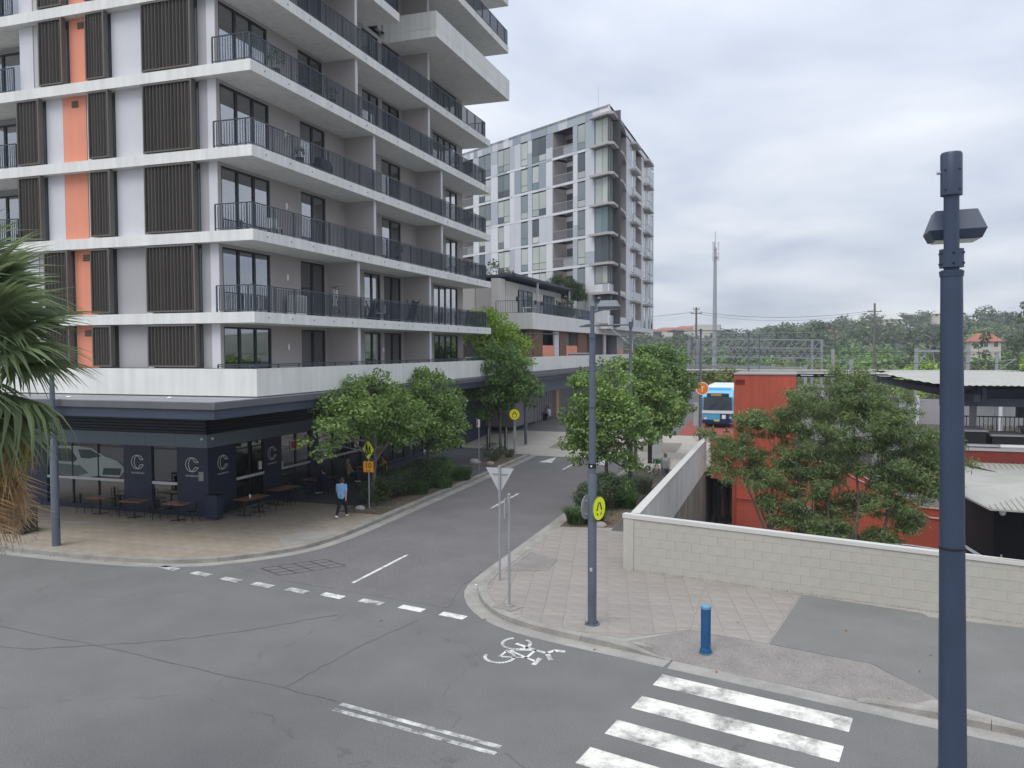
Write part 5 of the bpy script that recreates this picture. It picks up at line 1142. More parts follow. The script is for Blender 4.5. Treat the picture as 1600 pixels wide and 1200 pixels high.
MB().box(-.11, -.04, 2.65, .09, -.03, 3.12).build('plate', white_p, ps); MB().box(-.09, -.043, 2.7, -.03, -.041, 3.08).build('plate_red', mat('plate_red', (.5, .04, .03), .5, .02, 1), ps)
for i, (x, y, lab) in enumerate(((-20.7, 55.5, 'dark slim bollard post behind the mound shrub, left one'), (-19.6, 56.3, 'dark slim bollard post behind the mound shrub, right one'))):
    t = thing('slim_post', lab, 'post', (x, y, .15)); MB().box(-.1, -.06, 0, .1, .06, 1.7).build('post', black_m, t); MB().box(.02, -.07, .1, .1, -.062, 1.65).build('panel', lgrey_m, t)
pn = thing('info_pylon', 'grey slab pylon standing on the path behind the right trees', 'pylon', (-7.9, 52.3, .15)); MB().box(-.3, -.1, 0, .3, .1, 2.0).build('slab', alu_m, pn); MB().box(-.6, -.1, 0, -.35, .1, 1.9).build('dark_post', black_m, pn)
# blue bollard
bo = thing('bollard', 'blue metal bollard at the corner crossing', 'bollard', (-1.84, 20.1, .068))
MB().tube([(0, 0, .0), (0, 0, .02)], .17, 20).build('base_plate', mat('bollard_base', (.10, .16, .19), .7, .2, 3), bo, smooth=True)
MB().tube([(0, 0, .02), (0, 0, .05), (0, 0, .12), (0, 0, .13)], [.145, .145, .135, .118], 24).build('foot', blue_m, bo, smooth=True)
MB().tube([(0, 0, .1), (0, 0, 1.14)], .115, 24).build('body', blue_m, bo, smooth=True)
f = MB()
for a in range(0, 360, 45): f.box(-.008, 0, 0, .008, .01, .84) if False else f.obox((.117*math.cos(math.radians(a+22)), .117*math.sin(math.radians(a+22)), .62), (.008, .03, .84), math.radians(a+22))
f.build('flutes', blue_m, bo)
for z in (.20, 1.05): MB().tube([(0, 0, z), (0, 0, z+.03)], .125, 24).build('ring', blue_m, bo, smooth=True)
MB().tube([(0, 0, 1.10), (0, 0, 1.16), (0, 0, 1.18), (0, 0, 1.185)], [.13, .13, .11, .02], 24).build('cap', mat('bollard_cap', (.10, .25, .38), .4, .1, 2), bo, smooth=True)
for (x, y) in ((-9.13, 23.4),):
    t = thing('kerb_reflector', 'small white peg in the gutter at the kerb corner', 'reflector', (x, y, .02)); MB().obox((0, 0, .08), (.04, .04, .22), 0, .5).build('peg', white_p, t)
# ------------------------------------------------------------------ wire cage bin at far left
cg = thing('mesh_cage', 'brown metal mesh cage box with a small white notice at the left edge', 'cage', (-29.55, 24.6, .15))
m = MB()
for z in (.12, .98): m.box(-.6, -.4, z, .6, -.36, z+.06); m.box(-.6, .36, z, .6, .4, z+.06); m.box(-.6, -.35, z, -.56, .35, z+.06); m.box(.56, -.35, z, .6, .35, z+.06)
for x in (-.6, .55): 
    for y in (-.4, .35): m.box(x, y, 0, x+.05, y+.05, 1.1)
cgm = mat('cage_rust', (.11, .095, .08), .7, .2, 5); m.build('frame', cgm, cg)
m = MB()
for k in range(1, 24): m.box(-.55+k*.048, -.39, .16, -.535+k*.048, -.375, .98)
for k in range(1, 16): m.box(-.55, -.395, .16+k*.052, .55, -.38, .175+k*.052); m.box(.575, -.35, .16+k*.052, .59, .35, .175+k*.052)
for k in range(1, 14): m.box(.57, -.35+k*.05, .16, .585, -.335+k*.05, .98)
m.build('mesh', cgm, cg, kind='stuff'); MB().box(-.5, -.33, .1, .5, .33, .9).build('liner', dark_m, cg)
nt_ = MB().box(.12, -.42, .62, .5, -.405, .95).build('notice', white_p, cg); MB().box(.2, -.424, .70, .42, -.421, .84).build('notice_picture', dgrey_m, nt_)
# ------------------------------------------------------------------ cafe furniture
def make_table(lx, ly, label):
    t = thing('cafe_table', label, 'table', (0, 0, 0), 0, 'cafe tables'); MB().box(-lx/2, -ly/2, .73, lx/2, ly/2, .765).build('table_top', tabletop_m, t)
    for x in ((0,) if lx < 1.2 else (-lx*.3, lx*.3)):
        MB().tube([(x, 0, .03), (x, 0, .73)], .035, 8).build('column', black_m, t); MB().obox((x, 0, .025), (.6, .06, .03), .785).obox((x, 0, .026), (.6, .06, .03), -.785).build('base', black_m, t)
    return t
def make_chair(label):
    t = thing('cafe_chair', label, 'chair', (0, 0, 0), 0, 'black cafe chairs'); MB().box(-.2, -.2, .44, .2, .2, .465).build('seat', black_m, t)
    b = MB(); b.tube([(-.19, .19, .46), (-.18, .24, .85), (.18, .24, .85), (.19, .19, .46)], .014, 6); b.box(-.05, .205, .47, .05, .22, .84); b.build('backrest', black_m, t)
    for x in (-1, 1):
        for y in (-1, 1): MB().tube([(x*.17, y*.17, .44), (x*.22, y*.23, 0)], [.017, .012], 6).build('leg', black_m, t)
    MB().box(-.19, -.19, .2, .19, -.175, .215).build('stretcher', black_m, t)
    return t
tabs = [(-29.35, 28.55, .1, 'left'), (-27.2, 28.35, .05, 'middle'), (-24.95, 28.45, .0, 'right')]
tp = None
for x, y, r, w in tabs:
    lab = '%s of the three cafe tables in front of the dark shop windows' % w
    if tp is None: tp = make_table(1.05, .68, lab); tp.location = (x, y, .16); tp.rotation_euler.z = r
    else: dup(tp, (x, y, .16), r, lab)
tl = make_table(1.5, .72, 'long cafe table round the corner with a white cup on it'); tl.location = (-22.75, 30.6, .16); tl.rotation_euler.z = math.radians(82)
for x, y, lab in ((-22.85, 33.2, 'second long cafe table from the building corner, on the side street'), (-22.9, 36.3, 'long cafe table where the person in dark navy sits'), (-22.6, 40.9, 'farthest cafe table, beside the person in the tan hoodie')): dup(tl, (x, y, .16), math.radians(84), lab)
cup = thing('cup', 'white takeaway cup on the corner cafe table', 'cup', (-22.75, 30.5, .925)); MB().tube([(0, 0, 0), (0, 0, .12)], [.035, .045], 12).build('body', white_p, cup); MB().tube([(0, 0, .12), (0, 0, .13)], .047, 12).build('lid', white_p, cup)
ch = None
chs = [(-30.2, 28.5, 1.6, 'left of the left front cafe table'), (-28.45, 28.6, -1.5, 'right of the left front cafe table'), (-28.0, 28.3, 1.6, 'left of the middle front cafe table'), (-26.35, 28.45, -1.5, 'right of the middle front cafe table'), (-25.85, 28.4, 1.5, 'left of the right front cafe table'), (-24.1, 28.35, -1.6, 'right of the right front cafe table'),
       (-22.1, 30.1, -1.4, 'on the street side of the cup table, nearer one'), (-22.1, 31.0, -1.6, 'on the street side of the cup table, farther one'), (-23.4, 30.6, 1.6, 'between the cup table and the wall'), (-22.2, 32.7, -1.5, 'on the street side of the second long table, nearer one'), (-22.2, 33.7, -1.6, 'on the street side of the second long table, farther one'), (-23.5, 33.2, 1.6, 'between the second long table and the window'),
       (-22.25, 36.0, -1.5, 'under the person in dark navy'), (-23.5, 36.4, 1.6, 'between the third long table and the window'), (-22.3, 36.9, -1.8, 'empty beside the person in dark navy'), (-23.1, 39.6, .2, 'under the person in the tan hoodie'), (-21.8, 41.6, -2.6, 'under the person in the mustard top')]
for x, y, r, w in chs:
    lab = 'black cafe chair ' + w
    if ch is None: ch = make_chair(lab); ch.location = (x, y, .16); ch.rotation_euler.z = r
    else: dup(ch, (x, y, .16), r, lab)
wb = thing('waiter_station', 'dark box cabinet at the cafe corner pillar', 'cabinet', (-23.6, 29.15, .16)); MB().box(-.3, -.2, .05, .3, .2, 1.05).build('cabinet', cafe_m, wb); MB().box(-.33, -.23, 1.05, .33, .23, 1.09).build('top', black_m, wb)
# ------------------------------------------------------------------ bus
bu = thing('bus', 'light blue and white city bus seen from the front beside the red building', 'bus', (-5.55, 70, .93))
bB = mat('bus_blue', (.09, .42, .70), .3, .04, 1); bN = mat('bus_navy', (.012, .03, .09), .3, .05, 1); bW = mat('bus_white', (.72, .76, .80), .35, .04, 1)
sh = MB()
prof = [(.0, .35), (-.02, 1.2), (.08, 2.55), (.35, 3.0), (.9, 3.12)]
MB().box(-1.25, .9, .35, 1.25, 12, 3.1).build('body', bW, bu)
MB().box(-1.2, 1.6, 3.11, 1.2, 11.5, 3.30).build('roof_pod', bW, bu); MB().box(-1.0, .9, 3.12, 1.0, 1.58, 3.22).build('roof_front', bB, bu)
fr_ = MB(); n = len(prof)
for i in range(n-1):
    (y0, a), (y1, b) = prof[i], prof[i+1]; w0 = 1.25 if i < 3 else 1.2
    fr_.add([(-1.25, y0, a), (1.25, y0, a), (1.25, y1, b), (-1.25, y1, b)], [(0, 1, 2, 3)])
for s in (-1.25, 1.25): fr_.add([(s, y, z) for y, z in prof]+[(s, .9, .35)], [tuple(range(n+1))])
fr_.build('front', bB, bu)
poly(MB(), [(-1.17, 1.42), (1.17, 1.42), (1.12, 2.5), (-1.12, 2.5)], -.03, .02).build('windscreen', gfar_m[2], bu)
MB().box(-1.27, -.06, 1.16, 1.27, .0, 1.40).build('bumper_band', bW, bu); MB().box(-1.26, -.05, .3, 1.26, .02, .62).build('lower_front', bN, bu); MB().box(.2, -.055, .62, 1.26, .0, 1.15).build('lower_panel', bN, bu)
MB().box(-.3, -.075, .5, .15, -.055, .62).build('number_plate', mat('plate_yellow', (.7, .6, .05), .5, .02, 1), bu)
MB().box(.9, -.075, .72, 1.2, -.056, 1.02).build('access_panel', mat('access_blue', (.02, .12, .5), .5, .02, 1), bu); ax = MB(); disc(ax, (1.05, .95), .03, 10, .004, -.082); disc(ax, (1.05, .82), .07, 14, .004, -.082); ax.build('access_symbol', white_p, bu)
MB().box(.35, -.075, .72, .65, -.056, 1.05).build('poster', white_p, bu)
MB().box(-.9, -.03, 2.58, .9, .1, 2.85).build('destination_blind', gfar_m[2], bu)
m = MB(); m.beam((-.7, -.06, 1.42), (-.15, -.06, 2.1), .025); m.beam((.2, -.06, 1.42), (.75, -.06, 2.1), .025); m.build('wipers', black_m, bu)
for x in (-.95, .95): MB().box(x-.06, -.07, .84, x+.06, -.052, .9).build('indicator', org_m, bu)
MB().box(-.55, -.036, 2.62, .3, -.032, 2.8).build('route_display', mat('display_amber', (.5, .25, .03), .5, .02, 1), bu)
for s in (-1, 1):
    MB().box(s*1.0-.12, -.07, .66, s*1.0+.12, -.05, .8).build('headlight', white_p, bu) if s < 0 else None
    MB().tube([(s*1.26, .2, 2.5), (s*1.42, -.15, 2.4), (s*1.42, -.18, 1.95)], .05, 6).build('mirror', bW, bu)
    for y in (2.6, 9): MB().tube([(s*1.0, y, .48), (s*1.27, y, .48)], .48, 18).build('wheel', black_m, bu)
for y in range(6): MB().box(1.251, 1.3+y*1.7, 1.3, 1.26, 2.85+y*1.7, 2.6).build('window', gfar_m[2], bu); MB().box(-1.26, 1.3+y*1.7, 1.3, -1.251, 2.85+y*1.7, 2.6).build('window', gfar_m[2], bu)
# ------------------------------------------------------------------ share bike
bk_ = thing('share_bike', 'green and white share bicycle parked beside the path', 'bicycle', (-7.35, 46.6, .16), math.radians(70))
gm_ = mat('bike_green', (.03, .30, .06), .4, .05, 1)
for x in (-.52, .52):
    m = MB(); m.tube([(x+.32*math.cos(a*math.pi/10), 0, .33+.32*math.sin(a*math.pi/10)) for a in range(21)], .022, 6, False); w_ = m.build('wheel', black_m, bk_); s_ = MB()
    for a in range(0, 360, 40): s_.beam((x, 0, .33), (x+.31*math.cos(math.radians(a)), 0, .33+.31*math.sin(math.radians(a))), .008)
    s_.build('spokes', galv_m, w_)
m = MB(); m.tube([(-.52, 0, .33), (-.1, 0, .36), (.4, 0, .82)], .03, 8); m.tube([(-.1, 0, .36), (-.22, 0, .85)], .025, 8); m.tube([(.52, 0, .33), (.38, 0, .95)], .025, 8); m.build('frame', white_p, bk_)
m = MB(); m.tube([(.38, -.26, 1.05), (.38, 0, .97), (.38, .26, 1.05)], .016, 6); m.build('handlebar', black_m, bk_); MB().box(-.34, -.07, .85, -.08, .07, .91).build('saddle', black_m, bk_)
MB().box(.42, -.16, .72, .74, .16, .95).build('basket', gm_, bk_); m = MB(); m.tube([(-.52+.38*math.cos(a*math.pi/10), 0, .33+.38*math.sin(a*math.pi/10)) for a in range(2, 10)], .035, 6); m.build('mudguard', gm_, bk_)
# ------------------------------------------------------------------ people
skin = mat('skin', (.50, .29, .21), .55, .05, 3); skin2 = mat('skin_dark', (.25, .13, .09), .55, .05, 3)
hair_m = mat('hair_dark', (.035, .022, .018), .6, .2, 30)
def remesh(name, caps, m, parent, vox, smooth=6):
    k = MB()
    for a, b, ra, rb in caps:
        a = Vector(a); b = Vector(b); k.sphere(a, ra, 12, 8); k.sphere(b, rb, 12, 8); 
        if (a-b).length > 1e-3: k.tube([a, b], [ra, rb], 12)
    me = k.mesh('tmp'); t = bpy.data.objects.new('tmp', me); COL.objects.link(t)
    r = t.modifiers.new('r', 'REMESH'); r.mode = 'VOXEL'; r.voxel_size = vox
    s = t.modifiers.new('s', 'SMOOTH'); s.iterations = smooth; s.factor = .5
    dg = bpy.context.evaluated_depsgraph_get(); me2 = bpy.data.meshes.new_from_object(t.evaluated_get(dg)); bpy.data.objects.remove(t)
    for p in me2.polygons: p.use_smooth = True
    me2.materials.clear(); me2.materials.append(m); me2.name = name
    return obj(name, me2, parent)
def person(loc, rz, label, pose, top, bottom, shoes, sleeves='long', shorts=False, hood=None, sk=None, vox=.013, hair=True, build=1.0, cap=None):
    sk = sk or skin; t = thing('person', label, 'person', loc, rz); J = {k: Vector(v) for k, v in pose.items()}; B = build
    H = J['head']; Nk = J['neck']; Ch = J['chest']; Pe = J['pelvis']; side = (J['shR']-J['shL']).normalized()
    fwd = Vector((0, 0, 1)).cross(side); fwd = fwd if fwd.length else Vector((0, 1, 0)); fwd = -fwd if fwd.dot(J['face']) < 0 else fwd; fwd.normalize()
    caps = [(H+Vector((0, 0, .03)), H-Vector((0, 0, .02)), .095, .088), (H-Vector((0, 0, .05))+fwd*.02, H-Vector((0, 0, .08))+fwd*.03, .062, .05), (H+fwd*.085, H+fwd*.105-Vector((0, 0, .02)), .018, .016), (H-Vector((0, 0, .06)), Nk, .052, .056), (Nk, Ch, .06, .12)]
    for s in (-1, 1):
        caps.append((H+side*s*.093, H+side*s*.095-Vector((0, 0, .03)), .02, .014))
        caps += [(Ch+side*s*.06, Pe+side*s*.05, .125*B, .115*B), (Nk, J['sh'+'LR'[s > 0]], .05, .055)]
    for q in 'LR':
        caps += [(J['sh'+q], J['el'+q], .052, .042), (J['el'+q], J['wr'+q], .041, .028), (J['hip'+q], J['kn'+q], .085*B, .055), (J['kn'+q], J['an'+q], .055, .04), (J['an'+q], J['toe'+q], .042, .035)]
        w = J['wr'+q]; hd = (w-J['el'+q]).normalized(); caps.append((w, w+hd*.07, .03, .034))
        sd = hd.cross(fwd); sd = sd.normalized() if sd.length > .1 else side
        for i, L_ in enumerate((.075, .085, .08, .062)): 
            r0 = w+hd*.075+fwd*(.027-.018*i); caps.append((r0, r0+hd*L_*.6, .011, .010)); caps.append((r0+hd*L_*.6, r0+hd*L_+fwd*.012-sd*.01, .010, .008))
        caps.append((w+hd*.03+fwd*.03, w+hd*.075+fwd*.058, .012, .010))
    remesh('body', caps, sk, t, vox, 3)
    e = .016
    g_ = [(Nk-Vector((0, 0, .04)), Ch, .075, .13*B)]
    for s in (-1, 1):
        q = 'LR'[s > 0]; g_ += [(Ch+side*s*.06, Pe+side*s*.05+Vector((0, 0, -.02)), .125*B+e, .122*B+e), (Nk-Vector((0, 0, .05)), J['sh'+q], .058, .062+e)]
        mid = J['sh'+q].lerp(J['el'+q], .75)
        g_ += [(J['sh'+q], mid, .056+e, .050+e)]
        if sleeves == 'long': g_ += [(mid, J['el'+q], .05+e, .046+e), (J['el'+q], J['wr'+q], .044+e, .032+e)]
    if hood: g_ += [(H+Vector((0, 0, .03))-fwd*.02, H-Vector((0, 0, .03))-fwd*.03, .108, .105), (H-fwd*.04, Nk-fwd*.03, .1, .09)]
    remesh('top', g_, top, t, vox+.003, 5)
    g_ = [(Pe+Vector((0, 0, .02))-side*.05, Pe+Vector((0, 0, .02))+side*.05, .125*B+e*.6, .125*B+e*.6)]
    for q in 'LR':
        k = J['kn'+q]; g_.append((J['hip'+q], k if not shorts else J['hip'+q].lerp(k, .85), .09*B+e, .062+e if not shorts else .085))
        if not shorts: g_.append((k, J['an'+q].lerp(k, .06), .060+e, .046+e))
    remesh('trousers', g_, bottom, t, vox+.003, 5)
    for q in 'LR': remesh('shoe', [(J['an'+q]-Vector((0, 0, .03)), J['toe'+q], .05, .042), (J['an'+q]-fwd*.03-Vector((0, 0, .04)), J['an'+q]-Vector((0, 0, .05)), .045, .045)], shoes, t, .012, 3)
    if hair and not hood: remesh('hair', [(H+Vector((0, 0, .045))-fwd*.01, H-fwd*.03, .1, .095), (H-fwd*.045-Vector((0, 0, .03)), H-fwd*.04, .075, .08)], cap or hair_m, t, .012, 3)
    for s in (-1, 1): MB().sphere(H+fwd*.088+side*s*.035+Vector((0, 0, .012)), .012, 8, 6).build('eye', blk_p, t)
    MB().obox(H+fwd*.083-Vector((0, 0, .055)), (.05, .012, .01), math.atan2(side.y, side.x)).build('mouth', mat('lips', (.3, .1, .09), .5, .02, 1), t)
    return t
def walk(st=.32, arm=.2):
    return dict(face=(0, 1, 0), pelvis=(0, 0, .95), chest=(0, .01, 1.30), neck=(0, .02, 1.48), head=(0, .04, 1.635), shL=(-.18, 0, 1.42), shR=(.18, 0, 1.42),
        elL=(-.23, arm*.4, 1.14), wrL=(-.22, arm*1.0, .92), elR=(.23, -arm*.5, 1.14), wrR=(.23, -arm*.7, .88), hipL=(-.09, 0, .90), hipR=(.09, 0, .90),
        knL=(-.09, -st*.30, .50), anL=(-.09, -st*1.15, .16), toeL=(-.09, -st*1.15+.13, .05), knR=(.09, st*.62, .50), anR=(.09, st*.95, .09), toeR=(.09, st*.95+.16, .045))
def sit(lean=0, hand=.3, hz=.78):
    return dict(face=(0, 1, 0), pelvis=(0, 0, .56), chest=(0, lean*.6, .92), neck=(0, lean, 1.08), head=(0, lean+.03, 1.24), shL=(-.18, lean, 1.02), shR=(.18, lean, 1.02),
        elL=(-.22, lean+.12, .80), wrL=(-.12, hand, hz), elR=(.22, lean+.12, .80), wrR=(.12, hand, hz), hipL=(-.09, .02, .53), hipR=(.09, .02, .53),
        knL=(-.11, .42, .52), anL=(-.11, .44, .10), toeL=(-.11, .60, .05), knR=(.11, .42, .52), anR=(.11, .44, .10), toeR=(.11, .60, .05))
cl = lambda n, c: mat('cloth_'+n, c, .9, .1, 6, bump=.2)
person((-18.5, 31.2, .155), math.radians(8), 'man in a light blue shirt and black trousers walking past the bed', walk(.34, .12), cl('blue', (.20, .40, .66)), cl('black', (.012, .013, .018)), white_p, 'short')
person((-6.25, 44.3, .15), math.radians(178), 'man in a grey hooded top and patterned shorts walking on the path', walk(.3, .15), cl('grey', (.26, .26, .26)), mat('shorts_pattern', (.05, .06, .10), .9, .6, 18), cl('shoe_dark', (.05, .05, .05)), 'long', True, hood=True, sk=skin2, build=1.05)
person((-23.0, 39.6, .14), math.radians(-40), 'person in a tan hooded top sitting at the farthest cafe table', sit(-.08, .22, .62), cl('tan', (.42, .31, .19)), cl('denim', (.02, .035, .08)), white_p, 'long', hood=True)
person((-22.3, 36.0, .14), math.radians(75), 'person in dark navy clothes sitting at the third long cafe table', sit(.1, .35, .78), cl('navy', (.012, .02, .05)), cl('black', (.02, .02, .02)), white_p, 'long')
person((-21.8, 41.6, .14), math.radians(120), 'person in a mustard top sitting behind the orange 10 sign', sit(.12, .35, .78), cl('mustard', (.42, .25, .04)), cl('olive', (.10, .09, .05)), white_p, 'long')
person((-23.3, 56.0, .15), math.radians(-20), 'pedestrian in dark clothes on the path under the left trees', walk(.25, .1), cl('black', (.02, .02, .02)), cl('black', (.02, .02, .02)), blk_p, 'long', sk=skin2)
person((-5.05, 59.6, .12), math.radians(170), 'dark haired person behind the far end of the long wall, left one', walk(.05, .05), cl('green', (.03, .07, .04)), cl('black', (.02, .02, .02)), blk_p, sk=skin2)
person((-4.15, 60.0, .12), math.radians(200), 'dark haired person behind the far end of the long wall, right one', walk(.05, .05), cl('black', (.02, .02, .02)), cl('black', (.02, .02, .02)), blk_p, sk=skin2)
for i, (x, y, r, c, lab) in enumerate(((-20.9, 72.3, 1.2, 'white', 'diner in a pale shirt at the far cafe terrace, right side of the table'), (-22.1, 72.4, -1.2, 'dark2', 'diner in dark clothes at the far cafe terrace, left side of the table'), (-21.4, 73.3, 3.1, 'grey2', 'diner in grey behind the far terrace table'))):
    person((x, y, .88), r, lab, sit(.08, .35, .78), cl(c, {'white': (.5, .5, .52), 'dark2': (.03, .03, .04), 'grey2': (.12, .12, .14)}[c]), cl('black', (.02, .02, .02)), blk_p, vox=.022)
dup(tp, (-21.5, 72.4, .9), 0, 'cafe table at the far terrace under the podium awning')
# ------------------------------------------------------------------ street trees
lmat = {'a': leaf_mat('leaf_plane', (.175, .285, .095), .5), 'b': leaf_mat('leaf_deep', (.135, .235, .085), .5), 'c': leaf_mat('leaf_lime', (.26, .40, .08), .4), 'd': leaf_mat('leaf_wattle', (.150, .215, .100), .4), 'e': leaf_mat('leaf_shrub', (.065, .105, .05), .5), 'f': leaf_mat('leaf_strap', (.07, .14, .05), .4), 'g': leaf_mat('leaf_gum', (.085, .118, .066), .3), 'h': leaf_mat('leaf_scrub', (.14, .18, .055), .4), 'r': leaf_mat('leaf_rust', (.22, .09, .04), .4), 's': leaf_mat('leaf_silver', (.22, .25, .21), .3)}
def make_tree(name, label, base, blobs, lm_, nl=46, lr=(.45, .8), per=230, size=.17, seed=1, trunk=.12, group=None, cat='tree', aspect=.75, droop=.2, th=None, lean=(0, 0), branches=14, sq=.8, jit=.75, bottom=-.6):
    rg = np.random.default_rng(seed); t = thing(name, label, cat, base, 0, group)
    lobes = []; W_ = np.array([b[3]*b[4]*b[5] for b in blobs]); W_ = W_/W_.sum()
    for b, w in zip(blobs, W_):
        for k in range(max(3, int(nl*w))):
            d = rg.normal(0, 1, 3); d /= np.linalg.norm(d); r = rg.uniform(.35, 1)**.5*.86; r_ = rg.uniform(*lr)
            lobes.append((b[0]+d[0]*b[3]*r, b[1]+d[1]*b[4]*r, b[2]+d[2]*b[5]*r, r_, sq))
    P, Nn = crown_points(lobes, per, rg, .45, bottom); V, F = leaves(P, Nn, size, aspect, jit, rg, droop)
    obj('crown', npmesh('crown', V, F, lm_), t)
    cx0 = sum(b[0]*w for b, w in zip(blobs, W_)); cy0 = sum(b[1]*w for b, w in zip(blobs, W_)); cz0 = min(b[2]-b[5]*.5 for b in blobs); th = th or cz0
    m = MB(); m.tube([(0, 0, -.1), (lean[0]*.3, lean[1]*.3, th*.5), (lean[0], lean[1], th)], [trunk, trunk*.8, trunk*.65], 8)
    m.tube([(lean[0], lean[1], th), (cx0*.5+lean[0]*.5, cy0*.5+lean[1]*.5, th+(cz0-th)*.6+.6), (cx0, cy0, max(cz0, th)+1.4)], [trunk*.65, trunk*.5, trunk*.25], 6)
    for i in range(branches):
        l = lobes[rg.integers(len(lobes))]; s = rg.uniform(.0, .8); p0 = np.array([lean[0], lean[1], th])*(1-s)+np.array([cx0, cy0, max(cz0, th)+1.2])*s; p2 = np.array(l[:3]); pm = p0*.45+p2*.55; pm[2] -= rg.uniform(-.1, .35)
        m.tube([tuple(p0), tuple(pm), tuple(p2)], [trunk*.4, trunk*.25, trunk*.1], 5)
    m.build('trunk', bark_m, t, smooth=True)
    return t
G = 'street trees along the side street'
make_tree('street_tree', 'leafy street tree over the pedestrian sign, nearest on the left', (-18.5, 33.9, .16), [(.0, .2, 4.7, 1.7, 2.4, 2.0), (.1, -2.3, 4.6, 1.3, 1.9, 1.2), (.2, -4.3, 3.7, 1.1, 1.2, .9), (.4, 2.0, 3.8, 1.7, 1.9, 1.8)], lmat['a'], 190, (.3, .62), 330, .16, 3, .13, G, th=2.0, lean=(.2, 0))
make_tree('street_tree', 'second leafy street tree on the left, over the middle bed', (-18.5, 40.2, .16), [(0, 0, 4.4, 2.0, 2.6, 2.2), (.5, 0, 3.1, 1.9, 2.4, 1.5), (-.2, -2.0, 3.9, 1.6, 1.8, 1.6)], lmat['a'], 200, (.3, .62), 320, .16, 4, .12, G, th=1.7)
make_tree('street_tree', 'dark green tree above the round mound shrub', (-18.5, 52.0, .16), [(0.0, 0, 5.6, 2.6, 2.4, 2.9), (1.3, 0, 4.9, 1.9, 1.9, 1.8), (-1.3, 0, 4.6, 2.1, 2.0, 2.3)], lmat['b'], 200, (.32, .68), 280, .2, 5, .13, G, th=2.0)
make_tree('street_tree', 'bright lime green taller tree behind the end of the balconies', (-21.4, 57.6, .16), [(-.2, 0, 8.5, 2.5, 2.0, 2.2), (1.5, 0, 7.4, 2.3, 2, 2.0), (0, 0, 5.5, 2.3, 2.0, 1.6)], lmat['c'], 140, (.45, .8), 200, .22, 6, .14, G, th=3.5)
make_tree('street_tree', 'large leafy street tree behind the corner lamp post, nearest on the right', (-8.2, 38.2, .16), [(-.1, -.1, 4.6, 2.1, 2.0, 2.5), (0.5, 0.2, 3.3, 2.5, 2.0, 1.9), (-.9, 0, 3.4, 1.5, 1.6, 2.0)], lmat['a'], 200, (.28, .6), 330, .16, 7, .13, G, th=1.8)
make_tree('street_tree', 'second leafy street tree on the right, behind the first crown', (-8.0, 45.0, .16), [(-.2, 0, 5.0, 2.2, 2.1, 2.4), (.9, .3, 4.0, 2.0, 1.9, 1.8)], lmat['a'], 190, (.3, .65), 300, .18, 8, .13, G, th=2.2)
make_tree('street_tree', 'darker street tree reaching the orange round sign, farthest on the right', (-8.4, 54.5, .16), [(0.2, 0, 5.5, 2.5, 2.4, 2.5), (1.1, .3, 4.3, 1.7, 1.9, 1.9)], lmat['b'], 190, (.35, .7), 270, .19, 9, .13, G, th=2.4)
make_tree('street_tree', 'low light green tree behind the blue bus', (-4.5, 86, .9), [(-2, 0, 3.2, 4.2, 3, 1.7), (3, 0, 2.6, 4, 3, 1.4)], lmat['h'], 40, (.8, 1.2), 60, .3, 19, .13, None, th=1.5)
# wattle with feathery foliage behind the wall, multi stemmed
wt = thing('wattle_tree', 'feathery weeping tree with several leaning stems behind the block wall', 'tree', (1.7, 32.6, -3.6), world=True)
cl_ = [(-2.3, 34.6, 3.5, .9), (-1.6, 34.4, 2.9, .95), (-.9, 34.2, 2.3, .8), (-1.2, 34.5, 4.6, .7), (.4, 34.5, 5.1, 1.0), (-.5, 34.6, 4.1, .9), (1.4, 34.4, 5.0, 1.0), (2.4, 34.2, 5.5, 1.05), (3.3, 34.2, 5.2, .95), (4.2, 34.3, 4.4, 1.0), (5.0, 34.4, 3.6, .9), (1.2, 33.8, 4.0, 1.1), (2.4, 33.8, 4.2, 1.1), (3.5, 33.9, 3.9, 1.0), (.2, 33.9, 3.0, .95), (.9, 33.6, 2.0, .85), (1.9, 33.7, 2.9, .9), (3.9, 33.7, 2.7, .85), (4.6, 33.9, 2.5, .75), (5.2, 34.0, 2.3, .55), (-.1, 33.4, 1.1, .75), (1.6, 33.3, .9, .8), (2.9, 33.6, 1.6, .75), (.8, 33.2, .3, .6), (4.3, 33.6, 1.0, .6), (3.2, 33.4, .1, .6), (2.3, 34.4, 6.1, .55), (5.4, 34.3, 3.1, .7), (1.9, 33.2, -.5, .5)]
rg = np.random.default_rng(21); lobes = []
for x, y, z, r in cl_:
    for k in range(18): d = rg.normal(0, .60, 3); rr = rg.uniform(.18, .44); lobes.append((x+d[0]*r, y+d[1]*r, z+d[2]*r*.7, rr, .7))
P, Nn = crown_points(lobes, 2100, rg, .05, -.95); P += rg.normal(0, .10, P.shape)*[1.3, 1.3, .6]; V, F = leaves(P, Nn, .21, .16, .8, rg, .45); obj('crown', npmesh('crown', V, F, lmat['d']), wt)
m = MB()
for i, (bx_, mx_, mz) in enumerate(((.9, -.6, .2), (1.3, .5, 1.2), (1.7, 1.5, 1.8), (2.0, 2.6, 1.6), (2.2, 3.6, 1.2), (1.5, 1.0, .6))):
    p0 = (bx_, 32.6, -3.7); p1 = ((bx_+mx_)/2, 32.9, -1.6); p2 = (mx_, 33.3, mz); m.tube([p0, p1, p2], [.11, .085, .055], 7)
    near = sorted(cl_, key=lambda c: abs(c[0]-mx_)+.4*abs(c[2]-mz-1.5))[:6]
    for (x, y, z, r) in near: m.tube([p2, ((p2[0]+x)/2, (p2[1]+y)/2, (p2[2]+z)/2-.15), (x, y, z)], [.045, .03, .012], 5); 
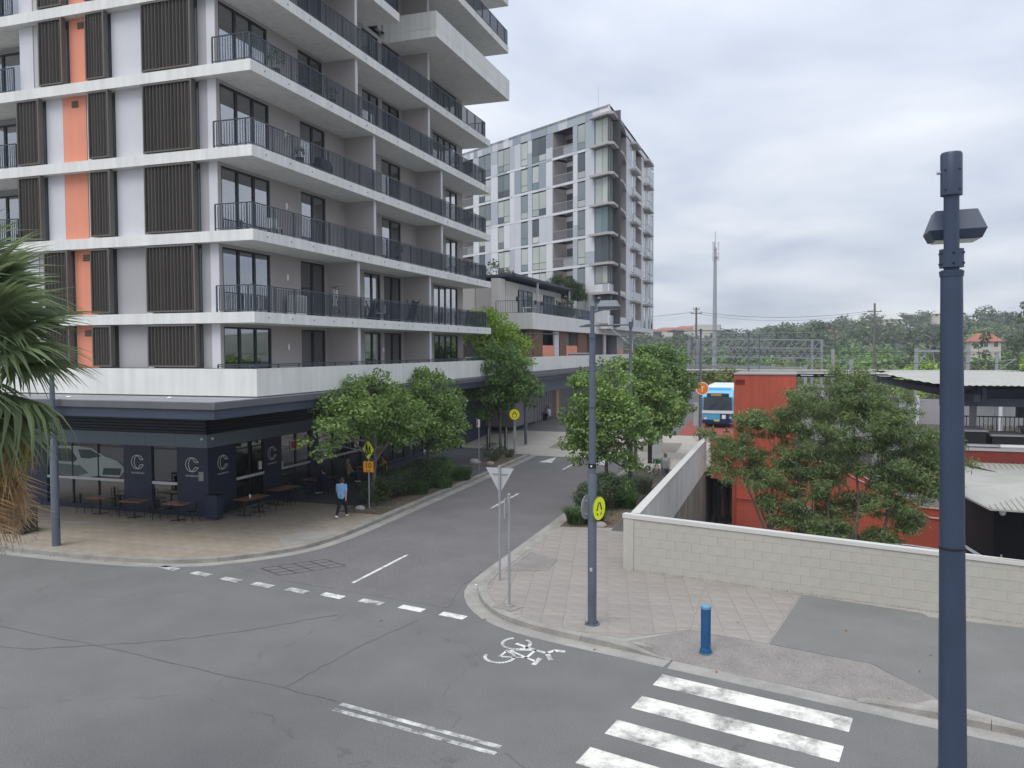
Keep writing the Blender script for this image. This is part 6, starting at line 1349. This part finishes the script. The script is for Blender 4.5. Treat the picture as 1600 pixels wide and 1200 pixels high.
m.tube([(.9, 32.6, -3), (-.8, 33.4, .3), (-1.9, 34.4, 2.8)], [.09, .06, .02], 6); m.tube([(.9, 32.7, -2.9), (-.3, 33.3, .2), (-.9, 34.2, 2.3)], [.08, .05, .02], 6)
m.build('trunk', bark_m, wt, smooth=True)
# shrubs
def shrub(label, base, blobs, lm_, size=.09, per=700, seed=1, nl=20, name='shrub', aspect=.6, group='shrubs in the street beds'):
    rg = np.random.default_rng(seed); t = thing(name, label, 'shrub', base, 0, group); lobes = []
    for b in blobs:
        for k in range(nl): d = rg.normal(0, 1, 3); d /= np.linalg.norm(d); lobes.append((b[0]+d[0]*b[3]*.7, b[1]+d[1]*b[4]*.7, max(.12, b[2]+d[2]*b[5]*.7), rg.uniform(.18, .32), .9))
    P, Nn = crown_points(lobes, per, rg, .4); V, F = leaves(P, Nn, size, aspect, .6, rg); V[:, 2] = np.maximum(V[:, 2], .01); obj('foliage', npmesh('foliage', V, F, lm_), t)
    m = MB()
    for k in range(7): l = lobes[rg.integers(len(lobes))]; m.tube([(0, 0, 0), tuple(l[:3])], [.02, .008], 4)
    m.build('stems', bark_m, t); return t
def grassy(label, base, n, h, spread, lm_, seed=1, name='strap_plant'):
    rg = np.random.default_rng(seed); t = thing(name, label, 'plant', base, 0, 'strap leaved plants in the street beds')
    V = []; F = []; n = int(n*1.8); h *= 1.12
    for i in range(n):
        a = rg.uniform(0, 6.283); r0 = spread*math.sqrt(rg.random())*.8; x, y = r0*math.cos(a)*1.0, r0*math.sin(a); a2 = rg.uniform(0, 6.283); L_ = h*rg.uniform(.6, 1.1); w = .016; dx, dy = math.cos(a2), math.sin(a2)
        pts = [(0, 0), (.18, .55), (.45, .85), (.75, .78)]
        for k, (u, z) in enumerate(pts):
            ww = w*(1-.28*k); V += [(x+dx*u*L_-dy*ww, y+dy*u*L_+dx*ww, z*L_), (x+dx*u*L_+dy*ww, y+dy*u*L_-dx*ww, z*L_)]
        b = i*8; F += [(b, b+1, b+3, b+2), (b+2, b+3, b+5, b+4), (b+4, b+5, b+7, b+6)]
    obj('blades', npmesh('blades', np.array(V), np.array(F), lm_), t); return t
shrub('dark reddish green shrub beside the pedestrian sign', (-18.5, 35.6, .16), [(0, -1.3, .75, .8, 1.2, .75), (.1, .8, .8, .8, 1.4, .8)], lmat['e'], seed=2, nl=75)
shrub('dark shrub in the middle of the left bed under the second tree', (-18.4, 38.9, .16), [(0, 0, .85, .85, 1.4, .85)], lmat['e'], seed=3, nl=110)
shrub('brighter green shrub at the far end of the left bed', (-18.2, 41.4, .16), [(0, 0, .75, .8, 1.2, .75)], lmat['b'], seed=4, nl=80)
grassy('strap leaved clump between the shrubs in the left bed', (-17.9, 37.6, .16), 420, .62, .7, lmat['f'], 5)
grassy('strap leaved clump at the far end of the left bed', (-17.8, 42.6, .16), 620, .7, 1.0, lmat['f'], 6)
grassy('low strap leaved clump by the kerb under the dark shrub', (-17.6, 39.8, .16), 380, .5, .8, lmat['f'], 7)
shrub('rounded dark mound shrub in the far left bed', (-18.4, 50.3, .16), [(0, 0, .65, 1.0, 1.1, .65)], lmat['e'], .08, 800, 8, 44, 'mound_shrub')
shrub('small round shrub right of the mound shrub', (-17.9, 52.3, .16), [(0, 0, .3, .4, .4, .3)], lmat['e'], .08, 800, 9, 12)
shrub('dark shrub behind the crossing sign post, left part of the right bed', (-8.2, 34.7, .16), [(0, 0, .8, .7, 1.1, .8)], lmat['e'], seed=10, nl=85)
shrub('bigger dark shrub in the middle of the right bed', (-7.9, 36.6, .16), [(0, 0, .9, .95, 1.3, .9)], lmat['e'], seed=11, nl=120)
shrub('green shrub beside the narrow path in the right bed', (-7.3, 38.0, .16), [(0, 0, .7, .6, 1.3, .7)], lmat['b'], seed=12, nl=80)
grassy('strap leaved clump at the near end of the right bed, left side', (-8.3, 33.1, .16), 520, .7, .55, lmat['f'], 13)
grassy('strap leaved clump at the near end of the right bed, right side', (-7.6, 33.2, .16), 380, .6, .4, lmat['f'], 14)
grassy('strap leaved clump along the narrow path', (-7.1, 37.2, .16), 420, .7, .6, lmat['f'], 15)
grassy('tall silver green clump behind the first right tree', (-7.3, 41.5, .16), 600, .9, .9, lmat['s'], 16)
V_ = []; rg = np.random.default_rng(31)
P = np.stack([rg.uniform(-19, -17.45, 1500), rg.uniform(32.6, 35.0, 1500), np.full(1500, .19)], 1); V, F = leaves(P, np.tile([0, 0, 1.], (1500, 1)), .07, .5, .8, rg); V[:, 2] = np.maximum(V[:, 2], .172); tag(obj('ground_cover', npmesh('ground_cover', V, F, lmat['s']), kind='stuff'), 'silvery low ground cover at the near end of the left bed', 'ground cover')
P = np.stack([rg.uniform(-8.2, -7.0, 900), rg.uniform(33.2, 38.0, 900), np.full(900, .19)], 1); V, F = leaves(P, np.tile([0, 0, 1.], (900, 1)), .07, .5, .8, rg); V[:, 2] = np.maximum(V[:, 2], .172); tag(obj('ground_cover', npmesh('ground_cover', V, F, lmat['s']), kind='stuff'), 'silvery low ground cover in the right bed', 'ground cover')
for i, (x, y, s, lab) in enumerate(((-7.35, 32.9, .25, 'pale rock at the near end of the right bed'), (-18.0, 48.6, .25, 'pale rock in front of the mound shrub'), (-18.6, 33.0, .22, 'dark rock at the foot of the pedestrian sign'), (-19.2, 49.0, .35, 'flat dark rock left of the mound shrub'))):
    r_ = MB(); r_.sphere((0, 0, 0), s, 9, 6, (1.2, .9, .7)); r_.v = [(a*(1+.15*math.sin(a*9+i)), b*(1+.15*math.cos(b*11)), c) for a, b, c in r_.v]
    o = r_.build('rock', conc_m if 'pale' in lab else dgrey_m, smooth=True, loc=(x, y, .2)); tag(o, lab, 'rock')
# ------------------------------------------------------------------ fan palm
palm = thing('fan_palm', 'fan palm with green fronds above a skirt of dead brown ones', 'palm', (-11.35, 8.3, .14))
pg = leaf_mat('palm_green', (.17, .235, .13), .35, (1.0, 1.0, .9)); pdm = leaf_mat('palm_dead', (.60, .45, .33), .35); pym = leaf_mat('palm_yellow', (.24, .24, .07), .25)
def frond_mesh(seed, m_, droop, R_=1.0, dead=False):
    rg = np.random.default_rng(seed); V = []; F = []; n = 42; pet = .8
    def add(path, ws, nrm):
        b = len(V)
        for k, (p, w) in enumerate(zip(path, ws)):
            d = (path[min(k+1, len(path)-1)]-path[max(k-1, 0)]); d.normalize(); s = d.cross(nrm); s.normalize(); V.append(tuple(p-s*w+nrm*w*.6)); V.append(tuple(p)); V.append(tuple(p+s*w+nrm*w*.6))
        for k in range(len(path)-1):
            a = b+3*k; F.append((a, a+1, a+4, a+3)); F.append((a+1, a+2, a+5, a+4))
    # petiole along +Y, drooping
    add([Vector((0, pet*t, -.12*t*t)) for t in (0, .33, .66, 1)], [.03, .025, .02, .018], Vector((0, 0, 1)))
    for i in range(n):
        a = math.radians(-125+250*i/(n-1)+rg.uniform(-2, 2)); L_ = R_*(1-.22*abs(a)/2.2)*rg.uniform(.88, 1.05); path = []; dr = droop*rg.uniform(.7, 1.4); tw = rg.uniform(-.05, .05)
        for t in (0, .2, .42, .62, .8, 1):
            fall = dr*(max(0, t-.35)**1.8)*1.5+(.04 if not dead else .12)*t; x = math.sin(a+tw*t)*L_*t*(1-.25*dr*t*t); y = pet+math.cos(a+tw*t)*L_*t*(1-.25*dr*t*t); path.append(Vector((x*(1 if not dead else .55), y, -.12-L_*fall-abs(math.sin(a))*.10*t)))
        add(path, [.012, .030, .040, .026, .010, .002] if not dead else [.01, .028, .032, .022, .012, .003], Vector((0, 0, 1)))
    me = npmesh('frond', np.array(V), np.array(F), m_); return me
fm = [frond_mesh(s, pg, d, r) for s, d, r in ((1, .22, 1.05), (2, .42, 1.0), (3, .75, 1.1), (4, .32, .95))]; fy = [frond_mesh(5, pym, 1.0, .9)]; fd = [frond_mesh(s, pdm, 1.5, r, True) for s, r in ((6, .95), (7, 1.05), (8, .85))]
Hc = 7.55; rp_ = random.Random(12)
for i in range(40):
    az = i*2.39996+rp_.uniform(-.2, .2); t = (i+.5)/40; el = math.radians(84-t*118+rp_.uniform(-6, 6)); me = rp_.choice(fm) if t < .93 else fy[0]
    obj('frond', me, palm, loc=(.1*math.cos(az), .1*math.sin(az), Hc-.5*t), rot=(el, rp_.uniform(-.35, .35), az), scale=(1.25,)*3)
for i in range(110):
    az = i*2.39996+rp_.uniform(-.3, .3); t = (i+.5)/110; el = math.radians(-26-t*46+rp_.uniform(-10, 10)); me = rp_.choice(fd)
    obj('dead_frond', me, palm, loc=(.15*math.cos(az), .15*math.sin(az), Hc-.35-1.15*t), rot=(el, rp_.uniform(-.6, .6), az), scale=(1.0,)*3)
m = MB(); m.tube([(0, 0, 0), (.03, 0, 2), (0, 0, 4.5), (0, 0, Hc)], [.26, .2, .19, .22], 12); m.build('trunk', bark_m, palm, smooth=True)
# terrace plants on the podium
make_tree('strap_tree', 'spiky dragon tree on the podium terrace in front of the tower', (-22.6, 86, 10.3), [(-.6, 0, 4.0, 1.7, 1.5, 1.2), (1.0, 0, 3.5, 1.4, 1.3, 1.0)], lmat['e'], 26, (.6, .9), 260, .7, 40, .12, None, aspect=.09, th=2.2)
make_tree('terrace_shrub', 'dark rounded shrub on the podium terrace under the dragon tree', (-22.4, 82.5, 10.3), [(0, 0, 1.4, 1.4, 1.4, 1.2)], lmat['e'], 22, (.4, .6), 200, .2, 41, .08, None, th=.6)
make_tree('roof_tree', 'greyish small tree behind the balcony ends in front of the tower', (-25.6, 71, 13.0), [(0, 0, 1.6, 1.3, 1.2, 1.2), (1, 0, 1.3, 1.0, 1, .9)], lmat['g'], 22, (.3, .6), 150, .2, 42, .07, None, th=.6)
# ------------------------------------------------------------------ background: wood, trees, houses, mast, gantries
rg = np.random.default_rng(77); PP = []; NN = []; SZ = []
def addwood(n, xr, yr, rr, hr, mlist):
    for k in range(n):
        x, y = rg.uniform(*xr), rg.uniform(*yr)
        if x/y < -.24 or x/y > .36: continue
        r = rg.uniform(*rr); z = far_h(x, y)+rg.uniform(*hr); mlist.append((x, y, z, r, rg.uniform(.7, 1.05)))
def wood(label, lobes, per, size, lm_, name='distant_wood'):
    sub = []
    for (x, y, z, r, sq) in lobes:
        for k in range(6):
            d = rg.normal(0, 1, 3); d /= np.linalg.norm(d); d[2] = abs(d[2])*.9-.15; sub.append((x+d[0]*r*.55, y+d[1]*r*.55, z+d[2]*r*.5, r*.52, sq))
    P, Nn = crown_points(sub, per, rg, .6, -.4); V, F = leaves(P, Nn, size, .8, .45, rg); tag(obj(name, npmesh(name, V, F, lm_), kind='stuff'), label, 'woodland')
l1 = []; addwood(420, (-140, 230), (330, 620), (6, 10), (2, 8), l1); wood('grey green wooded hills closing the background', l1, 1.6, 1.8, lmat['g'])
l3 = []; addwood(150, (-120, 200), (250, 520), (5, 8), (2, 6), l3); wood('mid green trees scattered over the wooded hillside', l3, 2.2, 1.5, lmat['b'])
l2 = []; addwood(190, (-40, 70), (165, 250), (3, 5), (2.5, 5.5), l2); wood('yellow green scrub behind the railway gantry', l2, 5, .8, lmat['h'])
l4 = []; addwood(60, (12, 75), (190, 260), (4, 6.5), (3, 8), l4); wood('mixed trees at the foot of the hill on the right', l4, 4, 1.0, lmat['b'])
def bt(name, label, x, y, zb, w, h, lm_, seed, size=.5, per=30, cone=False, nl=26):
    bl_ = [(0, 0, h*.55, w, w, h*.42)] if not cone else [(0, 0, h*(.2+.16*k), w*(1-.19*k), w*(1-.19*k), h*.14) for k in range(5)]
    make_tree(name, label, (x, y, zb), bl_, lm_, nl, (w*.22, w*.38), per, size, seed, .25, None, th=h*.3, branches=8)
bt('she_oak', 'dark upright tree left of the pale portal gantry', 26, 205, -3, 4.2, 16, lmat['g'], 50, .6, 26, True)
bt('she_oak', 'dark upright tree behind the pale portal gantry', 33, 208, -3, 4.5, 15, lmat['g'], 51, .6, 26, True)
bt('she_oak', 'dark pointed tree half hidden by the right lamp post', 40, 200, -3, 4, 15, lmat['g'], 52, .6, 26, True)
bt('conifer', 'tall dark conifer near the right frame edge', 44.5, 182, -2, 5.2, 22, lmat['g'], 53, .6, 26, True, 34)
bt('round_tree', 'round dark treetop on the hill crest left of the twin utility pole', -1, 330, 4, 6, 14, lmat['g'], 54, .9, 12)
bt('round_tree', 'taller domed treetop on the hill crest beside the utility pole', 10, 335, 4, 6.5, 16, lmat['g'], 55, .9, 12)
bt('broadleaf_tree', 'bright green leafy tree at the right frame edge above the canopy', 33.6, 131, -3.5, 4.2, 11.5, lmat['c'], 56, .38, 60, False, 50)
bt('broadleaf_tree', 'light green tree left of the bright one above the canopy', 27.5, 128, -3.5, 3.4, 9, lmat['h'], 57, .38, 60)
bt('broadleaf_tree', 'yellow green tree beside the timber utility pole', 20, 150, -3.5, 4.5, 10, lmat['c'], 58, .45, 40)
bt('rust_tree', 'rusty red tree above the platform canopy', 7.3, 118, -3.5, 2.6, 9.2, lmat['r'], 59, .35, 60)
bt('rust_shrub', 'orange brown shrub right of the red building top', 3.2, 84, -3.5, 1.9, 7.6, lmat['r'], 60, .25, 120)
bt('green_tree', 'green tree behind the bus and the orange sign', -6, 96, 0, 3.2, 5.4, lmat['c'], 61, .3, 90)
bt('dark_tree', 'dark tree at the far corner of the podium building', -19.5, 116, .5, 2.6, 8, lmat['b'], 62, .35, 70)
rm_ = mat('roof_terracotta', (.30, .11, .07), .8, .15, 1); cw_ = mat('house_wall', (.50, .46, .40), .8, .1, 1)
def house(label, x, y, z, w, d_, h, rm=rm_, flat_=False):
    t = thing('house', label, 'house', (x, y, z)); MB().box(-w/2, -d_/2, -3, w/2, d_/2, h).build('wall', cw_, t)
    if not flat_:
        r_ = MB(); r_.add([(-w/2-.5, -d_/2-.5, h), (w/2+.5, -d_/2-.5, h), (w/2+.5, d_/2+.5, h), (-w/2-.5, d_/2+.5, h), (-w/4, 0, h+2.2), (w/4, 0, h+2.2)], [(0, 1, 5, 4), (1, 2, 5), (2, 3, 4, 5), (3, 0, 4), (3, 2, 1, 0)]); r_.build('roof', rm, t)
    for k in range(3): MB().box(-w/2+w*(k+.3)/3, -d_/2-.05, .8, -w/2+w*(k+.7)/3, -d_/2-.02, 2.2).build('window', gfar_m[2], t)
house('house with a red tiled roof among trees right of the lamp post', 49, 245, 7.0, 7, 6, 2.2)
house('pale house on the hilltop right of the timber utility pole', 46, 420, 19, 8, 6, 2, mat('roof_pale', (.45, .45, .43), .8, .1, 1))
house('small pale house near the hill crest left of the lamp post', 70, 440, 22, 8, 6, 2, MATS['roof_pale'])
house('reddish roof low on the far left hillside', 22, 460, 13, 12, 8, 2)
house('tan block on the horizon left of the mast', -48, 520, 13.5, 16, 12, 9, None, True)
for i, x in enumerate((-98, -82, -68)): house(('leftmost', 'middle', 'rightmost')[i]+' of three far pale houses on the left horizon', x, 600, 13+i, 22, 12, 7)
mast = thing('phone_mast', 'tall slender telecom mast rising into the sky', 'mast', (-19.8, 237, -4)); MB().tube([(0, 0, 0), (0, 0, 24), (0, 0, 40)], [.75, .55, .4], 10).build('shaft', galv_m, mast, smooth=True)
for k in range(3):
    a = 2*math.pi*k/3
    for z in (37.5, 40.4): MB().obox((.85*math.cos(a), .85*math.sin(a), z), (.45, .45, 2.4), a).build('antenna_panel', lgrey_m, mast)
MB().tube([(0, 0, 40), (0, 0, 44.5)], .1, 5).build('spike', galv_m, mast); MB().tube([(0, 0, 37.2), (0, 0, 37.4)], .9, 8).build('platform_ring', galv_m, mast)
def upole(label, x, y, h, xb):
    t = thing('utility_pole', label, 'utility pole', (x, y, -4)); MB().tube([(0, 0, 0), (0, 0, h)], [.28, .18], 8).build('pole', mat('pole_timber', (.15, .13, .12), .9, .2, 3), t)
    for z, w in xb: MB().box(-w/2, -.08, z, w/2, .08, z+.15).build('cross_arm', MATS['pole_timber'], t); i_ = MB(); [i_.tube([(q*w*.45, 0, z+.15), (q*w*.45, 0, z+.45)], .07, 5) for q in (-1, 1)]; i_.build('insulators', galv_m, t)
upole('timber utility pole left of the phone mast', -17.2, 163.6, 19.7, [(18.4, 2.2), (19.2, 1.2)]); upole('timber utility pole in front of the hills', 15.0, 164, 19.8, [(18.2, 2.4), (15.6, 2.6), (17, .8)])
wr = MB()
def wire(a, b, sag, r=.03):
    pts = [Vector(a).lerp(Vector(b), k/14)-Vector((0, 0, sag*4*(k/14)*(1-k/14))) for k in range(15)]; wr.tube(pts, r, 4, False)
wire((-17.2, 163.6, 14.8), (15, 164, 14.5), 1.2); wire((-17.2, 163.6, 14.8), (-60, 150, 15), 1.5); wire((15, 164, 14.3), (-17.2, 163.6, 14.5), 1.6, .02); wire((15, 164, 11.6), (32, 150, 3), 1); wire((15.5, 164, 11.6), (36, 146, 2), 1)
tag(wr.build('overhead_wires', black_m), 'thin sagging wires strung between the two timber utility poles', 'wires')
# lattice gantry over the tracks
gy = thing('lattice_gantry', 'long grey lattice gantry spanning the railway in the background', 'gantry', (-6, 142, -4))
gmm = mat('gantry_grey', (.24, .255, .28), .6, .1, 1, metal=.1)
m = MB(); x0, x1 = -10.2, 11.2
for y in (0, 2):
    for z in (10.2, 11.8, 13.2): m.beam((x0, y, z), (x1, y, z-.3), .18)
    for k in range(20): xa = x0+(x1-x0)*k/20; xb_ = x0+(x1-x0)*(k+1)/20; m.beam((xa, y, 10.2), (xb_, y, 11.6), .1); m.beam((xb_, y, 10.1), (xa, y, 11.8), .1); m.beam((xa, y, 11.8), (xb_, y, 13.0), .08)
m.build('truss', gmm, gy)
for x in (x0, x0+1.5, x1-1.5, x1): MB().beam((x, 0, 0), (x, 0, 13), .35).beam((x, 2, 0), (x, 2, 13), .35).build('leg', gmm, gy)
m = MB()
for k in range(30): m.box(x0+k*.73, -.1, 13.2, x0+.05+k*.73, -.05, 14.1)
m.box(x0, -.1, 14.1, x1, -.04, 14.17); m.build('walkway_rail', gmm, gy, kind='stuff')
def portal(label, xa, xb_, y, h, brace=True):
    t = thing('portal_gantry', label, 'gantry', ((xa+xb_)/2, y, -4)); w = (xb_-xa)/2
    for s in (-1, 1): MB().box(s*w-.22, -.22, 0, s*w+.22, .22, h).build('post', galv_m, t)
    m = MB(); m.beam((-w, 0, h-.4), (w, 0, h-.4), .3); 
    if brace: m.beam((-w, 0, h-2.6), (-w+1.3, 0, h-.5), .14); m.beam((w, 0, h-2.6), (w-1.3, 0, h-.5), .14)
    m.build('beam', galv_m, t)
    for s in (-.35, .35): MB().beam((s*w, 0, h-.5), (s*w+.3, 0, h-2.2), .08).build('hanger', galv_m, t)
portal('pale portal gantry straddling the tracks behind the right lamp post', 16.4, 22.6, 122, 11.5)
portal('low portal gantry behind the platform canopy under the lattice gantry', -13.5, -2, 122, 9.3); portal('second low portal gantry under the lattice gantry', -7.5, 2.5, 130, 9.0)
for i, (x, y, h, lab) in enumerate(((4.4, 91, 11.4, 'catenary post with a bracket right of the red building'), (6.3, 93, 10.2, 'thinner catenary post beside the bracketed one'), (26, 122, 11, 'pale catenary post right of the portal gantry'), (-12.2, 110, 10.2, 'pale catenary post left of the mast foot'), (31, 70, 0, ''))):
    if not lab: continue
    t = thing('catenary_post', lab, 'post', (x, y, -4)); MB().box(-.17, -.17, 0, .17, .17, h).build('post', galv_m, t); MB().beam((.1, 0, h-2.6), (2.2, 0, h-.9), .1).beam((.1, 0, h-1.2), (2.2, 0, h-1.0), .07).build('bracket', galv_m, t)
wr = MB()
for z, y in ((6.6, 124), (5.4, 124), (6.9, 112), (5.6, 112)): wr.tube([(-25, y, z), (45, y-10, z+.2)], .025, 4, False)
tag(wr.build('catenary_wires', black_m), 'thin catenary wires running along the tracks behind the canopy', 'wires')

rg = np.random.default_rng(61); ss_ = rg.uniform(.3, 14, 700); P = np.array([[-5.15+.9815*s-.1914*(.03+w), 26.81-.1914*s-.9815*(.03+w), .165] for s, w in zip(ss_, abs(rg.normal(0, .05, 700)))]); V, F = leaves(P, np.tile([0, 0, 1.], (700, 1)), .035, .5, .9, rg); V[:, 2] = np.maximum(V[:, 2], .158); tag(obj('leaf_litter', npmesh('leaf_litter', V, F, mat('litter_brown', (.12, .09, .06), .9, .3, 5)), kind='stuff'), 'thin line of brown litter along the foot of the block wall', 'litter')
P = np.array([[x, 22.5+rg.normal(0, .04), .02] for x in rg.uniform(-36, -21, 400)]); V, F = leaves(P, np.tile([0, 0, 1.], (len(P), 1)), .04, .5, .9, rg); V[:, 2] = np.maximum(V[:, 2], .013); tag(obj('leaf_litter', npmesh('leaf_litter', V, F, MATS['litter_brown']), kind='stuff'), 'small dark litter along the left gutter', 'litter')
# ------------------------------------------------------------------ haze
hz = MB().box(-420, -40, -6.2, 620, 900, 48); 
hm = bpy.data.materials.new('haze'); hm.use_nodes = True; t = hm.node_tree; t.nodes.clear(); vo = t.nodes.new('ShaderNodeVolumePrincipled'); vo.inputs['Color'].default_value = (.86, .92, 1, 1); vo.inputs['Density'].default_value = .0004; vo.inputs['Anisotropy'].default_value = .2
ou = t.nodes.new('ShaderNodeOutputMaterial'); t.links.new(vo.outputs[0], ou.inputs['Volume'])
HZ = hz.build('haze', hm); HZ['kind'] = 'stuff'; HZ['label'] = 'faint grey haze over the distance'; HZ['category'] = 'haze'
SC.cycles.volume_bounces = 0
